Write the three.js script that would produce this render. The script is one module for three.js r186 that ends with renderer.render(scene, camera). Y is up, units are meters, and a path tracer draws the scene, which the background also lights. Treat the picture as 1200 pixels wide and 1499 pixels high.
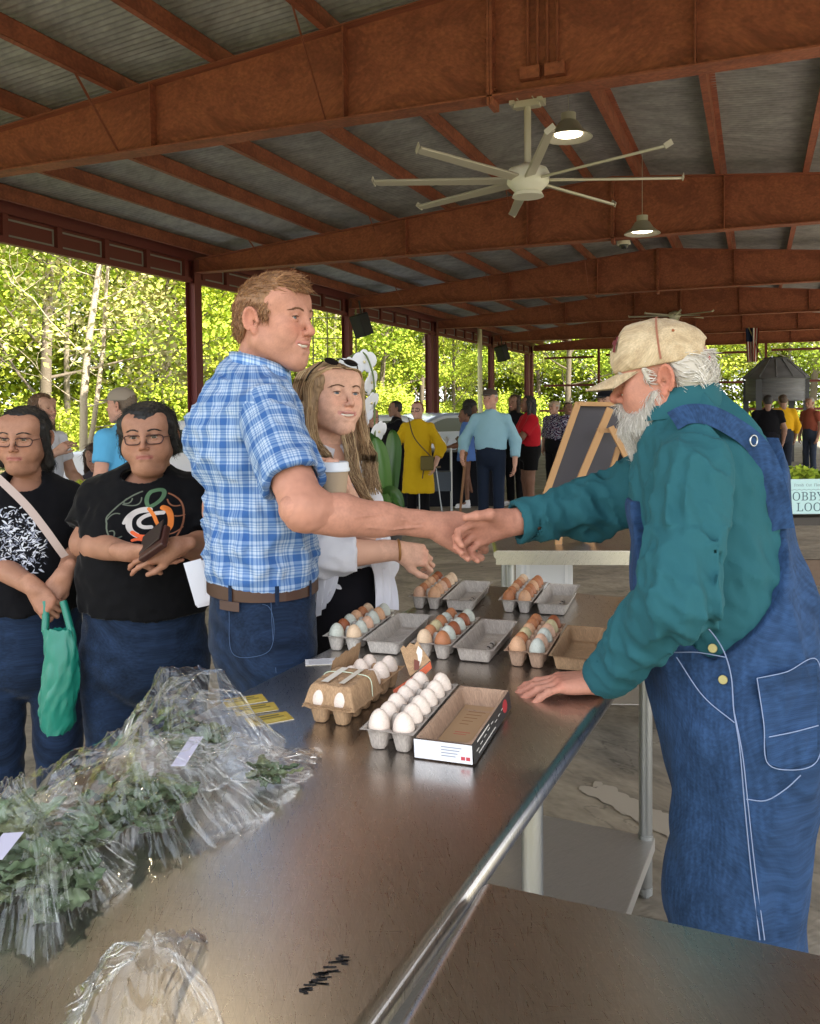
import * as THREE from 'three';
import { mergeGeometries } from 'three/addons/utils/BufferGeometryUtils.js';
import { RoundedBoxGeometry } from 'three/addons/geometries/RoundedBoxGeometry.js';
import { createNoise3D } from 'simplex-noise';

// ---------- camera, sky, sun, exposure ----------
const scene = new THREE.Scene();
const F = 1250, CX = 600, CY = 643, EYE = 1.55, D2R = Math.PI / 180;
const camera = new THREE.PerspectiveCamera(2 * Math.atan(749.5 / F) / D2R, 1200 / 1499, 0.05, 600);
camera.position.set(0, EYE, 0);
camera.rotation.order = 'YXZ';
camera.rotation.set(-2.2 * D2R, 22.0 * D2R, -0.6 * D2R);
camera.setViewOffset(1200, 1499, 0, 749.5 - CY, 1200, 1499);
camera.updateMatrixWorld(true);
const renderer = new THREE.WebGLRenderer({ antialias: true });
renderer.toneMapping = THREE.LinearToneMapping;
renderer.toneMappingExposure = 3.35;
renderer.shadowMap.enabled = true;
const sunDir = new THREE.Vector3(0.74, 0.82, 0.24).normalize();
// hazy spring sky: pale, almost white, a little bluer overhead, brighter round the sun
{
  const W = 512, H = 256, d = new Float32Array(W * H * 4);
  for (let j = 0; j < H; j++) for (let i = 0; i < W; i++) {
    const up = ((j + 0.5) / H - 0.5) * Math.PI, az = ((i + 0.5) / W - 0.5) * 2 * Math.PI, y = Math.sin(up), x = Math.cos(az) * Math.cos(up), z = Math.sin(az) * Math.cos(up);
    const c = Math.max(0, x * sunDir.x + y * sunDir.y + z * sunDir.z), k = Math.pow(Math.max(0, y), 0.55), glow = 0.55 * Math.pow(c, 6) + 1.2 * Math.pow(c, 60), o = (j * W + i) * 4;
    d[o] = 1.0 - 0.34 * k + glow; d[o + 1] = 0.98 - 0.22 * k + glow * 0.97; d[o + 2] = 0.93 - 0.02 * k + glow * 0.9; d[o + 3] = 1;
  }
  const t = new THREE.DataTexture(d, W, H, THREE.RGBAFormat, THREE.FloatType);
  t.mapping = THREE.EquirectangularReflectionMapping; t.magFilter = THREE.LinearFilter; t.minFilter = THREE.LinearFilter; t.needsUpdate = true;
  scene.background = t; scene.environment = t;
}
const sun = new THREE.DirectionalLight(new THREE.Color(1, 0.94, 0.83), 5);
sun.name = 'sun';
sun.position.copy(sunDir).multiplyScalar(60);
sun.castShadow = true;
sun.shadow.radius = 1.5;
Object.assign(sun.shadow.camera, { left: -60, right: 60, top: 60, bottom: -60, near: 1, far: 200 });
sun.shadow.mapSize.set(4096, 4096);
scene.add(sun, sun.target);

// ---------- helpers ----------
const V = (x, y, z) => new THREE.Vector3(x, y, z);
let seedState = 12345;
const reseed = (s) => { seedState = s | 0; };
const rnd = () => { seedState = (seedState + 0x6d2b79f5) | 0; let t = Math.imul(seedState ^ (seedState >>> 15), 1 | seedState); t = (t + Math.imul(t ^ (t >>> 7), 61 | t)) ^ t; return ((t ^ (t >>> 14)) >>> 0) / 4294967296; };
const rr = (a, b) => a + (b - a) * rnd();
const noise3 = createNoise3D(rnd);
const fbm = (x, y, z, o = 4) => { let s = 0, a = 0.5, f = 1; for (let i = 0; i < o; i++) { s += a * noise3(x * f, y * f, z * f); f *= 2.03; a *= 0.5; } return s; };
const clamp = (x, a = 0, b = 1) => Math.min(b, Math.max(a, x));
const lerp = (a, b, t) => a + (b - a) * t;
const sstep = (a, b, x) => { const t = clamp((x - a) / (b - a)); return t * t * (3 - 2 * t); };
// a picture position (in the 1200 x 1499 photograph) at a distance along the lens axis -> a place in the world
const P = (x, y, depth) => V((x - CX) / F * depth, -(y - CY) / F * depth, -depth).applyMatrix4(camera.matrixWorld);
// where the line of sight through a picture position meets the level plane y = height
const G = (x, y, height = 0) => { const d = P(x, y, 1).sub(camera.position); return camera.position.clone().addScaledVector(d, (height - EYE) / d.y); };
const depthOf = (p) => -p.clone().applyMatrix4(camera.matrixWorldInverse).z;
camera.matrixWorldInverse.copy(camera.matrixWorld).invert();
const camRight = V(1, 0, 0).transformDirection(camera.matrixWorld), camUp = V(0, 1, 0).transformDirection(camera.matrixWorld), camFwd = V(0, 0, -1).transformDirection(camera.matrixWorld);
const flatRight = camRight.clone().setY(0).normalize(), flatFwd = camFwd.clone().setY(0).normalize();

const taken = new Map();
const numbered = (name) => { const n = taken.get(name) ?? 0; taken.set(name, n + 1); return n ? name + '_' + String(n).padStart(3, '0') : name; };
function shade(o) { o.castShadow = true; o.receiveShadow = true; return o; }
function part(name, geo, mat, parent) { const m = shade(new THREE.Mesh(geo, mat)); m.name = name; parent.add(m); return m; }
function tag(o, label, category, group) { o.userData.label = label; o.userData.category = category; if (group) o.userData.group = group; return o; }
function thing(name, label, category, pos, turn = 0, group) {
  const o = new THREE.Group(); o.name = numbered(name); if (pos) o.position.copy(pos); o.rotation.y = turn; scene.add(o);
  return tag(o, label, category, group);
}
function single(name, geo, mat, label, category, group) { const m = shade(new THREE.Mesh(geo, mat)); m.name = numbered(name); scene.add(m); return tag(m, label, category, group); }
function struct(name, geo, mat) { const m = shade(new THREE.Mesh(geo, mat)); m.name = name; m.userData.kind = 'structure'; scene.add(m); return m; }
function group(name, parent) { const g = new THREE.Group(); g.name = name; parent.add(g); return g; }
const col = (r, g, b) => new THREE.Color().setRGB(r, g, b);
const hex = (h) => new THREE.Color(h);
const std = (color, roughness = 0.8, metalness = 0, extra = {}) => new THREE.MeshStandardMaterial({ color: color.isColor ? color : hex(color), roughness, metalness, ...extra });
const phys = (color, extra = {}) => new THREE.MeshPhysicalMaterial({ color: color.isColor ? color : hex(color), ...extra });
const merge = (list) => mergeGeometries(list.map((g) => { const h = g.index ? g.toNonIndexed() : g; for (const k of Object.keys(h.attributes)) if (!['position', 'normal', 'uv'].includes(k)) h.deleteAttribute(k); if (!h.attributes.uv) h.setAttribute('uv', new THREE.BufferAttribute(new Float32Array(h.attributes.position.count * 2), 2)); return h; }), false);
// box between two corners with uv in metres
function box(x0, y0, z0, x1, y1, z1) {
  const w = Math.abs(x1 - x0), h = Math.abs(y1 - y0), d = Math.abs(z1 - z0), g = new THREE.BoxGeometry(w, h, d), uv = g.attributes.uv;
  const dims = [[d, h], [d, h], [w, d], [w, d], [w, h], [w, h]];
  for (let f = 0; f < 6; f++) for (let i = 0; i < 4; i++) uv.setXY(f * 4 + i, uv.getX(f * 4 + i) * dims[f][0] + x0 + z0, uv.getY(f * 4 + i) * dims[f][1]);
  return g.translate((x0 + x1) / 2, (y0 + y1) / 2, (z0 + z1) / 2);
}
function rbox(w, h, d, r = 0.004, s = 2) { return new RoundedBoxGeometry(w, h, d, s, r); }
function bar(a, b, r, r2 = r, seg = 8, open = false) {
  const d = b.clone().sub(a), l = d.length(), g = new THREE.CylinderGeometry(r2, r, l, seg, 1, open);
  return g.applyQuaternion(new THREE.Quaternion().setFromUnitVectors(V(0, 1, 0), d.divideScalar(l))).translate((a.x + b.x) / 2, (a.y + b.y) / 2, (a.z + b.z) / 2);
}
// rectangular bar between two points
function beamBar(a, b, w, h, up = V(0, 1, 0)) {
  const d = b.clone().sub(a), l = d.length(); d.divideScalar(l);
  const s = d.clone().cross(up).normalize(), u = s.clone().cross(d).normalize();
  const g = new THREE.BoxGeometry(w, h, l);
  return g.applyMatrix4(new THREE.Matrix4().makeBasis(s, u, d.clone().negate())).translate((a.x + b.x) / 2, (a.y + b.y) / 2, (a.z + b.z) / 2);
}
function tube(points, r, seg = 6, steps, closed = false) { const c = new THREE.CatmullRomCurve3(points, closed); return new THREE.TubeGeometry(c, steps ?? points.length * 4, r, seg, closed); }
// tapered curved lock: positions along pts with radius function
function lock(pts, r0, r1, seg = 4) {
  const n = pts.length, pos = [], idx = [];
  for (let i = 0; i < n; i++) {
    const d = pts[Math.min(n - 1, i + 1)].clone().sub(pts[Math.max(0, i - 1)]).normalize();
    const s = (Math.abs(d.y) < 0.9 ? V(0, 1, 0) : V(1, 0, 0)).cross(d).normalize(), u = d.clone().cross(s);
    const r = lerp(r0, r1, i / (n - 1));
    for (let k = 0; k < seg; k++) { const a = k / seg * 2 * Math.PI, c = Math.cos(a) * r, e = Math.sin(a) * r; pos.push(pts[i].x + s.x * c + u.x * e, pts[i].y + s.y * c + u.y * e, pts[i].z + s.z * c + u.z * e); }
  }
  for (let i = 0; i < n - 1; i++) for (let k = 0; k < seg; k++) { const a = i * seg + k, b = i * seg + (k + 1) % seg; idx.push(a, b, a + seg, b, b + seg, a + seg); }
  return { pos, idx };
}
// collects locks / ribbons into one geometry, with vertex colours
class Bunch {
  constructor() { this.pos = []; this.idx = []; this.col = []; }
  add({ pos, idx }, c) { const o = this.pos.length / 3; for (const p of pos) this.pos.push(p); for (const i of idx) this.idx.push(i + o); for (let i = 0; i < pos.length / 3; i++) this.col.push(c.r, c.g, c.b); }
  geo() { const g = new THREE.BufferGeometry(); g.setAttribute('position', new THREE.Float32BufferAttribute(this.pos, 3)); g.setAttribute('color', new THREE.Float32BufferAttribute(this.col, 3)); g.setIndex(this.idx); g.computeVertexNormals(); return g; }
}
function tex(w, h, fn, srgb = false, rx = 1, ry = 1) {
  const d = new Uint8Array(w * h * 4);
  for (let y = 0; y < h; y++) for (let x = 0; x < w; x++) { const c = fn(x / w, y / h, x, y), o = (y * w + x) * 4; if (typeof c === 'number') { d[o] = d[o + 1] = d[o + 2] = clamp(c) * 255; } else { d[o] = clamp(c[0]) * 255; d[o + 1] = clamp(c[1]) * 255; d[o + 2] = clamp(c[2]) * 255; } d[o + 3] = 255; }
  const t = new THREE.DataTexture(d, w, h); t.wrapS = t.wrapT = THREE.RepeatWrapping; t.magFilter = THREE.LinearFilter; t.minFilter = THREE.LinearMipmapLinearFilter; t.generateMipmaps = true; if (srgb) t.colorSpace = THREE.SRGBColorSpace; t.repeat.set(rx, ry); t.needsUpdate = true; return t;
}
// noise that tiles over the unit square
const tnoise = (u, v, f, s = 0) => { const a = u * 2 * Math.PI, b = v * 2 * Math.PI, R = f / (2 * Math.PI); return noise3(Math.cos(a) * R + s, Math.sin(a) * R + Math.cos(b) * R * 1.31 + s * 2, Math.sin(b) * R * 1.31 - s); };
const tfbm = (u, v, f, o = 4, s = 0) => { let r = 0, a = 0.5; for (let i = 0; i < o; i++) { r += a * tnoise(u, v, f, s + i * 7.3); f *= 2; a *= 0.5; } return r; };
function canvasTex(w, h, draw) { const c = document.createElement('canvas'); c.width = w; c.height = h; draw(c.getContext('2d'), w, h); const t = new THREE.CanvasTexture(c); t.colorSpace = THREE.SRGBColorSpace; t.magFilter = THREE.LinearFilter; return t; }

// ---------- materials of the setting ----------
const mixc = (a, b, t) => [lerp(a[0], b[0], t), lerp(a[1], b[1], t), lerp(a[2], b[2], t)];
const rustTex = tex(512, 512, (u, v) => {
  const n = tfbm(u, v, 4, 5, 1), m = tfbm(u, v, 14, 4, 5), s = tfbm(u * 1, v, 40, 3, 9);
  let c = mixc([0.57, 0.32, 0.24], [0.50, 0.27, 0.205], sstep(-0.3, 0.35, n));
  c = mixc(c, [0.62, 0.36, 0.26], sstep(0.12, 0.45, m) * 0.5);
  c = mixc(c, [0.46, 0.25, 0.19], sstep(0.25, 0.5, -m) * 0.45);
  return c.map((x) => x * (1 + s * 0.16));
}, true, 0.45, 0.45);
const rustBump = tex(256, 256, (u, v) => 0.5 + 0.5 * tfbm(u, v, 24, 4, 2), false, 1.2, 1.2);
const rustMat = std(hex('#ffffff'), 0.72, 0, { map: rustTex, bumpMap: rustBump, bumpScale: 0.003 });
const maroonMat = std(hex('#6b2f2b'), 0.6, 0, { bumpMap: rustBump, bumpScale: 0.002 });
const stripMat = std(hex('#8f8a88'), 0.6);
const galvTex = tex(512, 512, (u, v) => { const n = tfbm(u, v, 5, 5, 3), m = tfbm(u, v, 22, 4, 6); const k = 0.68 + n * 0.10 + m * 0.07; return [k * 1.0, k * 0.975, k * 0.985]; }, true, 0.35, 0.35);
const roofMat = std(hex('#e2e4e6'), 0.5, 0.3, { map: galvTex });
const concreteTex = tex(640, 640, (u, v) => {
  const n = tfbm(u, v, 3, 5, 21), m = tfbm(u, v, 16, 5, 4), s = tfbm(u, v, 80, 3, 8), cr = Math.abs(tfbm(u, v, 6, 4, 33));
  let k = 0.55 + n * 0.09 + m * 0.09 + s * 0.07;
  if (cr < 0.008) k *= 0.8;
  const stain = sstep(0.12, 0.4, tfbm(u, v, 9, 4, 51)); k *= 1 - 0.10 * stain;
  return [k * 1.03, k * 0.965, k * 0.87];
}, true, 0.22, 0.22);
const concreteRough = tex(512, 512, (u, v) => 0.8 + 0.3 * tfbm(u, v, 8, 4, 4), false, 0.22, 0.22);
const concreteMat = std(hex('#ffffff'), 0.9, 0, { map: concreteTex, roughnessMap: concreteRough, bumpMap: tex(512, 512, (u, v) => 0.5 + 0.5 * tfbm(u, v, 60, 3, 4), false, 0.5, 0.5), bumpScale: 0.003 });
const groundTex = tex(512, 512, (u, v) => { const n = tfbm(u, v, 5, 5, 71), m = tfbm(u, v, 40, 4, 7); return mixc([0.36, 0.42, 0.17], [0.55, 0.47, 0.33], sstep(-0.1, 0.25, n + m * 0.5)).map((x) => x * (0.9 + m * 0.5)); }, true, 0.08, 0.08);
const groundMat = std(hex('#ffffff'), 0.95, 0, { map: groundTex });

// ---------- ground and floor ----------
const LE = -9.17, RIDGE = -1.9, RE = 5.4, BAY = 6.1, T1 = 6.5, CB = 3.92, EAVE_TOP = 4.15, RIDGE_TOP = 4.80, HEADER = 3.75;
const tFirst = T1 - BAY, nFrames = 7, tLast = tFirst + BAY * (nFrames - 1);
const topAt = (x) => RIDGE_TOP - Math.abs(x - RIDGE) * (RIDGE_TOP - EAVE_TOP) / (RIDGE - LE);
{
  const g = new THREE.PlaneGeometry(600, 600, 60, 60).rotateX(-Math.PI / 2), p = g.attributes.position, uv = g.attributes.uv;
  for (let i = 0; i < p.count; i++) { uv.setXY(i, p.getX(i), p.getZ(i)); }
  g.translate(0, -0.16, 0); g.computeVertexNormals();
  struct('ground', g, groundMat);
  struct('floor', box(LE - 0.5, -0.155, -(tLast + 0.6), RE + 0.5, 0, -(tFirst - 0.6)), concreteMat);
  // uv of the floor in metres
  const f = scene.children[scene.children.length - 1].geometry, fp = f.attributes.position, fu = f.attributes.uv;
  for (let i = 0; i < fp.count; i++) fu.setXY(i, fp.getX(i), fp.getZ(i));
}
// ---------- pavilion ----------
const pavilion = thing('market_pavilion', 'open steel market pavilion with rust red rafters and corrugated metal roof', 'pavilion');
{
  // corrugated roof, two slopes
  const pitch = 0.0762, z0 = -(tLast + 1.0), z1 = -(tFirst - 1.0), n = Math.round((z1 - z0) / pitch) * 6, over = 0.45;
  for (const side of [-1, 1]) {
    const xe = side < 0 ? LE - over : RE + over, pos = [], uv = [], idx = [], xs = [RIDGE];
    for (let k = 1; k <= 6; k++) xs.push(lerp(RIDGE, xe, k / 6));
    for (let i = 0; i <= n; i++) {
      const z = lerp(z0, z1, i / n), h = Math.cos(i / 6 * 2 * Math.PI) * 0.016;
      for (const x of xs) { pos.push(x, topAt(x) + 0.225 + h + 0.012 * noise3(x * 0.9, 3, z * 0.7), z); uv.push(x, z); }
    }
    const m = xs.length;
    for (let i = 0; i < n; i++) for (let k = 0; k < m - 1; k++) { const a = i * m + k; idx.push(a, a + 1, a + m, a + 1, a + m + 1, a + m); }
    const g = new THREE.BufferGeometry(); g.setAttribute('position', new THREE.Float32BufferAttribute(pos, 3)); g.setAttribute('uv', new THREE.Float32BufferAttribute(uv, 2)); g.setIndex(idx); g.computeVertexNormals();
    part('roof_sheeting', g, roofMat, pavilion);
  }
  part('ridge_cap', mergeGeometries([beamBar(V(RIDGE - 0.12, RIDGE_TOP + 0.245, z0), V(RIDGE - 0.12, RIDGE_TOP + 0.245, z1), 0.3, 0.004), beamBar(V(RIDGE + 0.12, RIDGE_TOP + 0.246, z0), V(RIDGE + 0.12, RIDGE_TOP + 0.246, z1), 0.3, 0.004)]), roofMat, pavilion);
  // purlins (Z sections)
  const purlin = (x) => {
    const y = topAt(x), sl = x < RIDGE ? 1 : -1;
    const g = merge([box(x - 0.002, y, z0 + 0.3, x + 0.002, y + 0.203, z1 - 0.3), box(x - 0.002, y - 0.001, z0 + 0.3, x + 0.062 * sl, y + 0.004, z1 - 0.3), box(x + 0.002, y + 0.199, z0 + 0.3, x - 0.062 * sl, y + 0.203, z1 - 0.3), box(x + 0.058 * sl, y, z0 + 0.3, x + 0.062 * sl, y + 0.02, z1 - 0.3)]);
    part('purlin', g, rustMat, pavilion);
  };
  for (let k = 0; k < 7; k++) purlin(RIDGE - 0.37 - 1.08 * k);
  for (let k = 0; k < 7; k++) purlin(RIDGE + 0.37 + 1.08 * k);
  const boltGeo = new THREE.CylinderGeometry(0.014, 0.014, 0.08, 6).rotateZ(Math.PI / 2);
  // tapered rafters
  const webShape = (t) => {
    const rafter = group('rafter', pavilion);
    const s = new THREE.Shape();
    const xl = LE + 0.13, xr = RE - 0.13, ft = 0.014;
    const bl = (x) => CB + (Math.abs(x - RIDGE) > 6 ? 0 : 0);
    s.moveTo(xl, CB + ft); s.lineTo(xr, CB + ft); s.lineTo(xr, topAt(xr) - ft); s.lineTo(RIDGE, RIDGE_TOP - ft); s.lineTo(xl, topAt(xl) - ft); s.closePath();
    const g = new THREE.ExtrudeGeometry(s, { depth: 0.01, bevelEnabled: false }).translate(0, 0, -t - 0.005);
    part('web', g, rustMat, rafter);
    part('bottom_flange', box(xl, CB, -t - 0.1, xr, CB + ft, -t + 0.1), rustMat, rafter);
    for (const e of [xl, xr]) part('top_flange', beamBar(V(e, topAt(e) - ft / 2, -t), V(RIDGE, RIDGE_TOP - ft / 2, -t), 0.2, ft), rustMat, rafter);
    for (const x of [RIDGE - 3.2, RIDGE + 3.2, RIDGE - 1.25, RIDGE + 1.5]) part('stiffener', box(x - 0.005, CB + ft, -t - 0.095, x + 0.005, topAt(x) - ft, -t + 0.095), rustMat, rafter);
    const spl = merge([box(RIDGE - 0.022, CB - 0.06, -t - 0.1, RIDGE - 0.002, RIDGE_TOP - ft, -t + 0.1), box(RIDGE + 0.002, CB - 0.06, -t - 0.1, RIDGE + 0.022, RIDGE_TOP - ft, -t + 0.1)]);
    part('splice_plate', spl, rustMat, rafter);
    for (const s2 of [-1, 1]) for (let k = 0; k < 5; k++) part('bolt', boltGeo, rustMat, rafter).position.set(RIDGE, CB + 0.06 + k * 0.19, -t + s2 * 0.06);
    for (const k of [1, 3, 5]) for (const sd of [-1, 1]) {   // flange braces down from the purlins
      const x = RIDGE - 0.37 - 1.08 * k;
      part('flange_brace', beamBar(V(x + 0.02, topAt(x) + 0.03, -t + sd * 0.62), V(x + 0.02, CB + 0.02, -t + sd * 0.06), 0.03, 0.004, V(1, 0, 0)), rustMat, rafter);
    }
  };
  for (let k = 0; k < nFrames; k++) webShape(tFirst + BAY * k);
  // columns: H sections
  const hcol = (x, z, h, parent = pavilion) => part('column', merge([box(x - 0.1, 0, z - 0.1, x - 0.09, h, z + 0.1), box(x + 0.09, 0, z - 0.1, x + 0.1, h, z + 0.1), box(x - 0.0901, 0, z - 0.004, x + 0.0901, h, z + 0.004), box(x - 0.15, 0.0005, z - 0.15, x + 0.15, 0.02, z + 0.15)]), maroonMat, parent);
  for (let k = 0; k < nFrames; k++) for (const x of [LE, RE]) hcol(x, -(tFirst + BAY * k), topAt(x) - 0.02);
  hcol(LE - 0.02, -(T1 + BAY * 3) + 0.42, HEADER);
  hcol(LE - 0.02, -(T1 + BAY * 5) + 0.6, HEADER);
  // eave frieze along both sides: strut on top, rail below, posts between, light angle trims
  for (const [x, sd] of [[LE, 1], [RE, -1]]) {
    part('eave_strut', box(x - 0.06, 4.13, z0 + 0.5, x + 0.06, 4.345, z1 - 0.5), maroonMat, pavilion);
    part('eave_rail', box(x - 0.05, HEADER, z0 + 0.5, x + 0.05, HEADER + 0.085, z1 - 0.5), maroonMat, pavilion);
    part('eave_infill', box(x - 0.03, HEADER + 0.085, z0 + 0.5, x - 0.024, 4.13, z1 - 0.5), maroonMat, pavilion);
    for (let k = 0; k < nFrames - 1; k++) {
      const t = tFirst + BAY * k;
      const posts = [0.25, 1.0, 2.0, 2.95, 3.9, 4.85, 5.85].map((d) => t + d);
      for (let i = 0; i < posts.length; i++) {
        part('frieze_post', box(x - 0.049, HEADER + 0.086, -posts[i] - 0.045, x + 0.049, 4.129, -posts[i] + 0.045), maroonMat, pavilion);
        if (i < posts.length - 1 && sd > 0) {
          const a = posts[i] + 0.06, b = posts[i + 1] - 0.06, y0 = HEADER + 0.105, y1 = 4.09, w = 0.024, xf = x - 0.02;
          part('frieze_trim', merge([box(xf, y0, -b, xf + 0.012, y0 + w, -a), box(xf, y1 - w, -b, xf + 0.012, y1, -a), box(xf, y0 + w, -b, xf + 0.0121, y1 - w, -b + w)]), stripMat, pavilion);
        }
      }
    }
  }
  // far gable: end posts and rails
  const tg = tLast;
  part('gable_sheet', box(LE, CB + 0.4, -tg - 0.16, RE, 4.32, -tg - 0.14), maroonMat, pavilion);
  for (const x of [-6.2, -3.0, 0.4, 3.0]) part('gable_post', box(x - 0.05, 0, -tg - 0.05, x + 0.05, CB, -tg + 0.05), maroonMat, pavilion);
  for (const [y, a, b] of [[3.55, LE + 0.6, -6.4], [3.62, -5.9, -3.3], [2.35, LE + 0.6, -6.4], [2.4, -5.9, -3.3], [1.25, LE + 0.4, RE], [3.55, -2.7, 0.2], [2.35, -2.7, 0.2], [3.6, 0.6, 2.8], [2.35, 0.6, 2.8], [3.55, 3.2, RE]]) part('gable_rail', box(a, y, -tg - 0.04, b, y + 0.09, -tg + 0.04), maroonMat, pavilion);
}

// ---------- woodland ----------
const leafMat = (c) => std(c, 0.9, 0, { vertexColors: true, side: THREE.DoubleSide });
const leafBright = leafMat(col(1, 1, 1));
const barkPale = std(hex('#8f836e'), 0.95, 0, { bumpMap: rustBump, bumpScale: 0.02 });
const barkDark = std(hex('#6d6152'), 0.95, 0, { bumpMap: rustBump, bumpScale: 0.02 });
function leafCloud(spots, size, tints, out) {
  for (const [x, y, z] of spots) {
    const s = size * rr(0.6, 1.25), a = rr(0, 6.283), tilt = rr(-1.0, 1.0), q = new THREE.Quaternion().setFromEuler(new THREE.Euler(tilt, a, rr(-0.8, 0.8)));
    const pts = [V(-0.5, 0, 0), V(0, 0.08, -0.32), V(0.5, 0, 0), V(0, 0.08, 0.32)].map((p) => p.multiplyScalar(s).applyQuaternion(q).add(V(x, y, z)));
    const c = tints[Math.floor(rnd() * tints.length)], k = rr(0.8, 1.25), o = out.pos.length / 3;
    for (const p of pts) { out.pos.push(p.x, p.y, p.z); out.col.push(c[0] * k, c[1] * k, c[2] * k); }
    out.idx.push(o, o + 1, o + 2, o, o + 2, o + 3);
  }
}
const bunchGeo = (o) => { const g = new THREE.BufferGeometry(); g.setAttribute('position', new THREE.Float32BufferAttribute(o.pos, 3)); g.setAttribute('color', new THREE.Float32BufferAttribute(o.col, 3)); g.setIndex(o.idx); g.computeVertexNormals(); return g; };
// limbs grow recursively; the tips become leaf clusters
function growTree({ height, trunkR, spread, first, levels, tints, leafSize, perTip, tipR, stems = 1, twist = 0.35, seed, thin = 1 }) {
  reseed(seed);
  const wood = { pos: [], idx: [] }, tips = [];
  const addLimb = (pts, r0, r1, seg) => { const l = lock(pts, r0, r1, seg), o = wood.pos.length / 3; for (const p of l.pos) wood.pos.push(p); for (const i of l.idx) wood.idx.push(i + o); };
  const grow = (a, dir, len, r, lvl) => {
    const n = lvl === 0 ? 9 : 5, pts = [a.clone()], d = dir.clone();
    for (let i = 1; i <= n; i++) { d.add(V(rr(-1, 1), rr(-0.4, 0.8), rr(-1, 1)).multiplyScalar(twist * (lvl ? 0.6 : 0.14))).normalize(); pts.push(pts[i - 1].clone().addScaledVector(d, len / n)); }
    addLimb(pts, r, r * (lvl === levels ? 0.2 : lvl === 0 ? 0.25 : 0.35), lvl === 0 ? 8 : lvl === 1 ? 5 : 3);
    if (lvl >= levels) { tips.push(pts[n], pts[n - 2]); return; }
    const kids = lvl === 0 ? 13 : lvl === 1 ? 5 : 4;
    for (let k = 0; k < kids; k++) {
      const f = lvl === 0 ? lerp(first, 1, (k + rr(0, 0.6)) / kids) : lerp(0.35, 1, (k + 0.6) / kids), at = Math.min(n - 0.01, f * n), i = Math.floor(at), p = pts[i].clone().lerp(pts[i + 1], at - i);
      const ang = k * 2.4 + rr(-0.5, 0.5), out = V(Math.cos(ang), lvl === 0 ? rr(0.15, 0.9) : rr(-0.1, 0.7), Math.sin(ang)).normalize();
      const nd = lvl === 0 ? out : d.clone().multiplyScalar(0.5).add(out).normalize();
      const nl = lvl === 0 ? spread * lerp(1, 0.45, Math.max(0, (f - first) / (1 - first))) * rr(0.75, 1.15) : len * rr(0.4, 0.6);
      grow(p, nd, nl, Math.max(0.006, r * (lvl === 0 ? 0.32 * thin * lerp(1, 0.6, f) : 0.45)), lvl + 1);
    }
    if (lvl === 0) tips.push(pts[n]);
  };
  for (let s = 0; s < stems; s++) grow(V(s ? rr(-0.3, 0.3) : 0, -0.2, s ? rr(-0.3, 0.3) : 0), V(stems > 1 ? rr(-0.18, 0.18) : 0, 1, stems > 1 ? rr(-0.18, 0.18) : 0).normalize(), height * (s ? rr(0.7, 0.95) : 1), trunkR * (s ? 0.7 : 1), 0);
  const leaves = { pos: [], idx: [], col: [] };
  for (const t of tips) { const spots = []; for (let k = 0; k < perTip; k++) { const a = rr(0, 6.283), b = Math.acos(rr(-1, 1)), q = tipR * Math.cbrt(rnd()); spots.push([t.x + q * Math.sin(b) * Math.cos(a), t.y + q * Math.cos(b) * 0.75, t.z + q * Math.sin(b) * Math.sin(a)]); } leafCloud(spots, leafSize, tints, leaves); }
  const g = new THREE.BufferGeometry(); g.setAttribute('position', new THREE.Float32BufferAttribute(wood.pos, 3)); g.setIndex(wood.idx); g.computeVertexNormals();
  g.setAttribute('uv', new THREE.Float32BufferAttribute(wood.pos.filter((_, i) => i % 3 < 2), 2));
  return { wood: g, crown: bunchGeo(leaves) };
}
const bright = [[0.36, 0.43, 0.03], [0.43, 0.48, 0.04], [0.28, 0.37, 0.03], [0.48, 0.5, 0.06]], deep = [[0.22, 0.31, 0.02], [0.28, 0.37, 0.025], [0.34, 0.42, 0.03]], pale = [[0.40, 0.38, 0.12], [0.45, 0.40, 0.15], [0.34, 0.38, 0.08]];
const treeKinds = [
  { ...growTree({ height: 11, trunkR: 0.17, spread: 3.4, first: 0.16, levels: 2, tints: bright, leafSize: 0.22, perTip: 56, tipR: 0.75, seed: 11 }), bark: barkDark, words: 'bright green leafy tree with a dark trunk', name: 'leafy_tree' },
  { ...growTree({ height: 13, trunkR: 0.2, spread: 3.8, first: 0.14, levels: 2, tints: deep, leafSize: 0.24, perTip: 56, tipR: 0.8, seed: 23 }), bark: barkDark, words: 'deep green dense tree with a dark trunk', name: 'dense_tree' },
  { ...growTree({ height: 10, trunkR: 0.14, spread: 2.8, first: 0.3, levels: 2, tints: [...bright, ...pale], leafSize: 0.2, perTip: 24, tipR: 0.7, seed: 31 }), bark: barkPale, words: 'thin yellow green tree with a pale trunk', name: 'slender_tree' },
];
const shrubKinds = [growTree({ height: 2.6, trunkR: 0.05, spread: 1.6, first: 0.1, levels: 1, tints: bright, leafSize: 0.17, perTip: 26, tipR: 0.5, stems: 3, seed: 41 }), growTree({ height: 2.2, trunkR: 0.05, spread: 1.5, first: 0.1, levels: 1, tints: [...deep, ...bright], leafSize: 0.17, perTip: 26, tipR: 0.5, stems: 3, seed: 43 })];
const treeThings = new Map();
function plantTree(kind, x, z, s, turn, label, grp) {
  const k = treeKinds[kind], o = thing(k.name, label, 'tree', V(x, -0.16, z), turn, grp); o.scale.setScalar(s);
  part('trunk', k.wood, k.bark, o); part('crown', k.crown, leafBright, o); return o;
}
reseed(77);
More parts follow.
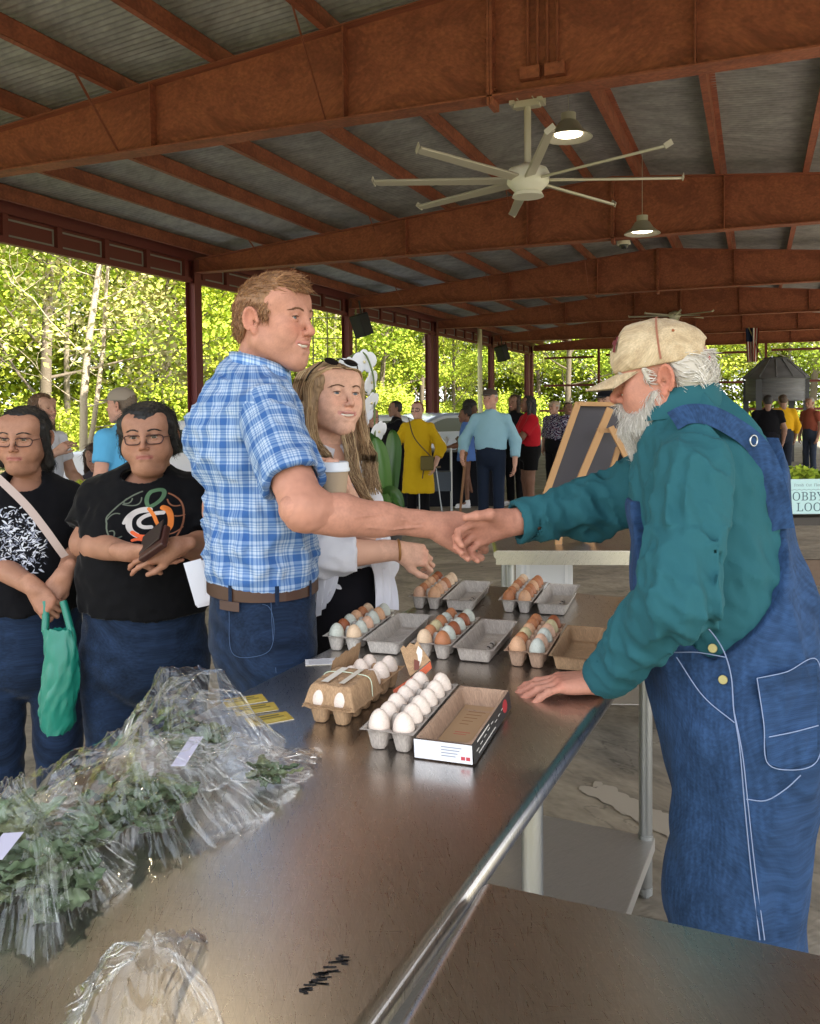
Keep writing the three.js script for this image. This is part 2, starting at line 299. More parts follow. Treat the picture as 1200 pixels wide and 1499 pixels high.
// the wood's edge along the left side, and beyond the far gable
for (let i = 0; i < 17; i++) { const t = 4 + i * 4.1 + rr(-1, 1), l = -19.5 - rr(0, 4); const k = [0, 1, 0, 2, 1, 0][i % 6]; plantTree(k, l, -t, rr(0.85, 1.15), rr(0, 6), treeKinds[k].words + ' at the edge of the wood', 'trees along the side of the wood, ' + treeKinds[k].name.replace('_', ' ')); }
for (let i = 0; i < 13; i++) { const t = 2 + i * 5.6 + rr(-1, 1), l = -27 - rr(0, 4); const k = [1, 0, 2][i % 3]; plantTree(k, l, -t, rr(1.05, 1.35), rr(0, 6), treeKinds[k].words + ' in the second row of the wood', 'second row trees of the wood, ' + treeKinds[k].name.replace('_', ' ')); }
for (let i = 0; i < 12; i++) { const t = 50 + rr(0, 6), l = -17 + i * 3.6 + rr(-0.8, 0.8); const k = [0, 2, 1, 0][i % 4]; plantTree(k, l, -t, rr(0.8, 1.1), rr(0, 6), treeKinds[k].words + ' standing beyond the far gable', 'trees beyond the far gable, ' + treeKinds[k].name.replace('_', ' ')); }
for (let i = 0; i < 8; i++) { const t = 62 + rr(0, 5), l = -22 + i * 6.4; const k = [1, 0][i % 2]; plantTree(k, l, -t, rr(1.1, 1.4), rr(0, 6), treeKinds[k].words + ' far behind the gable, in the back row', 'back row trees beyond the gable, ' + treeKinds[k].name.replace('_', ' ')); }
for (let i = 0; i < 22; i++) { const t = 5 + i * 2.9 + rr(-0.8, 0.8), l = -16.8 - rr(0, 2.6), k = i % 2, o = thing('wild_shrub', ['bright yellow green shrub at the foot of the wood', 'dark green shrub at the foot of the wood'][k], 'shrub', V(l, -0.16, -t), rr(0, 6), ['bright shrubs at the foot of the wood', 'dark shrubs at the foot of the wood'][k]); o.scale.setScalar(rr(0.7, 1.2)); part('stem', shrubKinds[k].wood, barkDark, o); part('foliage', shrubKinds[k].crown, leafBright, o); }
for (let i = 0; i < 12; i++) { const t = 46.5 + rr(0, 2.5), l = -14 + i * 2.7 + rr(-0.8, 0.8), k = i % 2, o = thing('wild_shrub', ['bright yellow green shrub on the grass beyond the gable', 'dark green shrub on the grass beyond the gable'][k], 'shrub', V(l, -0.16, -t), rr(0, 6), ['bright shrubs beyond the gable', 'dark shrubs beyond the gable'][k]); o.scale.setScalar(rr(0.55, 1.0)); part('stem', shrubKinds[k].wood, barkDark, o); part('foliage', shrubKinds[k].crown, leafBright, o); }
// the pale, half bare tree in the first opening
{
  const k = growTree({ height: 9.6, trunkR: 0.085, spread: 2.3, first: 0.2, levels: 3, tints: pale, leafSize: 0.13, perTip: 6, tipR: 0.4, stems: 2, twist: 0.75, seed: 5, thin: 0.6 });
  const g = G(122, 688, -0.16), dir = V(g.x, 0, g.z).normalize().multiplyScalar(17.5), o = thing('sycamore_tree', 'pale half bare tree with whitish trunk and wispy twigs in front of the wood', 'tree', V(dir.x, -0.16, dir.z), 0.6);
  part('trunk', k.wood, std(hex('#b3a38b'), 0.9, 0, { bumpMap: rustBump, bumpScale: 0.02 }), o); part('crown', k.crown, leafBright, o);
}
// the mass of the wood behind
{
  reseed(91);
  const c = { pos: [], idx: [], col: [] }, spots = []; for (let k = 0; k < 90; k++) { const a = rr(0, 6.283), b = Math.acos(rr(-1, 1)), q = 1.3 * Math.cbrt(rnd()); spots.push([q * Math.sin(b) * Math.cos(a), q * Math.cos(b), q * Math.sin(b) * Math.sin(a)]); } leafCloud(spots, 0.42, [...deep, ...bright, ...bright], c);
  const places = [];
  for (let i = 0; i < 2600; i++) places.push([-33 - rr(0, 6), rr(0, 13), rr(4, -78)]);
  for (let i = 0; i < 2000; i++) places.push([rr(-40, 34), rr(0, 12), -70 - rr(0, 6)]);
  const im = shade(new THREE.InstancedMesh(bunchGeo(c), leafBright, places.length)), m = new THREE.Matrix4();
  places.forEach(([x, y, z], i) => im.setMatrixAt(i, m.makeRotationY(rr(0, 6)).setPosition(x, y, z)));
  im.name = 'background_woodland'; im.userData = { kind: 'stuff', label: 'mass of green woodland foliage far behind the nearer trees', category: 'woodland' }; scene.add(im);
}

// ---------- steel tables ----------
const L = (x, d, h) => flatRight.clone().multiplyScalar(x).addScaledVector(flatFwd, d).setY(h);   // metres right of and ahead of the camera's foot
const yawOf = (a) => (22 - a) * D2R;                                                              // turn of a thing whose length points a degrees right of straight ahead
const scratches = (n, lo, hi, w, base, seed) => { const c = document.createElement('canvas'); c.width = c.height = 1024; const g = c.getContext('2d'); g.fillStyle = base; g.fillRect(0, 0, 1024, 1024); reseed(seed); for (let k = 0; k < n; k++) { const x = rr(0, 1024), y = rr(0, 1024), R = rr(180, 900), a = rr(0.2, 0.9) + (rnd() < 0.15 ? 1.3 : 0), l = rr(0.03, 0.22) * 260 / R, v = Math.floor(rr(lo, hi)); g.strokeStyle = `rgba(${v},${v},${v},${rr(0.08, 0.4).toFixed(2)})`; g.lineWidth = rr(0.5, w); for (const [dx, dy] of [[0, 0], [1024, 0], [-1024, 0], [0, 1024], [0, -1024]]) { g.beginPath(); g.arc(x + dx - Math.cos(a) * R, y + dy - Math.sin(a) * R, R, a - l, a + l); g.stroke(); } } const t = new THREE.CanvasTexture(c); t.wrapS = t.wrapT = THREE.RepeatWrapping; t.magFilter = THREE.LinearFilter; t.repeat.set(2.5, 2.5); return t; };
const steelRough = scratches(9000, 50, 235, 1.7, '#787878', 71);
const steelBump = scratches(5200, 90, 190, 1.4, '#808080', 72);
const steelColor = scratches(14000, 150, 255, 1.3, '#d4d0cc', 73); steelColor.colorSpace = THREE.SRGBColorSpace;
const steelMat = phys(hex('#f0eeec'), { metalness: 1, roughness: 0.62, roughnessMap: steelRough, map: steelColor, bumpMap: steelBump, bumpScale: 0.00022 });
const pipeMat = std(hex('#a9abab'), 0.42, 0.9, { bumpMap: rustBump, bumpScale: 0.0006 });
const galvSheet = std(hex('#e4e4e2'), 0.5, 0.85, { map: steelColor });
const rubber = std(hex('#3a3a3a'), 0.8);
// top with rolled long edges; length along -z from z0 to z1 (z1 < z0), right edge at x = 0
function tableTop(w, z0, z1, h, r = 0.019) {
  const s = new THREE.Shape();
  s.moveTo(-w + r, 0); s.lineTo(-r, 0); s.absarc(-r, -r, r, Math.PI / 2, -Math.PI / 2, true); s.lineTo(-r, -2 * r + 0.003); s.lineTo(-r - 0.002, -0.004); s.lineTo(-w + r + 0.002, -0.004); s.lineTo(-w + r, -2 * r); s.absarc(-w + r, -r, r, -Math.PI / 2, Math.PI / 2, true);
  const g = new THREE.ExtrudeGeometry(s, { depth: z0 - z1, bevelEnabled: false, curveSegments: 10 }).translate(0, h, z1), p = g.attributes.position, uv = g.attributes.uv;
  for (let i = 0; i < p.count; i++) uv.setXY(i, p.getX(i), p.getZ(i));
  return g;
}
function steelTable(name, label, o, a, w, zNear, zFar, h, shelfY, legsAt) {
  const t = thing(name, label, 'table', o, yawOf(a));
  part('tabletop', tableTop(w, zNear, zFar, h), steelMat, t);
  part('end_apron', box(-w + 0.02, h - 0.055, zFar, -0.02, h - 0.005, zFar + 0.003), steelMat, t);
  part('end_apron', box(-w + 0.02, h - 0.055, zNear - 0.003, -0.02, h - 0.005, zNear), steelMat, t);
  part('channel', box(-w * 0.62, h - 0.03, zFar + 0.01, -w * 0.38, h - 0.0055, zNear - 0.01), steelMat, t);
  for (const z of legsAt) for (const x of [-0.075, -w + 0.075]) {
    const leg = part('leg', bar(V(x, 0.03, z), V(x, h - 0.006, z), 0.0207, 0.0207, 18), pipeMat, t);
    part('collar', bar(V(x, shelfY - 0.035, z), V(x, shelfY + 0.012, z), 0.0235, 0.0235, 18), pipeMat, leg);
    part('foot', mergeGeometries([bar(V(x, 0.012, z), V(x, 0.035, z), 0.0225, 0.0225, 18), bar(V(x, 0, z), V(x, 0.013, z), 0.012, 0.014, 12)]), pipeMat, leg);
  }
  part('undershelf', merge([box(-w + 0.05, shelfY - 0.004, zFar + 0.12, -0.05, shelfY, zNear - 0.12), box(-0.0502, shelfY - 0.04, zFar + 0.12, -0.048, shelfY - 0.001, zNear - 0.12), box(-w + 0.048, shelfY - 0.04, zFar + 0.12, -w + 0.0502, shelfY - 0.001, zNear - 0.12), box(-w + 0.05, shelfY - 0.04, zFar + 0.118, -0.05, shelfY - 0.001, zFar + 0.1202)]), galvSheet, t);
  return t;
}
const TH = 0.915;
const mainTable = steelTable('steel_work_table', 'long brushed steel work table carrying egg cartons and bags of greens', L(0.074, 1.102, 0), 25.7, 0.762, 0.66, -1.79, TH, 0.19, [-1.66, -0.5, 0.55]);
part('ink_smudge', (() => { reseed(3); const gs = []; for (let k = 0; k < 34; k++) { const s = rnd(), g = new THREE.PlaneGeometry(rr(0.004, 0.016), rr(0.0012, 0.003)).rotateX(-Math.PI / 2).rotateY(0.5 + rr(-0.25, 0.25)); g.translate(-0.075 - rr(-0.008, 0.008) - 0.01 * s, 0, 0.172 + 0.075 * s); gs.push(g); } return merge(gs).translate(-0.005, TH + 0.0006, 0.02); })(), std(hex('#1d1a1c'), 0.7), mainTable);
const sideTable = steelTable('steel_work_table', 'brushed steel table butted against the side of the long egg table', L(0.083, 1.104, 0), 23, 0.76, 0.0, -0.61, TH + 0.008, 0.19, [-0.1, -0.5]);
// turn the side table so that its left edge runs along the seam: its length lies across
sideTable.children.forEach((c) => { c.position.x += 0.762; c.position.z += 0.61; });
sideTable.position.copy(L(0.083, 1.104, 0));

// ---------- the table behind with the easel ----------
const easelTable = steelTable('steel_work_table', 'steel table with wide front apron carrying the wooden easel', L(0.66, 3.70, 0), 4, 1.25, 0.0, -0.7, TH, 0.2, [-0.06, -0.62]);
easelTable.children.forEach((c) => { c.position.x += 0.95; });
part('front_apron', box(-0.29, TH - 0.062, 0.0005, 0.93, TH - 0.002, 0.004), steelMat, easelTable);

// ---------- egg cartons ----------
const pulpTex = (a, b) => tex(256, 256, (u, v) => { const n = tfbm(u, v, 8, 4, 3), m = tfbm(u, v, 60, 3, 5); return mixc(a, b, clamp(0.5 + n * 0.7)).map((x) => x * (1 + m * 0.22)); }, true, 6, 6);
const pulpBump = tex(256, 256, (u, v) => 0.5 + 0.5 * tfbm(u, v, 50, 3, 8), false, 6, 6);
const pulpMat = (a, b) => std(hex('#ffffff'), 0.95, 0, { map: pulpTex(a, b), bumpMap: pulpBump, bumpScale: 0.0008 });
const pulps = { grey: pulpMat([0.69, 0.65, 0.61], [0.61, 0.57, 0.54]), warm: pulpMat([0.68, 0.56, 0.47], [0.60, 0.49, 0.41]), tan: pulpMat([0.68, 0.55, 0.42], [0.60, 0.48, 0.36]), pale: pulpMat([0.74, 0.71, 0.68], [0.66, 0.63, 0.60]) };
const CW = 0.105, CL = 0.300, RIM = 0.040, PITCH = 0.0482;
function heightSheet(w, l, nx, nz, fn) {
  const g = new THREE.PlaneGeometry(w, l, nx, nz).rotateX(-Math.PI / 2), p = g.attributes.position, uv = g.attributes.uv;
  for (let i = 0; i < p.count; i++) { const x = p.getX(i), z = p.getZ(i), q = fn(x, z); p.setXYZ(i, q[0], q[1], q[2]); uv.setXY(i, x, z); }
  g.computeVertexNormals(); return g;
}
const cupXZ = (k) => [(k % 2 - 0.5) * PITCH, (2.5 - Math.floor(k / 2)) * PITCH];
const trayGeo = heightSheet(CW, CL, 42, 108, (x, z) => {
  const ix = x < 0 ? -0.5 : 0.5, iz = clamp(Math.round(z / PITCH - 0.5), -3, 2) + 0.5, lx = x - ix * PITCH, lz = z - iz * PITCH, r = Math.pow(Math.abs(lx) ** 3 + Math.abs(lz) ** 3, 1 / 3);
  let h = RIM * sstep(0.012, 0.0238, r) + 0.0006;
  const cz = Math.round(z / PITCH), cd = Math.hypot(x, z - cz * PITCH); if (Math.abs(cz) < 3) h += 0.017 * (1 - sstep(0.004, 0.013, cd));
  h -= 0.012 * (1 - sstep(0.0, 0.006, Math.abs(Math.abs(x) - 0) )) * (Math.abs(Math.abs(lz) - 0) < 0.008 ? 1 : 0) * 0.6;
  h += 0.0006 * noise3(x * 300, 1, z * 300);
  return [x, h, z];
});
const lidH = 0.036;
const lidFn = (grow) => (x, z) => {
  const dx = CW / 2 - Math.abs(x), dz = CL / 2 - Math.abs(z), d = Math.min(dx, dz) - 0.35 * Math.max(0, 0.02 - Math.max(dx, dz)), k = sstep(0.004, 0.017, d);
  let h = lidH * (1 - k) + 0.0008;
  if (!grow && Math.abs(x) < 0.03) h += 0.004 * Math.exp(-((Math.abs(z) - 0.1) ** 2) / 0.0002);
  return [x, h + 0.0005 * noise3(x * 200, 5, z * 200), z];
};
const lidGeo = heightSheet(CW, CL, 34, 80, lidFn(0));
const eggGeo = (() => { const pts = []; for (let i = 0; i <= 22; i++) { const a = i / 22 * Math.PI, y = -Math.cos(a) * 0.0285, s = Math.sin(a) * 0.0208 * (1 + 0.12 * Math.cos(a) * -1 * -1); pts.push(new THREE.Vector2(Math.max(1e-5, s), y)); } return new THREE.LatheGeometry(pts, 24); })();
const eggTex = tex(256, 256, (u, v) => 0.93 + 0.10 * tfbm(u, v, 50, 3, 2) + 0.06 * tfbm(u, v, 6, 3, 9), true);
const eggMats = {}; for (const [n, c] of Object.entries({ white: '#f0ded0', brown: '#b9784f', tan: '#d9a882', blue: '#c8cbc0', cream: '#e3c4a3', dark: '#96522f', pink: '#dcb094', olive: '#c9b98e' })) eggMats[n] = std(hex(c), 0.55, 0, { map: eggTex, bumpMap: eggTex, bumpScale: 0.0003 });
const eggWords = { white: 'white', brown: 'brown', tan: 'light tan', blue: 'pale blue green', cream: 'cream', dark: 'dark chestnut', pink: 'pinkish', olive: 'olive' };
function carton({ at, a, base, lid, label, eggs, where, lidDrop = 0, printed, lidOpen = true, bumps }) {
  const t = thing('egg_carton', label, 'egg carton', at.clone().setY(TH + 0.001), yawOf(a));
  part('egg_tray', trayGeo, base, t).position.set(CW / 2, 0, -CL / 2);
  if (lidOpen) {
    const lm = part('lid', lidGeo, lid, t); lm.position.set(CW * 1.5 + 0.004, 0.001, -CL / 2);
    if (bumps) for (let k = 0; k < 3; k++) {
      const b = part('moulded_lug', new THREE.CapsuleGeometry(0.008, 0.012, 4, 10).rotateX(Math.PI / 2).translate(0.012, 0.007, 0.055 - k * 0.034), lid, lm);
      part('slot', new THREE.CircleGeometry(0.0058, 12).scale(1, 0.8, 1).translate(0.012, 0.0095, 0.055 - k * 0.034 + 0.0143), std(hex('#3b3531'), 0.9), b);  // flat dark disc: the shade inside a locking hole, put in as colour
    }
    if (printed) printed(t, lm);
  }
  reseed(Math.round(at.x * 1000) + 7);
  const rot = new THREE.Euler(0, t.rotation.y, 0);
  eggs.forEach((c, k) => {
    if (!c) return;
    const [x, z] = cupXZ(k), p = V(CW / 2 + x, 0.0425, -CL / 2 + z).applyEuler(rot).add(t.position);
    const e = single('egg', eggGeo, eggMats[c], eggWords[c] + ' egg in ' + where, 'egg', eggWords[c] + ' eggs in ' + where);
    e.position.copy(p); const s = rr(0.92, 1.0); e.scale.set(s, s * rr(0.97, 1.05), s); e.rotation.set(rr(-0.1, 0.1), rr(0, 6), rr(-0.1, 0.1));
  });
  return t;
}
const W6 = (...r) => r;
carton({ at: L(-0.099, 1.552, 0), a: 19, base: pulps.grey, lid: pulps.warm, label: 'carton of a dozen white eggs with printed cardboard lid laid open', where: 'the carton with the printed lid', eggs: Array(12).fill('white'), printed: (t, lm) => {
  const ptex = canvasTex(512, 128, (c, w, h) => { c.fillStyle = '#33302f'; c.fillRect(0, 0, w, h); c.fillStyle = '#cfcac4'; for (let k = 0; k < 9; k++) c.fillRect(40 + k * 48, 70 - (k * 37) % 30, 30, 7); c.fillStyle = '#b03038'; c.beginPath(); c.ellipse(430, 62, 34, 44, 0, 0, 7); c.fill(); c.fillStyle = '#d8d2cc'; c.fillRect(60, 24, 150, 10); c.fillRect(60, 96, 220, 8); });
  const pm = std(hex('#ffffff'), 0.55, 0, { map: ptex }), w = CW / 2 + 0.0015, l = CL / 2 + 0.0015;
  const side = new THREE.PlaneGeometry(l * 2, lidH).rotateX(-0.16).rotateY(Math.PI / 2).translate(w + 0.001, lidH / 2 + 0.001, 0);
  part('printed_side', side, pm, lm);
  const ft = canvasTex(256, 96, (c, W, H) => { c.fillStyle = '#d8d8dc'; c.fillRect(0, 0, W, H); c.fillStyle = '#8a8f9c'; for (let k = 0; k < 4; k++) c.fillRect(120, 20 + k * 15, 90 - k * 9, 5); c.fillStyle = '#b8404a'; c.fillRect(206, 62, 18, 18); c.fillRect(228, 62, 18, 18); });
  part('printed_end', new THREE.PlaneGeometry(w * 2, lidH).rotateX(0.12).translate(0, lidH / 2 + 0.0008, l + 0.0015), std(hex('#ffffff'), 0.6, 0, { map: ft }), lm);
  const inside = canvasTex(256, 512, (c, W, H) => { c.fillStyle = '#a98968'; c.fillRect(0, 0, W, H); c.fillStyle = '#8a6544'; for (let k = 0; k < 5; k++) c.fillRect(60, 70 + k * 34, 130 - k * 16, 8); c.fillStyle = '#b06a55'; c.fillRect(70, 290, 110, 10); c.fillRect(70, 312, 90, 8); });
  part('lid_lining', new THREE.PlaneGeometry(CW - 0.034, CL - 0.04).rotateX(-Math.PI / 2).translate(0, 0.0045, 0), std(hex('#ffffff'), 0.9, 0, { map: inside }), lm);
} });
const gC = carton({ at: L(-0.222, 1.690, 0), a: 21, base: pulps.tan, lid: pulps.tan, label: 'tan carton of white eggs half covered by a torn lid tied with string', where: 'the tan carton with the torn lid', lidOpen: false, eggs: ['white', 'white', 0, 0, 0, 0, 'white', 'white', 'white', 'white', 'white', 'white'] });
{
  // half lid tied over the front eggs, with two openings in its end
  const cover = heightSheet(CW + 0.012, 0.15, 34, 40, (x, z) => { const d = Math.min((CW + 0.012) / 2 - Math.abs(x), 0.075 - Math.abs(z)); return [x, 0.03 + 0.044 * sstep(0, 0.016, d) + 0.0022 * noise3(x * 60, 2, z * 40), z]; });
  const cv = part('torn_lid', cover, pulps.tan, gC); cv.position.set(CW / 2, 0.002, -0.082);
  part('string', tube([V(-0.0585, 0.034, -0.02), V(-0.052, 0.07, -0.02), V(-0.02, 0.0765, -0.022), V(0.02, 0.0765, -0.02), V(0.052, 0.071, -0.018), V(0.0585, 0.034, -0.018)], 0.0011, 5, 30), std(hex('#c9d6bd'), 0.7), cv);
  part('lid_label', new THREE.PlaneGeometry(0.016, 0.1).rotateX(-Math.PI / 2).translate(-0.018, 0.0775, 0.0), std(hex('#d9d0c4'), 0.8), cv);
  part('lid_label', new THREE.PlaneGeometry(0.012, 0.1).rotateX(-Math.PI / 2).translate(0.02, 0.0778, 0.0), std(hex('#cfc4b4'), 0.8), cv);
  const back = heightSheet(0.05, 0.15, 10, 30, (x, z) => [x * 0.25, 0.03 + (x + 0.025) * 1.2 + 0.003 * noise3(z * 60, x * 50, 1), z]);
  part('side_flap', back, pulps.tan, gC).position.set(-0.006, 0, -0.215);
  const flap = thing('torn_carton_flap', 'torn carton flap with orange and white print standing between two cartons', 'carton flap', L(-0.026, 1.86, TH)), Q = (x, y, d = 0) => P(x, y, 1.84 + d).sub(flap.position);
  const sheet = (pts, th) => { const v = [], a = pts, n = a[1].clone().sub(a[0]).cross(a[2].clone().sub(a[0])).normalize().multiplyScalar(th), c = a.reduce((p, q) => p.clone().add(q), V(0, 0, 0)).divideScalar(a.length), b2 = a.map((p) => p.clone().add(n)), c2 = c.clone().add(n); for (let i = 0; i < a.length; i++) { const j = (i + 1) % a.length; v.push(c, a[i], a[j], c2, b2[j], b2[i], a[i], b2[i], b2[j], a[i], b2[j], a[j]); } const g = new THREE.BufferGeometry().setFromPoints(v); g.setAttribute('uv', new THREE.Float32BufferAttribute(v.flatMap((q) => [q.x + q.z, q.y]), 2)); g.computeVertexNormals(); return g; };
  part('board', sheet([Q(586, 950, 0.02), Q(590, 945, 0.02), Q(594, 948, 0.02), Q(600, 941, 0.02), Q(606, 944, 0.02), Q(611, 939, 0.02), Q(630, 967, 0), Q(600, 990, 0), Q(592, 968, 0.01)], 0.002), pulps.tan, flap);
  part('printed_strip', sheet([Q(630, 968, -0.004), Q(632, 978, -0.006), Q(606, 1004, -0.01), Q(578, 1020, -0.01), Q(575, 1010, -0.006), Q(602, 992, -0.004)], 0.002), std(hex('#b5502a'), 0.6), flap);
  part('printed_strip', sheet([Q(612, 945, 0.012), Q(618, 952, 0.01), Q(618, 972, 0.002), Q(613, 975, 0.002), Q(609, 955, 0.012)], 0.0022), std(hex('#e0d8cc'), 0.6), flap);
  part('printed_strip', sheet([Q(606, 965, 0.004), Q(614, 968, 0.002), Q(613, 980, -0.003), Q(606, 981, -0.002)], 0.0024), std(hex('#6a3020'), 0.6), flap);
}
carton({ at: L(-0.233, 2.196, 0), a: 17, base: pulps.pale, lid: pulps.pale, label: 'grey carton of mixed pale blue and tan eggs beside the plaid shirt', where: 'the grey carton beside the white shirt tail', eggs: W6('blue', 'cream', 'dark', 'blue', 'blue', 'pink', 'tan', 'blue', 'brown', 'tan', 'cream', 'blue') });
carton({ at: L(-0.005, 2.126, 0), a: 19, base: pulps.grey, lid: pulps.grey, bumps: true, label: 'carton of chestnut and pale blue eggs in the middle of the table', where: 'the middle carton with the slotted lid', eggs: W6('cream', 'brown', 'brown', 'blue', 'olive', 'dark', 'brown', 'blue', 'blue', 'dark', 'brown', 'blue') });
carton({ at: L(0.221, 2.046, 0), a: 19, base: pulps.warm, lid: pulps.tan, label: 'brown carton of mixed eggs beside the resting hand', where: 'the brown carton beside the resting hand', eggs: W6('tan', 'blue', 'brown', 'pink', 'olive', 'blue', 'tan', 'pink', 'brown', 'olive', 'brown', 'dark') });
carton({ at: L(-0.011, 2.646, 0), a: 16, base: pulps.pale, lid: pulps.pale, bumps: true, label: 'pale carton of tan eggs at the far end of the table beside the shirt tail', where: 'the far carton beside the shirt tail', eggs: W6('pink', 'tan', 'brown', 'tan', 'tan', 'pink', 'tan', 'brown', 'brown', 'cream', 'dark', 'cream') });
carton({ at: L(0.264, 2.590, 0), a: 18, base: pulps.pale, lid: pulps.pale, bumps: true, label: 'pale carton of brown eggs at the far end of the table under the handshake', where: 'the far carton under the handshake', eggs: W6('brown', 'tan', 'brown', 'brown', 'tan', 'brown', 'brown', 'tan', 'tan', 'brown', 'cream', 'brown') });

// ---------- cards on the table ----------
const yellowCard = canvasTex(256, 150, (c, w, h) => { c.fillStyle = '#b89c3c'; c.fillRect(0, 0, w, h); c.fillStyle = '#5f5a2c'; c.fillRect(60, 24, 140, 18); c.fillRect(40, 60, 180, 14); c.fillStyle = '#cfc06c'; c.fillRect(20, 96, 210, 10); c.fillRect(20, 116, 160, 10); });
const whiteCard = canvasTex(256, 150, (c, w, h) => { c.fillStyle = '#d9d6d8'; c.fillRect(0, 0, w, h); c.fillStyle = '#77777d'; for (let k = 0; k < 6; k++) c.fillRect(24, 22 + k * 19, 200 - (k * 53) % 70, 7); });
const cardGeo = new THREE.BoxGeometry(0.089, 0.0008, 0.051);
const faceUV = (m) => [std(hex('#e8e2cf'), 0.7), std(hex('#e8e2cf'), 0.7), m, m, std(hex('#e8e2cf'), 0.7), std(hex('#e8e2cf'), 0.7)];
const ym = faceUV(std(hex('#ffffff'), 0.5, 0, { map: yellowCard })), wm = faceUV(std(hex('#ffffff'), 0.6, 0, { map: whiteCard }));
[[358, 1026, -30, 0.0006], [374, 1039, -27, 0.0018], [394, 1053, -32, 0.0008]].forEach(([x, y, a, dy]) => { const m = single('business_card', cardGeo, ym, 'yellow printed card lying by the table edge near the bags', 'card', 'yellow cards on the table'); m.position.copy(G(x, y, TH)).setY(TH + dy); m.rotation.y = (22 - a - 5) * D2R; });
{ const m = single('business_card', cardGeo, wm, 'white printed card lying beside the grey egg carton', 'card'); m.position.copy(G(473, 969, TH)).setY(TH + 0.0008); m.rotation.y = (22 + 8) * D2R; }

// ---------- people: soft unions of tapered limbs, meshed on a grid ----------
// c: tapered limb from a to b (flat: squashed to s of its radius along n; cutA / cutB: that end is cut off square); e: ellipsoid
const cap = (a, b, ra, rb = ra, o = {}) => ({ t: 'c', a, b, ra, rb, k: 0.02, ...o });
const ell = (c, r, o = {}) => ({ t: 'e', c, r, k: 0.02, ...o });
const ball = (c, r, o = {}) => cap(c, c.clone().add(V(0, 1e-4, 0)), r, r, o);
function compile(prims) {
  return prims.map((p) => {
    const q = { t: p.t, k: p.k, neg: !!p.neg };
    if (p.t === 'c') {
      const d = p.b.clone().sub(p.a), l2 = d.lengthSq();
      Object.assign(q, { ax: p.a.x, ay: p.a.y, az: p.a.z, dx: d.x, dy: d.y, dz: d.z, l2, len: Math.sqrt(l2), ra: p.ra, rb: p.rb, cutA: p.cutA, cutB: p.cutB });
      if (p.n) { q.nx = p.n.x; q.ny = p.n.y; q.nz = p.n.z; q.s = p.s; }
      q.cx = (p.a.x + p.b.x) / 2; q.cy = (p.a.y + p.b.y) / 2; q.cz = (p.a.z + p.b.z) / 2; q.R = q.len / 2 + Math.max(p.ra, p.rb);
    } else {
      Object.assign(q, { cx: p.c.x, cy: p.c.y, cz: p.c.z, rx: p.r.x, ry: p.r.y, rz: p.r.z, R: Math.max(p.r.x, p.r.y, p.r.z) });
      if (p.q) { const m = new THREE.Matrix4().makeRotationFromQuaternion(p.q.clone().invert()).elements; q.m = [m[0], m[4], m[8], m[1], m[5], m[9], m[2], m[6], m[10]]; }
    }
    return q;
  });
}
function primD(q, x, y, z) {
  if (q.t === 'c') {
    let px = x - q.ax, py = y - q.ay, pz = z - q.az;
    const hu = (px * q.dx + py * q.dy + pz * q.dz) / q.l2, h = hu < 0 ? 0 : hu > 1 ? 1 : hu;
    px -= q.dx * h; py -= q.dy * h; pz -= q.dz * h;
    let f = 1;
    if (q.s) { const on = px * q.nx + py * q.ny + pz * q.nz, m = on / q.s - on; px += q.nx * m; py += q.ny * m; pz += q.nz * m; f = q.s < 1 ? lerp(1, q.s, 0.5) : 1; }
    let d = (Math.sqrt(px * px + py * py + pz * pz) - (q.ra + (q.rb - q.ra) * h)) * f;
    if (q.cutB) d = Math.max(d, (hu - 1) * q.len); if (q.cutA) d = Math.max(d, -hu * q.len);
    return d;
  }
  let px = x - q.cx, py = y - q.cy, pz = z - q.cz;
  if (q.m) { const m = q.m, a = m[0] * px + m[1] * py + m[2] * pz, b = m[3] * px + m[4] * py + m[5] * pz; pz = m[6] * px + m[7] * py + m[8] * pz; px = a; py = b; }
  const ax = px / q.rx, ay = py / q.ry, az = pz / q.rz, k0 = Math.sqrt(ax * ax + ay * ay + az * az), bx = ax / q.rx, by = ay / q.ry, bz = az / q.rz, k1 = Math.sqrt(bx * bx + by * by + bz * bz);
  return k1 < 1e-9 ? -Math.min(q.rx, q.ry, q.rz) : k0 * (k0 - 1) / k1;
}
function unionD(list, x, y, z) {
  let d = 1e3;
  for (let i = 0; i < list.length; i++) {
    const q = list[i], e = primD(q, x, y, z), k = q.k;
    if (q.neg) { const h = Math.max(k - Math.abs(d + e), 0) / k; d = Math.max(d, -e) + h * h * k * 0.25; }
    else { const h = Math.max(k - Math.abs(d - e), 0) / k; d = Math.min(d, e) - h * h * k * 0.25; }
  }
  return d;
}
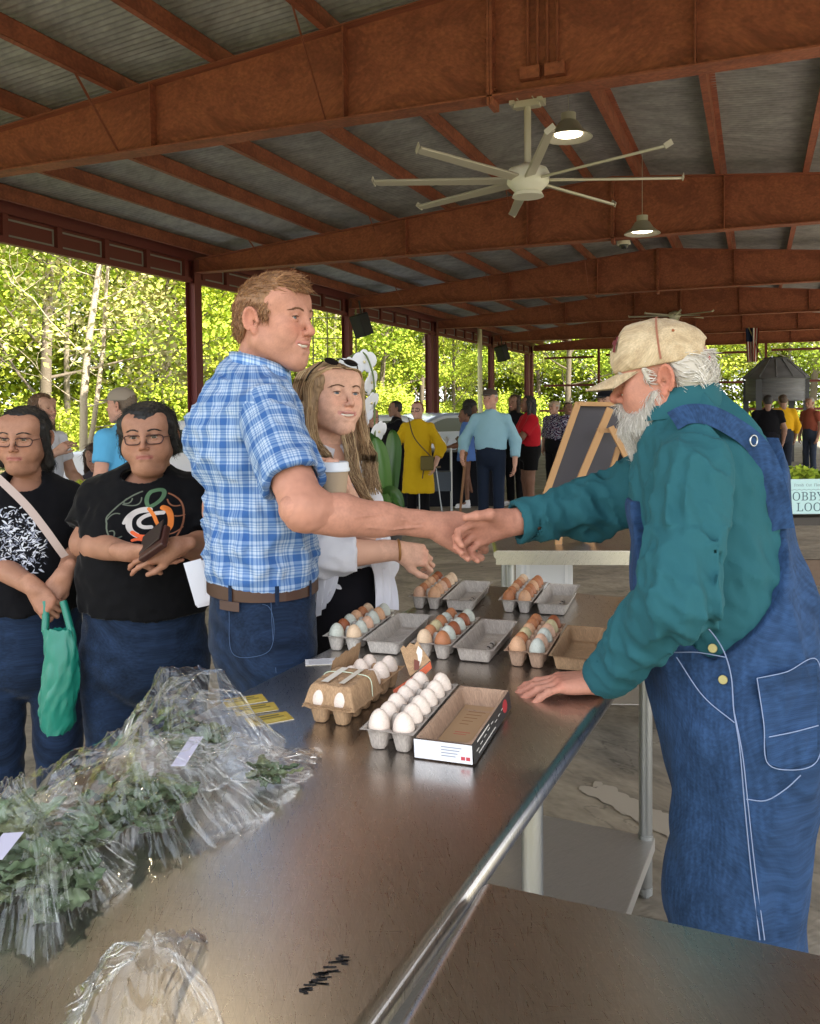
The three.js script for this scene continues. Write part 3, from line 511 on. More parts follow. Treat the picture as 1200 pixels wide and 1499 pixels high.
function sdfMesh(prims, cell, { disp, clip, pad = 0.02, color, uv } = {}) {
  const Q = compile(prims), lo = [1e9, 1e9, 1e9], hi = [-1e9, -1e9, -1e9];
  for (const q of Q) if (!q.neg) { const c = [q.cx, q.cy, q.cz]; for (let i = 0; i < 3; i++) { lo[i] = Math.min(lo[i], c[i] - q.R - pad); hi[i] = Math.max(hi[i], c[i] + q.R + pad); } }
  const B = 8, nb = [0, 1, 2].map((i) => Math.ceil((hi[i] - lo[i]) / cell / B)), n = nb.map((b) => b * B + 1), field = new Float32Array(n[0] * n[1] * n[2]).fill(1), sx = 1, sy = n[0], sz = n[0] * n[1];
  const diag = B * cell * 0.87, active = [];
  for (let bz = 0; bz < nb[2]; bz++) for (let by = 0; by < nb[1]; by++) for (let bx = 0; bx < nb[0]; bx++) {
    const cx = lo[0] + (bx + 0.5) * B * cell, cy = lo[1] + (by + 0.5) * B * cell, cz = lo[2] + (bz + 0.5) * B * cell;
    const near = Q.filter((q) => Math.hypot(cx - q.cx, cy - q.cy, cz - q.cz) < q.R + diag + q.k + pad && primD(q, cx, cy, cz) < (diag + q.k + pad) * (q.t === 'e' ? 1.6 : 1.15));
    if (!near.some((q) => !q.neg)) continue;
    const dc = unionD(near, cx, cy, cz);
    if (dc > (diag + pad) * 1.5) continue;
    const solid = dc < -(diag + pad) * 1.6 && !clip;
    for (let k = 0; k <= B; k++) for (let j = 0; j <= B; j++) for (let i = 0; i <= B; i++) {
      const gi = bx * B + i, gj = by * B + j, gk = bz * B + k, o = gi + gj * sy + gk * sz;
      if (solid) { field[o] = -1; continue; }
      const x = lo[0] + gi * cell, y = lo[1] + gj * cell, z = lo[2] + gk * cell;
      let d = unionD(near, x, y, z);
      if (disp && Math.abs(d) < 0.06) d += disp(x, y, z);
      if (clip) d = Math.max(d, clip(x, y, z));
      field[o] = d;
    }
    if (!solid) active.push(bx, by, bz);
  }
  const vid = new Int32Array(field.length).fill(-1), pos = [], idx = [];
  const cells = [];
  for (let a = 0; a < active.length; a += 3) for (let k = 0; k < B; k++) for (let j = 0; j < B; j++) for (let i = 0; i < B; i++) {
    const gi = active[a] * B + i, gj = active[a + 1] * B + j, gk = active[a + 2] * B + k, o = gi + gj * sy + gk * sz;
    let mask = 0; const v = [];
    for (let c = 0; c < 8; c++) { const f = field[o + (c & 1) * sx + ((c >> 1) & 1) * sy + (c >> 2) * sz]; v.push(f); if (f < 0) mask |= 1 << c; }
    if (mask === 0 || mask === 255) continue;
    let x = 0, y = 0, z = 0, m = 0;
    for (const [p, q] of EDGES) if (((mask >> p) & 1) !== ((mask >> q) & 1)) { const t = v[p] / (v[p] - v[q]); x += (p & 1) + t * ((q & 1) - (p & 1)); y += ((p >> 1) & 1) + t * (((q >> 1) & 1) - ((p >> 1) & 1)); z += (p >> 2) + t * ((q >> 2) - (p >> 2)); m++; }
    vid[o] = pos.length / 3; pos.push(lo[0] + (gi + x / m) * cell, lo[1] + (gj + y / m) * cell, lo[2] + (gk + z / m) * cell); cells.push(gi, gj, gk, o);
  }
  for (let c = 0; c < cells.length; c += 4) {
    const [gi, gj, gk, o] = [cells[c], cells[c + 1], cells[c + 2], cells[c + 3]], f0 = field[o];
    const quad = (ok, o1, A, Bq) => { if (!ok) return; const f1 = field[o1]; if ((f0 < 0) === (f1 < 0)) return; const a = vid[o], b = vid[o - A], d = vid[o - A - Bq], e = vid[o - Bq]; if (a < 0 || b < 0 || d < 0 || e < 0) return; if (f0 < 0) idx.push(a, b, d, a, d, e); else idx.push(a, d, b, a, e, d); };
    quad(gj > 0 && gk > 0, o + sx, sy, sz); quad(gi > 0 && gk > 0, o + sy, sz, sx); quad(gi > 0 && gj > 0, o + sz, sx, sy);
  }
  const g = new THREE.BufferGeometry(); g.setAttribute('position', new THREE.Float32BufferAttribute(pos, 3)); g.setIndex(idx); g.computeVertexNormals();
  paint(g, color, uv);
  return g;
}
const EDGES = []; for (let a = 0; a < 8; a++) for (const b of [1, 2, 4]) if (!(a & b)) EDGES.push([a, a | b]);
function paint(g, color, uv) {
  const p = g.attributes.position, n = p.count;
  if (color) { const c = new Float32Array(n * 3); for (let i = 0; i < n; i++) { const k = color(p.getX(i), p.getY(i), p.getZ(i)); c[i * 3] = k[0]; c[i * 3 + 1] = k[1]; c[i * 3 + 2] = k[2]; } g.setAttribute('color', new THREE.BufferAttribute(c, 3)); }
  if (uv) { const c = new Float32Array(n * 2); for (let i = 0; i < n; i++) { const k = uv(p.getX(i), p.getY(i), p.getZ(i), g.attributes.normal.getX(i), g.attributes.normal.getY(i), g.attributes.normal.getZ(i)); c[i * 2] = k[0]; c[i * 2 + 1] = k[1]; } g.setAttribute('uv', new THREE.BufferAttribute(c, 2)); }
  return g;
}
const joinGeo = (list) => mergeGeometries(list.map((g) => { const h = new THREE.BufferGeometry(); for (const k of ['position', 'normal', 'color']) if (g.attributes[k]) h.setAttribute(k, g.attributes[k]); h.setIndex(g.index); return h; }), false);
const lin = (h) => { const c = hex(h); return [c.r, c.g, c.b]; };
const mul3 = (c, k) => [c[0] * k, c[1] * k, c[2] * k];
const skinBump = tex(256, 256, (u, v) => 0.5 + 0.5 * tfbm(u, v, 40, 3, 4), false, 8, 8);
const skinMat = phys(hex('#ffffff'), { vertexColors: true, roughness: 0.52, specularIntensity: 0.5, sheen: 0.15, sheenColor: hex('#ffb090'), sheenRoughness: 0.5 });
const hairMat = std(hex('#ffffff'), 0.62, 0, { vertexColors: true });
const clothBump = tex(256, 256, (u, v, x, y) => 0.5 + 0.25 * Math.sin(x * Math.PI / 2) * Math.cos(y * Math.PI / 2) + 0.25 * tfbm(u, v, 30, 3, 4), false, 10, 10);
const cloth = (c, rough = 0.9, extra = {}) => phys(c, { roughness: rough, sheen: 0.25, sheenColor: hex('#ffffff'), sheenRoughness: 0.6, specularIntensity: 0.25, bumpMap: clothBump, bumpScale: 0.0008, ...extra });
// a basis from where the head (or hand) points
const frame = (fwd, up, at, s = 1) => { const z = fwd.clone().normalize(), x = up.clone().cross(z).normalize(), y = z.clone().cross(x); return new THREE.Matrix4().makeBasis(x, y, z).scale(V(s, s, s)).setPosition(at); };
const dirOf = (right, ahead, up = 0) => flatRight.clone().multiplyScalar(right).addScaledVector(flatFwd, ahead).setY(up).normalize();

// ----- head: +z is where the face points, +y up, metres for a head 0.23 m high -----
const mir = (fn) => [fn(1), fn(-1)];
function headPrims({ jaw = 1, cheek = 1, nose = 1, smile = 0, open = 0, squint = 0.4, fat = 0, neckTo = V(0, -0.17, -0.05), neckR = 0.056, brow = 1, ears = true } = {}) {
  const L2 = [];
  L2.push(cap(V(0, -0.045, -0.025), neckTo, neckR, neckR * 1.12, { k: 0.03 }));
  L2.push(ell(V(0, 0.036, -0.014), V(0.0745, 0.081, 0.094), { k: 0.03 }));
  L2.push(ell(V(0, 0.03, 0.035), V(0.064, 0.06, 0.056), { k: 0.03 }));
  L2.push(ell(V(0, -0.03, 0.028), V(0.059 + fat * 0.014, 0.07, 0.058), { k: 0.03 }));
  for (const s of [1, -1]) {
    L2.push(cap(V(s * 0.053 * jaw, -0.05, -0.004), V(s * 0.017 * jaw, -0.098, 0.064), 0.02 + fat * 0.01, 0.017, { k: 0.035 }));
    L2.push(ell(V(s * 0.041 * cheek, -0.012, 0.057), V(0.02, 0.017, 0.021), { k: 0.03 }));
    L2.push(ell(V(s * (0.036 + fat * 0.004) * cheek, -0.042, 0.056), V(0.023 + fat * 0.008, 0.024 + fat * 0.006, 0.022), { k: 0.03 }));
    L2.push(ell(V(s * 0.045, 0.062, 0.045), V(0.025, 0.03, 0.03), { k: 0.03 }));
  }
  L2.push(ball(V(0, -0.1, 0.072), 0.0165 * jaw, { k: 0.03 }));
  if (fat) L2.push(ell(V(0, -0.112, 0.03), V(0.052, 0.026, 0.044).multiplyScalar(0.8 + fat * 0.25), { k: 0.03 }));
  L2.push(ell(V(0, -0.06, 0.073), V(0.031, 0.03, 0.022), { k: 0.025 }));
  L2.push(cap(V(-0.036, 0.027, 0.0765), V(0.036, 0.027, 0.0765), 0.0085 * brow, 0.0085 * brow, { k: 0.02 }), ball(V(0, 0.028, 0.084), 0.008, { k: 0.02 }));
  for (const s of [1, -1]) L2.push(ell(V(s * 0.0325, 0.01, 0.098), V(0.019, 0.0125, 0.021), { k: 0.012, neg: true }));
  // lids over the eyeball
  for (const s of [1, -1]) {
    const e = V(s * 0.032, 0.0095, 0.0735), gap = lerp(0.0062, 0.0026, squint), R = 0.0136;
    for (const [yy, rr2] of [[gap + 0.0032, 0.0032], [-gap - 0.0024, 0.0028]]) for (let k = 0; k < 4; k++) {
      const at = (u) => { const a = lerp(-0.95, 0.95, u), yv = yy * (1 - 0.55 * Math.abs(a) ** 2) ; return V(e.x + Math.sin(a) * R, e.y + yv, e.z + Math.cos(a) * R * 0.98 - 0.001); };
      L2.push(cap(at(k / 4), at((k + 1) / 4), rr2, rr2, { k: 0.003 }));
    }
    L2.push(ell(V(s * 0.032, 0.0235, 0.077), V(0.017, 0.006, 0.008), { k: 0.008 }));
    if (smile) L2.push(ell(V(s * 0.035, -0.011, 0.072), V(0.015, 0.006, 0.009), { k: 0.01 }));
  }
  // nose
  const nz = nose;
  L2.push(cap(V(0, 0.02, 0.0895), V(0, -0.019, 0.104 + 0.006 * nz), 0.0075, 0.0085 * nz, { k: 0.014 }), ball(V(0, -0.0255, 0.1055 + 0.006 * nz), 0.0097 * nz, { k: 0.012 }));
  for (const s of [1, -1]) L2.push(ell(V(s * 0.0125 * nz, -0.029, 0.0985), V(0.0085, 0.0075, 0.0105).multiplyScalar(nz), { k: 0.007 }));
  for (const s of [1, -1]) L2.push(ell(V(s * 0.0064 * nz, -0.0385, 0.1035), V(0.0035, 0.004, 0.0055), { k: 0.004, neg: true }));
  // mouth
  const w = 0.0245 + 0.008 * smile, cy = -0.0615 + 0.0115 * smile, cz = 0.0825 - 0.0075 * smile, o = open * 0.0055, sm = smile * 0.0025;
  const up = [V(-w, cy, cz), V(-0.012, -0.056 + o - sm * 0.4, 0.0945), V(-0.004, -0.0535 + o - sm, 0.0975), V(0.004, -0.0535 + o - sm, 0.0975), V(0.012, -0.056 + o - sm * 0.4, 0.0945), V(w, cy, cz)];
  const dn = [V(-w, cy - 0.001, cz - 0.001), V(-0.012, -0.067 - o * 1.3 - sm, 0.0925), V(0.012, -0.067 - o * 1.3 - sm, 0.0925), V(w, cy - 0.001, cz - 0.001)];
  if (open) L2.push(ell(V(0, -0.0605 - sm * 0.8, 0.097), V(0.017, 0.0035 + o, 0.016), { k: 0.003, neg: true }), ...mir((s) => ell(V(s * 0.0165, -0.0585 + sm * 1.2, 0.093), V(0.0115, 0.003 + o * 0.75, 0.016), { k: 0.003, neg: true })));
  for (let i = 0; i < up.length - 1; i++) L2.push(cap(up[i], up[i + 1], i === 0 ? 0.0025 : 0.0042, i === up.length - 2 ? 0.0025 : 0.0042, { k: 0.006 }));
  for (let i = 0; i < dn.length - 1; i++) L2.push(cap(dn[i], dn[i + 1], i === 0 ? 0.0025 : 0.0055, i === dn.length - 2 ? 0.0025 : 0.0055, { k: 0.006 }));
  if (!open) for (let i = 0; i < 5; i++) L2.push(cap(up[i].clone().add(V(0, -0.0048, 0.0052)), up[i + 1].clone().add(V(0, -0.0048, 0.0052)), 0.0014, 0.0014, { k: 0.003, neg: true }));
  if (smile) for (const s of [1, -1]) L2.push(cap(V(s * 0.02, -0.03, 0.096), V(s * 0.037, -0.057, 0.085), 0.0022, 0.002, { k: 0.008, neg: true }));
  if (ears) for (const s of [1, -1]) {
    const q = new THREE.Quaternion().setFromEuler(new THREE.Euler(-0.15, s * -0.45, s * -0.12)), C = V(s * 0.0845, 0.002, -0.014), at = (a, k = 1) => V(0, Math.sin(a) * 0.030 * k - (k < 1 ? 0 : 0), Math.cos(a) * 0.0175 * k).applyQuaternion(q).add(C);
    L2.push(ell(C, V(0.006, 0.029, 0.0165), { k: 0.01, q }));
    L2.push(ell(C.clone().add(V(s * 0.0065, 0.003, 0.001)), V(0.0075, 0.021, 0.0115), { k: 0.002, q, neg: true }), ell(C.clone().add(V(s * 0.001, -0.006, 0.006)), V(0.009, 0.009, 0.006), { k: 0.002, neg: true }));
    for (let i = 0; i < 10; i++) { const a0 = lerp(-0.1, 4.1, i / 10), a1 = lerp(-0.1, 4.1, (i + 1) / 10); L2.push(cap(at(a0).add(V(s * 0.003, 0, 0)), at(a1).add(V(s * 0.003, 0, 0)), 0.0037, 0.0037, { k: 0.003 })); }
    L2.push(ball(V(s * 0.081, -0.029, -0.006), 0.0075, { k: 0.006 }), ball(V(s * 0.079, -0.002, 0.003), 0.0045, { k: 0.004 }));
  }
  return L2;
}
function skinPaint(base, { lips = [0.62, 0.28, 0.25], flush = 0.25, redness = [1.15, 0.78, 0.72], stubble = 0, stubbleC = [0.4, 0.3, 0.24], mouth = 0 } = {}) {
  return (x, y, z) => {
    let c = mul3(base, 1 + 0.09 * noise3(x * 40, y * 40, z * 40) + 0.09 * noise3(x * 190, y * 190, z * 190));
    const red = Math.exp(-(((Math.abs(x) - 0.038) / 0.02) ** 2 + ((y + 0.02) / 0.022) ** 2)) * (z > 0.02 ? 1 : 0) + 1.0 * Math.exp(-((x / 0.018) ** 2 + ((y + 0.027) / 0.016) ** 2)) * (z > 0.085 ? 1 : 0) + 0.8 * sstep(0.078, 0.086, Math.abs(x)) * (z < 0.02 && Math.abs(y) < 0.045 ? 1 : 0);
    c = mixc(c, [c[0] * redness[0], c[1] * redness[1], c[2] * redness[2]], clamp(red * flush * 2));
    if (stubble && z > -0.02) { const s = sstep(-0.035, -0.06, y - (Math.abs(x) > 0.04 ? 0.02 : 0)) * (0.7 + 0.3 * noise3(x * 300, y * 300, z * 300)); c = mixc(c, stubbleC, stubble * clamp(s)); }
    const cy = -0.0605 + mouth * 0.003, lipD = Math.abs(x) < 0.027 + 0.005 * mouth && z > 0.078 ? Math.abs(y - cy - (Math.abs(x) / 0.027) ** 2 * 0.004 * mouth) : 1;
    if (lipD < 0.02) c = mixc(c, lips, 0.8 * (1 - sstep(0.005, Math.max(0.0062, 0.0112 - Math.abs(x) * 0.12), lipD)));
    return c;
  };
}
function eyeParts(parent, M, iris = '#4a5a66', squint = 0.4, holder = 'eye') {
  for (const s of [1, -1]) {
    const g = new THREE.SphereGeometry(0.0122, 18, 14).rotateX(Math.PI / 2).translate(s * 0.032, 0.0095, 0.0735);
    const ic = lin(iris);
    paint(g, (x, y, z) => { const r = Math.hypot(x - s * 0.032, y - 0.0095); return z > 0.0735 && r < 0.0026 ? [0.01, 0.01, 0.01] : z > 0.0735 && r < 0.0068 ? ic : [0.36, 0.32, 0.3]; });
    const m = part(holder, g, eyeMat, parent); m.applyMatrix4(M);
  }
}
const eyeMat = std(hex('#ffffff'), 0.15, 0, { vertexColors: true });
const teethMat = std(hex('#e8e2d6'), 0.3);
// depth of the face's surface at (x, y) in head space
const faceZ = (Q, x, y) => { let z = 0.14; for (let i = 0; i < 60; i++) { const d = unionD(Q, x, y, z); if (d < 0.0006) break; z -= Math.max(0.0008, d * 0.8); } return z; };
function browLocks(bunch, Q, c, { thick = 1, arch = 0.004, n = 60, y0 = 0.029 } = {}) {
  for (const s of [1, -1]) for (let i = 0; i < n; i++) {
    const u = rnd(), x = s * lerp(0.013, 0.049, u), y = y0 + arch * Math.sin(u * Math.PI * 0.85) * 1.4 - u * u * 0.004 + rr(-0.0026, 0.0026) * thick * (1 - 0.5 * u), x2 = x + s * 0.009, y2 = y + lerp(0.003, -0.002, u);
    const a = V(x, y, faceZ(Q, x, y) + 0.0006), b = V(x2, y2, faceZ(Q, x2, y2) + 0.0008);
    bunch.add(lock([a, a.clone().lerp(b, 0.5).add(V(0, 0, 0.0012)), b], 0.0011 * thick, 0.0004, 3), c);
  }
}
function lashLine(bunch, c, squint) {
  for (const s of [1, -1]) { const e = V(s * 0.032, 0.0095, 0.0735), gap = lerp(0.0062, 0.0026, squint), pts = []; for (let k = 0; k <= 8; k++) { const a = lerp(-1.0, 1.0, k / 8); pts.push(V(e.x + Math.sin(a) * 0.0152, e.y + (gap + 0.0008) * (1 - 0.5 * a * a), e.z + Math.cos(a) * 0.0155)); } bunch.add(lock(pts, 0.0012, 0.001, 4), c); }
}
// ----- hand: wrist at the origin, +z along the fingers, +y out of the back of the hand, thumb on the +x side (mirror for the other hand) -----
function handPrims({ curl = [0.25, 0.35, 0.4, 0.45], spread = 0.08, thumb = [0.9, 0.25, 0.25], thumbDrop = 0.35, side = 1, cupped = 0, r = 1, splay } = {}) {
  const Lh = [], X = side;
  const K = [[0.028, 0.088, 0.045, 0.027, 0.022], [0.0085, 0.092, 0.05, 0.031, 0.023], [-0.011, 0.087, 0.046, 0.029, 0.022], [-0.0285, 0.078, 0.036, 0.022, 0.019]];
  Lh.push(cap(V(0, 0, -0.045), V(0, 0, 0.014), 0.0215 * r, 0.026 * r, { n: V(0, 1, 0), s: 0.8, k: 0.02 }));
  K.forEach(([x, z, l1, l2, l3], i) => {
    const drop = -cupped * 0.012 * Math.abs(i - 1.2), kn = V(x * X, 0.002 + drop, z), w = V(x * X * 0.55, 0, 0.008);
    Lh.push(cap(w, kn, 0.0135 * r, 0.0105 * r, { k: 0.012 }), cap(w.clone().add(V(0, 0.0108 * r, 0.012)), kn.clone().add(V(0, 0.0075 * r, 0)), 0.0026, 0.0036, { k: 0.005 }));
    const c = Array.isArray(curl[i]) ? curl[i] : [curl[i], curl[i] * 1.15, curl[i] * 0.75];
    let a = 0, p = kn.clone(); const yaw = (splay ? splay[i] : (1.2 - i) * spread) * X;
    [l1, l2, l3].forEach((l, j) => { a += c[j]; const d = V(Math.sin(yaw) * Math.cos(a), -Math.sin(a), Math.cos(yaw) * Math.cos(a)), q = p.clone().addScaledVector(d, l * (0.98)); Lh.push(cap(p, q, [0.0089, 0.0082, 0.0076][j] * r * (i === 3 ? 0.88 : 1), [0.0082, 0.0076, 0.0066][j] * r * (i === 3 ? 0.88 : 1), { k: 0.0025 }), ball(p.clone().add(V(0, 0.0012, 0)), [0.0094, 0.0087, 0.008][j] * r * (i === 3 ? 0.88 : 1), { k: 0.004 })); p = q; });
  });
  Lh.push(ell(V(0, -0.004, 0.05), V(0.038, 0.0145, 0.045).multiplyScalar(r), { k: 0.015 }));
  const tb = V(0.02 * X, -0.006, 0.018), a0 = thumb[0], d0 = V(Math.sin(a0) * X, -thumbDrop, Math.cos(a0)).normalize(), p1 = tb.clone().addScaledVector(d0, 0.044);
  Lh.push(cap(tb, p1, 0.0165 * r, 0.0125 * r, { k: 0.016 }));
  const a1 = a0 - thumb[1], d1 = V(Math.sin(a1) * X, -thumbDrop * 0.8, Math.cos(a1)).normalize(), p2 = p1.clone().addScaledVector(d1, 0.034); Lh.push(cap(p1, p2, 0.0118 * r, 0.0105 * r, { k: 0.006 }));
  const a2 = a1 - thumb[2], d2 = V(Math.sin(a2) * X, -thumbDrop * 0.6, Math.cos(a2)).normalize(), p3 = p2.clone().addScaledVector(d2, 0.026); Lh.push(cap(p2, p3, 0.0106 * r, 0.008 * r, { k: 0.005 }));
  return Lh;
}
// the same shapes moved into the world
function moved(prims, M) { const q0 = new THREE.Quaternion(), t = V(0, 0, 0), sc = V(1, 1, 1); M.decompose(t, q0, sc); const s = sc.x; return prims.map((p) => (p.t === 'c' ? { ...p, a: p.a.clone().applyMatrix4(M), b: p.b.clone().applyMatrix4(M), ra: p.ra * s, rb: p.rb * s, k: p.k * s, ...(p.n ? { n: p.n.clone().applyQuaternion(q0) } : {}) } : { ...p, c: p.c.clone().applyMatrix4(M), r: p.r.clone().multiplyScalar(s), k: p.k * s, q: p.q ? q0.clone().multiply(p.q) : q0.clone() })); }
// a hand grown together with the forearm it ends
function hand(M, base, opts, cell = 0.0028, arm) {
  const inv = M.clone().invert(), q = V(0, 0, 0);
  return sdfMesh([...(arm ?? []), ...moved(handPrims(opts), M)], cell, { color: (x, y, z) => { q.set(x, y, z).applyMatrix4(inv); const kn = Math.exp(-(((q.z - 0.088) / 0.012) ** 2)) * (q.y > 0 ? 1 : 0), c = mul3(base, 1 + 0.08 * noise3(x * 30, y * 30, z * 30) + 0.08 * noise3(x * 120, y * 120, z * 120)); return mixc(c, [c[0] * 1.1, c[1] * 0.82, c[2] * 0.78], 0.4 * kn + 0.25 * sstep(0.12, 0.16, q.z)); } });
}
// hair texture: short locks grown from a base mesh
function combLocks(bunch, base, n, dirFn, len, r, cols, keep) {
  const p = base.attributes.position, nn = base.attributes.normal;
  for (let i = 0, tries = 0; i < n && tries < n * 6; tries++) {
    const k = Math.floor(rnd() * p.count), a = V(p.getX(k), p.getY(k), p.getZ(k)), nm = V(nn.getX(k), nn.getY(k), nn.getZ(k));
    if (keep && !keep(a)) continue;
    const d = dirFn(a, nm), l = len * rr(0.6, 1.3), up = rr(0.02, 0.22);
    d.addScaledVector(nm, -d.dot(nm)).normalize(); const q = nm.clone().multiplyScalar(up).add(d).add(V(rr(-0.2, 0.2), rr(-0.2, 0.2), rr(-0.2, 0.2))).normalize();
    bunch.add(lock([a.clone().addScaledVector(nm, -0.002), a.clone().addScaledVector(q, l * 0.4).addScaledVector(nm, 0.001), a.clone().addScaledVector(q.clone().addScaledVector(nm, -up * 0.9), l)], r, r * 0.25, 3), cols[Math.floor(rnd() * cols.length)]);
    i++;
  }
}
const colv = (h) => hex(h);
const toLocal = (g, base) => g.translate(-base.x, -base.y, -base.z);

// ---------- tall man in the plaid shirt ----------
const jeansTex = tex(512, 512, (u, v, x, y) => { const n = tfbm(u, v, 6, 4, 3), m = tfbm(u, v, 50, 3, 5), tw = ((x + y * 2) % 6 < 3 ? 0.04 : -0.04); const k = 1 + n * 0.35 + m * 0.25 + tw; return [0.115 * k, 0.165 * k, 0.25 * k]; }, true, 2, 2);
const jeansDark = cloth(hex('#ffffff'), 0.92, { map: jeansTex });
const torsoUV = (c, right, fwd, R) => (x, y, z) => { const dx = x - c.x, dz = z - c.z, a = Math.atan2(dx * right.x + dz * right.z, -(dx * fwd.x + dz * fwd.z)); return [a * R, y]; };
function legsAndFeet(J, r) {   // bare body below the waist
  return ['L', 'R'].flatMap((s) => [cap(J['hip' + s], J['kn' + s], r, r * 0.72, { k: 0.04 }), cap(J['kn' + s], J['an' + s], r * 0.7, r * 0.45, { k: 0.03 }), cap(J['an' + s].clone().add(V(0, -0.03, 0)), J['toe' + s], 0.035, 0.03, { k: 0.03 })]);
}
function trousers(J, { hip = 0.165, hipS = 0.8, thigh = 0.1, knee = 0.075, hem = 0.07, waistY = 0, f, k = 0.05 }) {
  const Lp = [cap(J.waist.clone().add(V(0, waistY, 0)), J.pelvis, hip * 0.95, hip, { n: f, s: hipS, k, cutA: true })];
  for (const s of ['L', 'R']) Lp.push(cap(J['hip' + s], J['kn' + s], thigh, knee, { k: 0.02 }), cap(J['kn' + s], J['an' + s].clone().add(V(0, -0.03, 0)), knee, hem, { k: 0.02, cutB: true }));
  return Lp;
}
function shoes(person, J, f, base, c, sole = '#d8d4cc', sc = 1) {
  for (const s of ['L', 'R']) {
    const a = J['an' + s], fl = J['toe' + s].clone().sub(a).setY(0).normalize(), heel = a.clone().setY(0.035), toe = heel.clone().addScaledVector(fl, 0.17 * sc);
    const g = sdfMesh([cap(heel, toe, 0.042 * sc, 0.036 * sc, { k: 0.02 }), cap(heel.clone().setY(0.06), heel.clone().setY(0.1), 0.042 * sc, 0.04 * sc, { k: 0.03 })], 0.01, { clip: (x, y) => 0.018 - y });
    const sh = part('shoe', toLocal(g, base), c, person);
    const so = sdfMesh([cap(heel.clone().addScaledVector(fl, -0.01).setY(0.014), toe.clone().addScaledVector(fl, 0.012).setY(0.014), 0.046 * sc, 0.038 * sc)], 0.008, { clip: (x, y) => Math.max(0.002 - y, y - 0.022) });
    part('sole', toLocal(so, base), std(hex(sole), 0.8), sh);
  }
}
{
  reseed(401);
  const f = dirOf(0.87, 0.5), r = dirOf(0.5, -0.87), Z = 2.3, base = P(372, 900, Z).setY(0);
  const J = { neck: P(372, 556, Z), chest: P(370, 655, Z), belly: P(380, 770, Z), waist: P(384, 846, Z), pelvis: P(384, 930, Z), shR: P(392, 606, Z - 0.15), elR: P(446, 746, Z - 0.34), wrR: P(628, 768, Z - 0.2), shL: P(332, 604, Z + 0.17), elL: P(322, 745, Z + 0.2), wrL: P(318, 850, Z + 0.12) };
  for (const [s, q] of [['R', 1], ['L', -1]]) { const h = J.pelvis.clone().addScaledVector(r, 0.09 * q).add(V(0, -0.02, 0)); J['hip' + s] = h; J['kn' + s] = h.clone().setY(0.52).addScaledVector(f, 0.03); J['an' + s] = h.clone().setY(0.09).addScaledVector(f, -0.01); J['toe' + s] = J['an' + s].clone().setY(0.03).addScaledVector(f, 0.16); }
  const person = thing('person', 'tall man in blue and white plaid shirt and jeans reaching out to shake hands', 'person', base);
  const skin = [0.47, 0.225, 0.158];
  // body
  const hf = dirOf(0.9, -0.42, -0.02), HM = frame(hf, V(0, 1, 0).addScaledVector(flatRight, 0.05), P(402, 474, Z), 1.03), HP = headPrims({ jaw: 1.14, cheek: 1, nose: 0.98, smile: 1, open: 0.9, squint: 0.6, neckR: 0.062, neckTo: V(0, -0.16, -0.06), brow: 1.15 });
  const headG = sdfMesh(HP, 0.0028, { color: skinPaint(skin, { flush: 0.2, stubble: 0.22, stubbleC: [0.36, 0.2, 0.14], lips: [0.5, 0.2, 0.17], mouth: 1 }) }).applyMatrix4(HM);
  const armSkin = (x, y, z) => mul3(skin, 1 + 0.09 * noise3(x * 12, y * 12, z * 12) + 0.06 * noise3(x * 60, y * 60, z * 60));
  const fa = J.wrR.clone().sub(J.elR), fm = J.elR.clone().addScaledVector(fa, 0.28);
  const limbs = sdfMesh([
    cap(J.neck, J.chest, 0.055, 0.11, { k: 0.04 }), cap(J.chest, J.waist, 0.12, 0.11, { k: 0.05 }), cap(J.neck.clone().add(V(0, -0.06, 0)), J.shR, 0.045, 0.045, { k: 0.04 }), cap(J.neck.clone().add(V(0, -0.06, 0)), J.shL, 0.045, 0.045, { k: 0.04 }),
    cap(J.shR, J.elR, 0.05, 0.044, { k: 0.03 }), cap(J.shR.clone().lerp(J.elR, 0.5).add(V(0, -0.012, 0)), J.elR, 0.046, 0.044, { k: 0.03 }), cap(J.elR, fm, 0.043, 0.0455, { k: 0.03 }),
    cap(J.shL, J.elL, 0.055, 0.045, { k: 0.03 }), cap(J.elL, J.wrL, 0.045, 0.03, { k: 0.03 }), cap(J.waist, J.pelvis, 0.1, 0.12, { k: 0.05 }), ...legsAndFeet(J, 0.085)], 0.0085, { color: armSkin, disp: (x, y, z) => 0.0016 * noise3(x * 30, y * 30, z * 30) });
  // the bare forearm, finer, with the veins that run to the hand
  const armP = [cap(J.elR.clone().addScaledVector(fa, -0.06), fm, 0.042, 0.0455, { k: 0.03 }), cap(fm, J.elR.clone().addScaledVector(fa, 0.62), 0.0455, 0.037, { k: 0.02 }), cap(J.elR.clone().addScaledVector(fa, 0.6), J.wrR.clone().addScaledVector(fa, 0.03), 0.037, 0.0285, { n: dirOf(0.1, -1, 0.1), s: 0.86, k: 0.02 }), cap(J.elR.clone().addScaledVector(fa, 0.1).add(V(0, -0.018, 0)), J.elR.clone().addScaledVector(fa, 0.55).add(V(0, -0.012, 0)), 0.03, 0.024, { k: 0.03 })], AQ = compile(armP);
  const onA = (x, y) => { const o = camera.position, d = P(x, y, 1).sub(o).normalize(); let t = 1.4; for (let i = 0; i < 80; i++) { const e = unionD(AQ, o.x + d.x * t, o.y + d.y * t, o.z + d.z * t); if (e < 0.0005) break; t += e * 0.7; } return o.clone().addScaledVector(d, t + 0.0005); };
  for (const v of [[[520, 757], [560, 752], [590, 760], [620, 757]], [[560, 752], [585, 745], [618, 750]], [[540, 772], [575, 775], [618, 771]], [[590, 760], [606, 766], [622, 764]]]) for (let i = 0; i < v.length - 1; i++) armP.push(cap(onA(...v[i]), onA(...v[i + 1]), 0.0021, 0.0021, { k: 0.004 }));
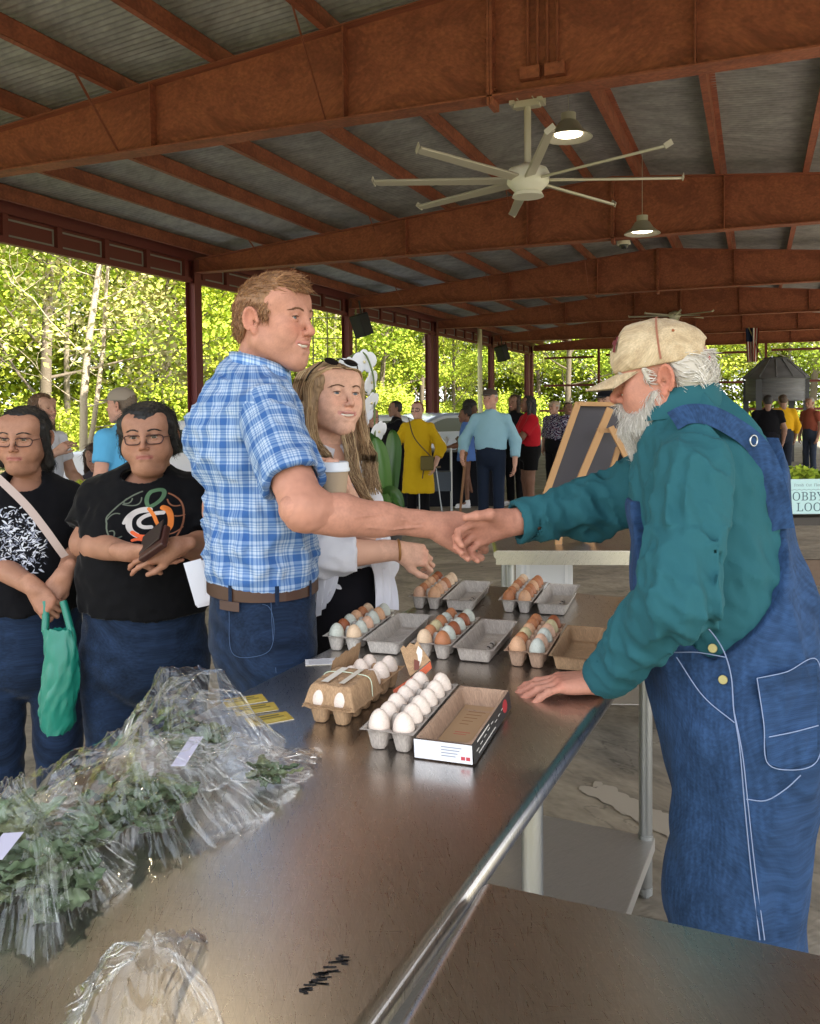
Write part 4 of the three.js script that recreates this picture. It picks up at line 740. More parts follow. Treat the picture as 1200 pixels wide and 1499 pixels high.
  // right hand in the handshake: points to the right, thumb up, palm away from the camera
  const hd = dirOf(0.94, 0.30, -0.2), back = dirOf(0.33, -0.9, 0.28), HR = new THREE.Matrix4().makeBasis(hd.clone().cross(back.clone()).negate(), back.clone().addScaledVector(hd, -back.dot(hd)).normalize(), hd).setPosition(J.wrR);
  { const z = hd.clone(), y = back.clone().addScaledVector(z, -back.dot(z)).normalize(), x = y.clone().cross(z); HR.makeBasis(x, y, z).scale(V(1.1, 1.1, 1.1)).setPosition(J.wrR.clone().addScaledVector(z, 0.02)); }
  const handR = hand(HR, skin, { side: -1, curl: [[0.35, 0.75, 0.5], [0.45, 0.8, 0.5], [0.5, 0.85, 0.5], [0.55, 0.9, 0.5]], spread: 0.03, thumb: [0.5, 0.15, 0.2], thumbDrop: -0.05, cupped: 0.6, r: 1.06 }, 0.003, armP);
  const HLm = frame(V(0.1, -1, 0).normalize(), dirOf(-0.9, -0.3), J.wrL, 1.05), handL = hand(HLm, skin, { side: 1, curl: [0.5, 0.5, 0.5, 0.5], thumb: [0.5, 0.2, 0.2] }, 0.005);
  part('body', toLocal(joinGeo([headG, limbs, handR, handL]), base), skinMat, person);
  eyeParts(person, HM.clone().premultiply(new THREE.Matrix4().makeTranslation(-base.x, 0, -base.z)), '#3f4a50');
  const teeth = sdfMesh([ell(V(0, -0.0585, 0.0835), V(0.025, 0.006, 0.0095), { k: 0.001 })], 0.002).applyMatrix4(HM); part('teeth', toLocal(teeth, base), teethMat, person);
  // hair
  const hl = (x, y, z) => { const s = [[-0.12, -0.052], [-0.06, -0.045], [-0.034, 0.0], [-0.028, 0.036], [0.0, 0.034], [0.012, -0.004], [0.03, 0.0], [0.045, 0.045], [0.062, 0.074], [0.12, 0.083]]; let h = s[s.length - 1][1]; for (let i = 0; i < s.length - 1; i++) if (z < s[i + 1][0]) { h = lerp(s[i][1], s[i + 1][1], clamp((z - s[i][0]) / (s[i + 1][0] - s[i][0]))); break; } return (h - y) * 0.6; };
  const hc = ['#8a6142', '#a0724c', '#936748', '#b08358', '#7a5438'].map(colv);
  const hairBase = sdfMesh([ell(V(0, 0.04, -0.016), V(0.0795, 0.084, 0.099), { k: 0.02 }), ell(V(0, 0.075, 0.03), V(0.066, 0.05, 0.06), { k: 0.03 }), ell(V(0.0, -0.01, -0.05), V(0.07, 0.06, 0.06), { k: 0.02 }), ...mir((s) => cap(V(s * 0.0755, 0.03, 0.02), V(s * 0.073, -0.002, 0.022), 0.008, 0.005, { k: 0.015 }))], 0.0035, { clip: hl, disp: (x, y, z) => 0.003 * noise3(x * 50, y * 50, z * 120), color: (x, y, z) => { const k = 1 + 0.3 * noise3(x * 130, y * 60, z * 130); return mul3([0.24, 0.125, 0.062], k); } });
  const B = new Bunch();
  combLocks(B, hairBase, 2600, (a) => (a.y > 0.06 ? V(-0.35, 0.1, 1) : V(0, -1, -0.35)), 0.024, 0.0012, hc, (a) => hl(a.x, a.y, a.z) < -0.004);
  combLocks(B, hairBase, 500, (a) => V(rr(-0.5, 0.2), 0.5, 1), 0.035, 0.0014, hc, (a) => a.z > 0.035 && a.y > 0.09);
  browLocks(B, compile(HP), colv('#6a452c'), { thick: 0.9 }); lashLine(B, colv('#3c2a22'), 0.6);
  part('hair', toLocal(joinGeo([hairBase, B.geo()]).applyMatrix4(HM), base), hairMat, person);
  // plaid shirt
  const plaid = tex(512, 512, (u, v) => {
    const band = (t) => { const s = ((t % 1) + 1) % 1; return s < 0.30 ? 0.78 : s < 0.36 ? 0.12 : s < 0.44 ? 0.55 : s < 0.49 ? 0.1 : s < 0.56 ? 0.05 : s < 0.60 ? 0.6 : s < 0.66 ? 0.05 : s < 0.72 ? 0.45 : s < 0.78 ? 0.1 : s < 0.86 ? 0.62 : 0.2; };
    const k = (band(u) + band(v)) / 2, th = 0.035 * tnoise(u, v, 160, 3); return mixc([0.80, 0.86, 0.93], [0.10, 0.30, 0.60], clamp(k * 1.05 - 0.05 + th));
  }, true, 1 / 0.058, 1 / 0.058);
  const shirtMat = cloth(hex('#dedee2'), 0.9, { map: plaid, bumpScale: 0.0005 });
  const up = V(0, 1, 0), elCut = J.shR.clone().lerp(J.elR, 0.74), elCutL = J.shL.clone().lerp(J.elL, 0.6);
  const torso = [cap(J.chest.clone().add(V(0, 0.02, 0)), J.belly, 0.182, 0.166, { n: f, s: 0.74, k: 0.06 }), cap(J.belly, P(383, 824, Z), 0.168, 0.176, { n: f, s: 0.82, k: 0.04 }), cap(P(383, 824, Z), P(384, 853, Z), 0.176, 0.163, { n: f, s: 0.83, k: 0.02, cutB: true }), cap(J.neck.clone().add(V(0, 0.0, 0)).addScaledVector(f, -0.02), J.chest, 0.072, 0.13, { k: 0.06 }), cap(J.neck.clone().add(V(0, -0.035, 0)), J.shR.clone().add(V(0, 0.012, 0)), 0.062, 0.066, { k: 0.05 }), cap(J.neck.clone().add(V(0, -0.035, 0)), J.shL.clone().add(V(0, 0.012, 0)), 0.062, 0.066, { k: 0.05 }), ell(J.chest.clone().addScaledVector(f, -0.06).add(V(0, 0.03, 0)), V(0.13, 0.14, 0.1), { k: 0.06 })];
  const folds = (x, y, z) => { const n = noise3(x * 5 + y * 4, y * 7 - x * 3, z * 5), m = noise3(x * 12, y * 15 + x * 10, z * 12), hem = sstep(J.waist.y + 0.0, J.waist.y + 0.04, y); return hem * (0.022 * (Math.abs(n) - 0.35) + 0.010 * (Math.abs(m) - 0.3) + (y < J.waist.y + 0.16 ? 0.007 * noise3(x * 15, y * 6, z * 15) : 0)); };
  const tg = sdfMesh([...torso, cap(P(372, 540, Z), P(372, 700, Z), 0.05, 0.05, { neg: true, k: 0.004 }), cap(J.shL, elCutL, 0.072, 0.082, { k: 0.04, cutB: true })], 0.0075, { disp: folds, uv: torsoUV(J.chest, r, f, 0.165) });
  part('shirt', toLocal(tg, base), shirtMat, person);
  const ad = J.elR.clone().sub(J.shR).normalize(), as = ad.clone().cross(f).normalize(), au = as.clone().cross(ad);
  const sl = sdfMesh([cap(J.shR.clone().addScaledVector(ad, -0.01), elCut, 0.074, 0.08, { k: 0.02, cutB: true }), cap(J.shR.clone().lerp(J.elR, 0.62), J.elR, 0.056, 0.072, { neg: true, k: 0.003 })], 0.006, { disp: (x, y, z) => 0.012 * (Math.abs(noise3(x * 8, y * 8 + z * 5, z * 8)) - 0.3) + 0.002 * noise3(x * 25, y * 25, z * 25), uv: (x, y, z) => { const q = V(x, y, z).sub(J.shR); return [Math.atan2(q.dot(as), q.dot(au)) * 0.083, q.dot(ad)]; } });
  part('sleeve', toLocal(sl, base), shirtMat, person);
  // collar
  const cn = [], NC = P(380, 536, Z), cpts = []; for (let i = 0; i <= 24; i++) { const a = lerp(-2.75, 2.75, i / 24), d = f.clone().multiplyScalar(-Math.cos(a) * 0.075).addScaledVector(r, Math.sin(a) * 0.072); cpts.push(NC.clone().add(d).add(V(0, 0.012 + 0.026 * Math.cos(a) - 0.012, 0))); }
  { const pos = [], uv = [], idx = [], H = 0.05; cpts.forEach((p, i) => { const out = p.clone().sub(NC).setY(0).normalize(); for (let k = 0; k <= 5; k++) { const t = k / 5, y = t < 0.4 ? lerp(-0.025, 0.012, t / 0.4) : lerp(0.012, -0.042, (t - 0.4) / 0.6), o = t < 0.4 ? 0 : 0.006 + 0.012 * (t - 0.4); pos.push(p.x + out.x * o, p.y + y, p.z + out.z * o); uv.push(i / 24 * 0.4, t * 0.09); } }); for (let i = 0; i < 24; i++) for (let k = 0; k < 5; k++) { const a = i * 6 + k; idx.push(a, a + 1, a + 6, a + 1, a + 7, a + 6); } const g = new THREE.BufferGeometry(); g.setAttribute('position', new THREE.Float32BufferAttribute(pos, 3)); g.setAttribute('uv', new THREE.Float32BufferAttribute(uv, 2)); g.setIndex(idx); g.computeVertexNormals(); part('collar', toLocal(g, base), cloth(hex('#ffffff'), 0.9, { map: plaid, side: THREE.DoubleSide }), person); }
  // jeans, belt, pockets
  const jn = sdfMesh(trousers(J, { hip: 0.168, hipS: 0.84, thigh: 0.108, knee: 0.085, hem: 0.08, f }), 0.0095, { disp: (x, y, z) => 0.006 * (Math.abs(noise3(x * 7, y * 12, z * 7)) - 0.3), uv: (x, y, z) => [x + z, y] });
  part('jeans', toLocal(jn, base), jeansDark, person);
  const ring = (y, R, s, n = 40, a0 = 0, a1 = 6.2832) => { const o = []; for (let i = 0; i <= n; i++) { const a = lerp(a0, a1, i / n); o.push(J.waist.clone().setY(y).addScaledVector(r, Math.cos(a) * R).addScaledVector(f, Math.sin(a) * R * s)); } return o; };
  const band2 = (pts, h, m, name, parent) => { const pos = [], idx = [], uv = []; pts.forEach((p, i) => { pos.push(p.x, p.y - h / 2, p.z, p.x, p.y + h / 2, p.z); uv.push(i * 0.02, 0, i * 0.02, h); if (i) { const a = i * 2; idx.push(a - 2, a, a - 1, a - 1, a, a + 1); } }); const g = new THREE.BufferGeometry(); g.setAttribute('position', new THREE.Float32BufferAttribute(pos, 3)); g.setAttribute('uv', new THREE.Float32BufferAttribute(uv, 2)); g.setIndex(idx); g.computeVertexNormals(); return part(name, toLocal(g, base), m, parent); };
  const wy = J.waist.y; band2(ring(wy - 0.012, 0.171, 0.85), 0.036, std(hex('#432a1f'), 0.5, 0, { side: THREE.DoubleSide }), 'belt', person);
  for (const a of [-1.0, -0.2, 0.5, -1.9]) band2(ring(wy - 0.014, 0.174, 0.855, 2, a, a + 0.07), 0.05, jeansDark, 'belt_loop', person);
  band2(ring(wy - 0.042, 0.1745, 0.853, 6, -1.2, -0.8), 0.024, std(hex('#45302a'), 0.6, 0, { side: THREE.DoubleSide }), 'leather_patch', person);
  const stitch = std(hex('#3d5478'), 0.8);
  const JQ = compile(trousers(J, { hip: 0.168, hipS: 0.84, thigh: 0.108, knee: 0.085, hem: 0.08, f })), onJ = (x, y) => { const o = camera.position, d = P(x, y, 1).sub(o).normalize(); let t = 1.5; for (let i = 0; i < 80; i++) { const e = unionD(JQ, o.x + d.x * t, o.y + d.y * t, o.z + d.z * t); if (e < 0.001) break; t += e * 0.7; } return o.clone().addScaledVector(d, t - 0.004); };
  for (const list of [[[335, 893], [393, 888], [396, 950], [368, 962], [340, 956], [335, 893]], [[428, 878], [462, 872]], [[428, 878], [432, 900], [466, 896]], [[396, 872], [399, 930], [404, 985]]]) part('pocket_seam', toLocal(tube(list.map(([x, y]) => onJ(x, y)), 0.0008, 4, 50), base), stitch, person);
  shoes(person, J, f, base, std(hex('#4a3324'), 0.6), '#2a2422');
  // papers held at his far side
  const pap = thing('paper_sheaf', 'folded white papers held at the hip of the man in plaid', 'papers', P(290, 852, Z + 0.1));
  for (let k = 0; k < 3; k++) { const m = part('sheet', new THREE.BoxGeometry(0.05, 0.125, 0.0015), std(hex('#cfd0da'), 0.8), pap); m.rotation.set(0.05, 0.5 + k * 0.05, 0.22 - k * 0.04); m.position.set(k * 0.004, -k * 0.004, -k * 0.004); }
}

// ---------- bearded man in overalls ----------
const denimTex = tex(512, 512, (u, v, x, y) => { const n = tfbm(u, v, 5, 4, 13), m = tfbm(u, v, 40, 3, 15), tw = ((x + y * 2) % 6 < 3 ? 0.035 : -0.035), st = 0.10 * tnoise(u, v * 0.2, 40, 8); const k = 1 + n * 0.16 + m * 0.16 + tw + st; return [0.175 * k, 0.265 * k, 0.40 * k]; }, true, 2, 2);
const denim = cloth(hex('#ffffff'), 0.9, { map: denimTex, side: THREE.DoubleSide, sheen: 0.06 });
const seamMat = std(hex('#8796b8'), 0.85);
{
  reseed(501);
  const f = dirOf(-0.92, 0.39), l = dirOf(-0.39, -0.92), Z = 1.9, base = P(1075, 900, Z).setY(0);
  const J = { neck: P(998, 592, Z), chest: P(1028, 712, Z), belly: P(1040, 830, Z), waist: P(1072, 940, Z), pelvis: P(1092, 1040, Z), shL: P(1018, 692, Z - 0.17), elL: P(994, 874, Z - 0.27), wrL: P(880, 992, Z - 0.04), shR: P(990, 690, Z + 0.2), elR: P(872, 742, Z + 0.25), wrR: P(748, 766, Z + 0.19) };
  for (const [s, q] of [['L', 1], ['R', -1]]) { const h = J.pelvis.clone().addScaledVector(l, 0.1 * q).addScaledVector(flatRight, 0.02); J['hip' + s] = h; J['kn' + s] = h.clone().setY(0.5).addScaledVector(f, 0.04); J['an' + s] = h.clone().setY(0.09); J['toe' + s] = J['an' + s].clone().setY(0.03).addScaledVector(f, 0.16); }
  const person = thing('person', 'bearded man in blue denim overalls, teal shirt and tan cap leaning on the egg table', 'person', base);
  const skin = [0.46, 0.21, 0.146];
  const hf = dirOf(-0.93, 0.36, -0.13), HM = frame(hf, V(0, 1, 0).addScaledVector(flatRight, -0.04), P(970, 558, Z), 0.97);
  const HP = headPrims({ jaw: 1.08, cheek: 1.02, nose: 1.12, squint: 0.7, neckR: 0.064, neckTo: V(0, -0.15, -0.075), brow: 1.2, fat: 0.3 });
  const headG = sdfMesh(HP, 0.0028, { color: skinPaint(skin, { flush: 0.28, redness: [1.1, 0.72, 0.66], lips: [0.42, 0.2, 0.17] }), disp: (x, y, z) => (y < -0.05 && z < 0.0 ? 0.0016 * Math.abs(noise3(x * 20, y * 120 + z * 60, z * 20)) : 0) }).applyMatrix4(HM);
  const ac = (x, y, z) => mul3(skin, 1 + 0.1 * noise3(x * 14, y * 14, z * 14));
  const limbs = sdfMesh([cap(J.neck, J.chest, 0.06, 0.12, { k: 0.04 }), cap(J.chest, J.waist, 0.12, 0.12, { k: 0.05 }), cap(J.neck.clone().add(V(0, -0.06, 0)), J.shL, 0.05, 0.05, { k: 0.04 }), cap(J.neck.clone().add(V(0, -0.06, 0)), J.shR, 0.05, 0.05, { k: 0.04 }), cap(J.shL, J.elL, 0.052, 0.045), cap(J.elL, J.wrL, 0.045, 0.031), cap(J.shR, J.elR, 0.052, 0.045), cap(J.elR, J.wrR, 0.045, 0.031), cap(J.waist, J.pelvis, 0.12, 0.13, { k: 0.05 }), ...legsAndFeet(J, 0.085)], 0.011, { color: ac });
  // right hand in the handshake: points left, its back up and towards the far side, thumb laid over on the near side
  const mk = (z, y, at, s) => { z = z.clone().normalize(); y = y.clone().addScaledVector(z, -y.dot(z)).normalize(); const x = y.clone().cross(z); return new THREE.Matrix4().makeBasis(x, y, z).scale(V(s, s, s)).setPosition(at); };
  const HR = mk(dirOf(-0.93, -0.05, -0.18), dirOf(-0.1, 0.82, 0.52), J.wrR.clone().add(V(0, 0.004, 0)), 1.06);
  const handR = hand(HR, skin, { side: 1, curl: [[0.5, 0.8, 0.5], [0.55, 0.85, 0.5], [0.6, 0.85, 0.5], [0.65, 0.9, 0.5]], spread: 0.03, thumb: [0.75, 0.45, 0.1], thumbDrop: 0.25, cupped: 0.7, r: 1.08 }, 0.003, [cap(J.elR.clone().lerp(J.wrR, 0.6), J.wrR, 0.034, 0.03, { k: 0.02 })]);
  // left hand flat on the table
  const HLm = mk(dirOf(-0.98, 0.1, -0.09), V(0, 1, 0).addScaledVector(flatRight, -0.1), V(J.wrL.x, TH + 0.034, J.wrL.z), 1.05);
  const handL = hand(HLm, skin, { side: -1, curl: [[0.16, 0.2, 0.12], [0.17, 0.22, 0.12], [0.18, 0.24, 0.12], [0.18, 0.26, 0.12]], splay: [0.16, 0.04, -0.08, -0.26], thumb: [0.75, 0.25, 0.2], thumbDrop: 0.2, r: 1.06 }, 0.003, [cap(J.elL.clone().lerp(J.wrL, 0.6).add(V(0, 0.01, 0)), V(J.wrL.x, TH + 0.034, J.wrL.z), 0.034, 0.03, { k: 0.02 })]);
  J.wrL.setY(TH + 0.036);
  part('body', toLocal(joinGeo([headG, limbs, handR, handL]), base), skinMat, person);
  const bt = new THREE.Matrix4().makeTranslation(-base.x, -base.y, -base.z), HML = HM.clone().premultiply(bt);
  eyeParts(person, HML, '#4d5a5e');
  // white hair at the back and sides, beard, brows
  const wc = ['#d8d2ca', '#c4bdb4', '#e6e1da', '#aca59c', '#cfc8be'].map(colv);
  const B = new Bunch(), Qh = compile(HP);
  const hb = sdfMesh([ell(V(0, 0.0, -0.05), V(0.076, 0.05, 0.066), { k: 0.02 }), ell(V(0, 0.03, -0.04), V(0.078, 0.05, 0.075), { k: 0.02 }), ...mir((s) => cap(V(s * 0.076, 0.03, 0.03), V(s * 0.073, 0.004, 0.024), 0.007, 0.005, { k: 0.01 }))], 0.004, { clip: (x, y, z) => Math.max((-0.035 + sstep(-0.045, -0.02, z) * (z < 0.01 ? 0.075 : 0.02) - y) * 0.7, y - 0.05), color: () => lin('#b9b1a6') });
  combLocks(B, hb, 900, (a) => V(a.x * 3, -0.55 + 0.5 * Math.sin(a.z * 90), -0.7), 0.026, 0.0016, wc);
  combLocks(B, hb, 260, () => V(rr(-0.4, 0.4), 0.5, -1), 0.03, 0.0013, wc, (a) => a.z < -0.08);
  const beard = sdfMesh([...mir((s) => cap(V(s * 0.066, -0.03, 0.012), V(s * 0.045, -0.085, 0.045), 0.013, 0.026, { k: 0.03 })), cap(V(0, -0.105, 0.07), V(0, -0.15, 0.075), 0.036, 0.02, { k: 0.03 }), ...mir((s) => cap(V(s * 0.03, -0.095, 0.06), V(s * 0.015, -0.135, 0.066), 0.03, 0.02, { k: 0.03 })), ...mir((s) => cap(V(s * 0.008, -0.046, 0.1), V(s * 0.034, -0.066, 0.082), 0.0085, 0.0075, { k: 0.01 })), cap(V(0, -0.08, 0.083), V(0, -0.1, 0.088), 0.016, 0.02, { k: 0.02 })], 0.004, { color: () => lin('#bfb8ae') });
  combLocks(B, beard, 4600, (a) => V(a.x * 6, -1, a.z > 0.05 ? 0.15 : -0.1), 0.026, 0.0008, wc);
  browLocks(B, Qh, colv('#b5aca0'), { thick: 1.3, n: 50 });
  const hair = part('hair', toLocal(hb.applyMatrix4(HM), base), hairMat, person);
  part('beard', toLocal(joinGeo([beard, B.geo()]).applyMatrix4(HM), base), hairMat, person);
  // cap
  const capCloth = cloth(hex('#ffffff'), 0.92, { map: tex(256, 256, (u, v) => { const n = tfbm(u, v, 4, 4, 31), m = tfbm(u, v, 30, 3, 6); return mixc([0.78, 0.70, 0.58], [0.69, 0.60, 0.48], clamp(0.5 + n)).map((q) => q * (1 + m * 0.14)); }, true, 5, 5) });
  const capTilt = new THREE.Matrix4().makeRotationX(0.04), CM = HM.clone().multiply(capTilt);
  const dome = sdfMesh([ell(V(0, 0.052, -0.008), V(0.087, 0.086, 0.104), { k: 0.02 }), ell(V(0, 0.07, 0.03), V(0.07, 0.07, 0.066), { k: 0.04 }), ell(V(0, 0.03, -0.008), V(0.074, 0.055, 0.09), { neg: true, k: 0.003 })], 0.004, { clip: (x, y, z) => Math.max(0.036 + 0.12 * z * (z < 0 ? 0.1 : -0.05) - y, -(Math.hypot(x, (y - 0.045) * 1.15, (z + 0.11)) - 0.034)), disp: (x, y, z) => 0.004 * noise3(x * 13, y * 13, z * 13) + 0.0015 * noise3(x * 45, y * 30, z * 45), uv: (x, y, z) => [x + z, y + z * 0.5] });
  const hat = thing('baseball_cap', 'worn tan baseball cap with a dark red front emblem on the bearded man', 'cap', P(972, 520, Z).setY(0)), hb0 = hat.position.clone();
  const put = (name, g, m, par = hat) => part(name, toLocal(g.applyMatrix4(CM), hb0), m, par);
  put('crown', dome, capCloth);
  const brim = (() => { const pos = [], idx = [], uv = [], n = 22, m = 9; for (let j = 0; j < 2; j++) for (let i = 0; i <= n; i++) for (let k = 0; k <= m; k++) { const a = lerp(-1.15, 1.15, i / n), t = k / m, r0x = Math.sin(a) * 0.08, r0z = 0.088 * Math.cos(a) + 0.0, ext = 0.088 * Math.pow(Math.cos(a * 0.78), 0.6), x = r0x * (1 - 0.06 * t), z = r0z + ext * t; pos.push(x, 0.0385 - 0.026 * t - 0.36 * x * x * 14 * (0.4 + 0.6 * t) * 0.12 * 5 * 0.5 - j * 0.004, z); uv.push(x, z); } const W = m + 1, S = (n + 1) * W; for (let j = 0; j < 2; j++) for (let i = 0; i < n; i++) for (let k = 0; k < m; k++) { const a = j * S + i * W + k; if (j) idx.push(a, a + W, a + 1, a + 1, a + W, a + W + 1); else idx.push(a, a + 1, a + W, a + 1, a + W + 1, a + W); } for (let i = 0; i < n; i++) { const a = i * W + m; idx.push(a, a + S, a + W, a + W, a + S, a + W + S); } const g = new THREE.BufferGeometry(); g.setAttribute('position', new THREE.Float32BufferAttribute(pos, 3)); g.setAttribute('uv', new THREE.Float32BufferAttribute(uv, 2)); g.setIndex(idx); g.computeVertexNormals(); return g; })();
  put('brim', brim, capCloth);
  const Qd = compile([ell(V(0, 0.052, -0.008), V(0.087, 0.086, 0.104), { k: 0.02 }), ell(V(0, 0.07, 0.03), V(0.07, 0.07, 0.066), { k: 0.04 })]);
  const onDome = (dir) => { const p = V(0, 0.045, 0), d = dir.clone().normalize(); let t = 0.05; for (let i = 0; i < 40; i++) { const q = unionD(Qd, p.x + d.x * t, p.y + d.y * t, p.z + d.z * t); t += -q < 0 ? -q * 0.9 * -1 * -1 : -q * 0.9; if (Math.abs(q) < 0.0005) break; } return p.addScaledVector(d, t + 0.0035); };
  for (const [ax, off] of [[1, 0.012], [1, -0.012]]) { const pts = []; for (let i = 0; i <= 12; i++) { const a = lerp(0.02, 1.55, i / 12); pts.push(onDome(V(Math.sin(a), Math.cos(a), -0.12 + off))); } put('seam', tube(pts, 0.0011, 4, 30), std(hex('#a8705a'), 0.9)); }
  put('button', new THREE.SphereGeometry(0.0075, 12, 8).scale(1, 0.6, 1).translate(0, 0.142, -0.004), std(hex('#8c3038'), 0.8));
  { const e = onDome(V(0.8, 0.72, -0.55)); put('eyelet', new THREE.SphereGeometry(0.0032, 8, 6).translate(e.x, e.y, e.z), std(hex('#9a5a3a'), 0.8)); }
  { // raised emblem on the front: a block letter shape
    const em = []; for (const [x0, y0, x1, y1] of [[-0.024, 0, -0.012, 0.042], [0.012, 0, 0.024, 0.042], [-0.024, 0.016, 0.024, 0.027]]) { for (let i = 0; i < 3; i++) for (let k = 0; k < 3; k++) { const q = (u, v) => { const d = V(lerp(x0, x1, u) + 0.024, lerp(y0, y1, v) + 0.034, 0.08); return onDome(d); }; const a = q(i / 3, k / 3), b = q((i + 1) / 3, k / 3), c = q((i + 1) / 3, (k + 1) / 3), d = q(i / 3, (k + 1) / 3); const g = new THREE.BufferGeometry().setFromPoints([a, b, c, a, c, d]); g.computeVertexNormals(); em.push(g); } }
    put('emblem', mergeGeometries(em), std(hex('#6b2830'), 0.85, 0, { side: THREE.DoubleSide }));
  }
  put('hair_tie', new THREE.TorusGeometry(0.014, 0.006, 8, 16).rotateY(0.3).translate(0.02, 0.03, -0.102), std(hex('#b83a42'), 0.7));
  // teal shirt
  const teal = cloth(hex('#2a5a63'), 0.82, { sheen: 0.12, sheenColor: hex('#8fd0cc') });
  const dir = (a, b) => b.clone().sub(a).normalize();
  const wrinkle = (amp, end) => (x, y, z) => { const fade = end ? 0.12 + 0.88 * sstep(0.04, 0.1, Math.hypot(x - end.x, y - end.y, z - end.z)) : 1; return fade * wrinkle0(amp, x, y, z); };
  const wrinkle0 = (amp, x, y, z) => { const w = 0.35 * noise3(x * 3, y * 3, z * 3), n = noise3(x * 9 + w, y * 2.4 + x * 5 + w, z * 9), m = noise3(x * 15 + y * 9, y * 4 - x * 4, z * 15), c = noise3(x * 4, y * 13 + x * 7, z * 4); return amp * (Math.abs(n) - 0.4) * 1.7 + amp * 0.9 * (Math.abs(m) - 0.3) + amp * 1.1 * (Math.abs(c) - 0.3) * (y < 1.32 ? 1 : 0.3) + 0.0012 * noise3(x * 50, y * 50, z * 50); };
  const shirtP = [cap(J.chest, J.belly, 0.185, 0.195, { n: f, s: 0.76, k: 0.06 }), cap(J.belly, J.waist, 0.195, 0.2, { n: f, s: 0.82, k: 0.05 }), cap(J.neck.clone().add(V(0, -0.01, 0)), J.chest, 0.08, 0.15, { k: 0.06 }), cap(J.neck.clone().add(V(0, -0.05, 0)), J.shL, 0.06, 0.07, { k: 0.05 }), cap(J.neck.clone().add(V(0, -0.05, 0)), J.shR, 0.07, 0.08, { k: 0.05 }), ell(J.chest.clone().addScaledVector(f, -0.03), V(0.12, 0.14, 0.11), { k: 0.06 })];
  part('shirt', toLocal(sdfMesh([...shirtP, cap(P(994, 560, Z), P(1004, 660, Z), 0.05, 0.045, { neg: true, k: 0.004 })], 0.008, { disp: wrinkle(0.010), uv: torsoUV(J.chest, l, f, 0.18) }), base), teal, person);
  const sleeveEndL = J.wrL.clone().addScaledVector(dir(J.elL, J.wrL), -0.005), sleeveEndR = J.wrR.clone().addScaledVector(dir(J.elR, J.wrR), -0.012);
  part('sleeve', toLocal(sdfMesh([cap(J.shL, J.elL, 0.08, 0.07, { k: 0.03 }), cap(J.elL, sleeveEndL, 0.072, 0.05, { k: 0.04, cutB: true }), cap(sleeveEndL.clone().addScaledVector(dir(J.elL, J.wrL), -0.035), J.wrL.clone().addScaledVector(dir(J.elL, J.wrL), 0.03), 0.04, 0.04, { neg: true, k: 0.003 })], 0.006, { disp: wrinkle(0.0105, J.wrL), uv: (x, y, z) => [x + z, y] }), base), teal, person);
  part('sleeve', toLocal(sdfMesh([cap(J.shR, J.elR, 0.085, 0.068, { k: 0.03 }), cap(J.elR, sleeveEndR, 0.07, 0.052, { k: 0.04, cutB: true }), cap(sleeveEndR.clone().addScaledVector(dir(J.elR, J.wrR), -0.035), J.wrR.clone().addScaledVector(dir(J.elR, J.wrR), 0.03), 0.042, 0.042, { neg: true, k: 0.003 })], 0.006, { disp: wrinkle(0.011, J.wrR), uv: (x, y, z) => [x + z, y] }), base), teal, person);
  { const NC = P(992, 578, Z), pos = [], idx = []; for (let i = 0; i <= 28; i++) { const a = lerp(-2.8, 2.8, i / 28), out = f.clone().multiplyScalar(-Math.cos(a)).addScaledVector(l, Math.sin(a)); for (let k = 0; k <= 6; k++) { const t = k / 6, y = t < 0.4 ? lerp(-0.03, 0.025, t / 0.4) : lerp(0.025, -0.05, (t - 0.4) / 0.6), o = 0.076 + (t < 0.4 ? 0 : 0.008 + 0.03 * (t - 0.4)); const p = NC.clone().addScaledVector(out, o); pos.push(p.x, p.y + y + 0.012 * Math.cos(a), p.z); } if (i) for (let k = 0; k < 6; k++) { const a2 = (i - 1) * 7 + k; idx.push(a2, a2 + 1, a2 + 7, a2 + 1, a2 + 8, a2 + 7); } } const g = new THREE.BufferGeometry(); g.setAttribute('position', new THREE.Float32BufferAttribute(pos, 3)); g.setIndex(idx); g.computeVertexNormals(); g.setAttribute('uv', new THREE.Float32BufferAttribute(new Float32Array(pos.length / 3 * 2), 2)); const tm = teal.clone(); tm.side = THREE.DoubleSide; part('collar', toLocal(g, base), tm, person); }
  // overalls: trousers with a bib and back that rise on the torso, cut out under the arms
  const bodyQ = compile(shirtP.map((p) => ({ ...p, ...(p.t === 'c' ? { ra: p.ra + 0.016, rb: p.rb + 0.016 } : { r: p.r.clone().addScalar(0.016) }) })));
  const wy = J.waist.y;
  // height of the overalls' upper edge on the side (deep armhole), the bib in front and the back panel rising to the straps
  const edge = (x, y, z) => { const q = V(x, y, z).sub(J.belly), a = Math.atan2(q.dot(l), -q.dot(f)), s = Math.abs(a); /* 0 = back, pi = front */ return s < 0.5 ? wy + 0.46 - s * 0.22 : s < 1.5 ? lerp(wy + 0.33, wy + 0.015, Math.pow((s - 0.5) / 1.0, 0.48)) : s < 2.1 ? lerp(wy + 0.015, wy + 0.09, (s - 1.5) / 0.6) : s < 2.5 ? lerp(wy + 0.09, wy + 0.3, (s - 2.1) / 0.4) : wy + 0.32; };
  const ovP = [...shirtP.slice(0, 3).map((p) => ({ ...p, ra: p.ra + 0.016, rb: p.rb + 0.016 })), { ...shirtP[5], r: shirtP[5].r.clone().addScalar(0.016) }, cap(J.waist, J.pelvis, 0.218, 0.225, { n: f, s: 0.86, k: 0.06 }), ...['L', 'R'].flatMap((s) => [cap(J['hip' + s], J['kn' + s], 0.152, 0.142, { k: 0.05 }), cap(J['kn' + s], J['an' + s], 0.142, 0.12, { k: 0.03, cutB: true })])];
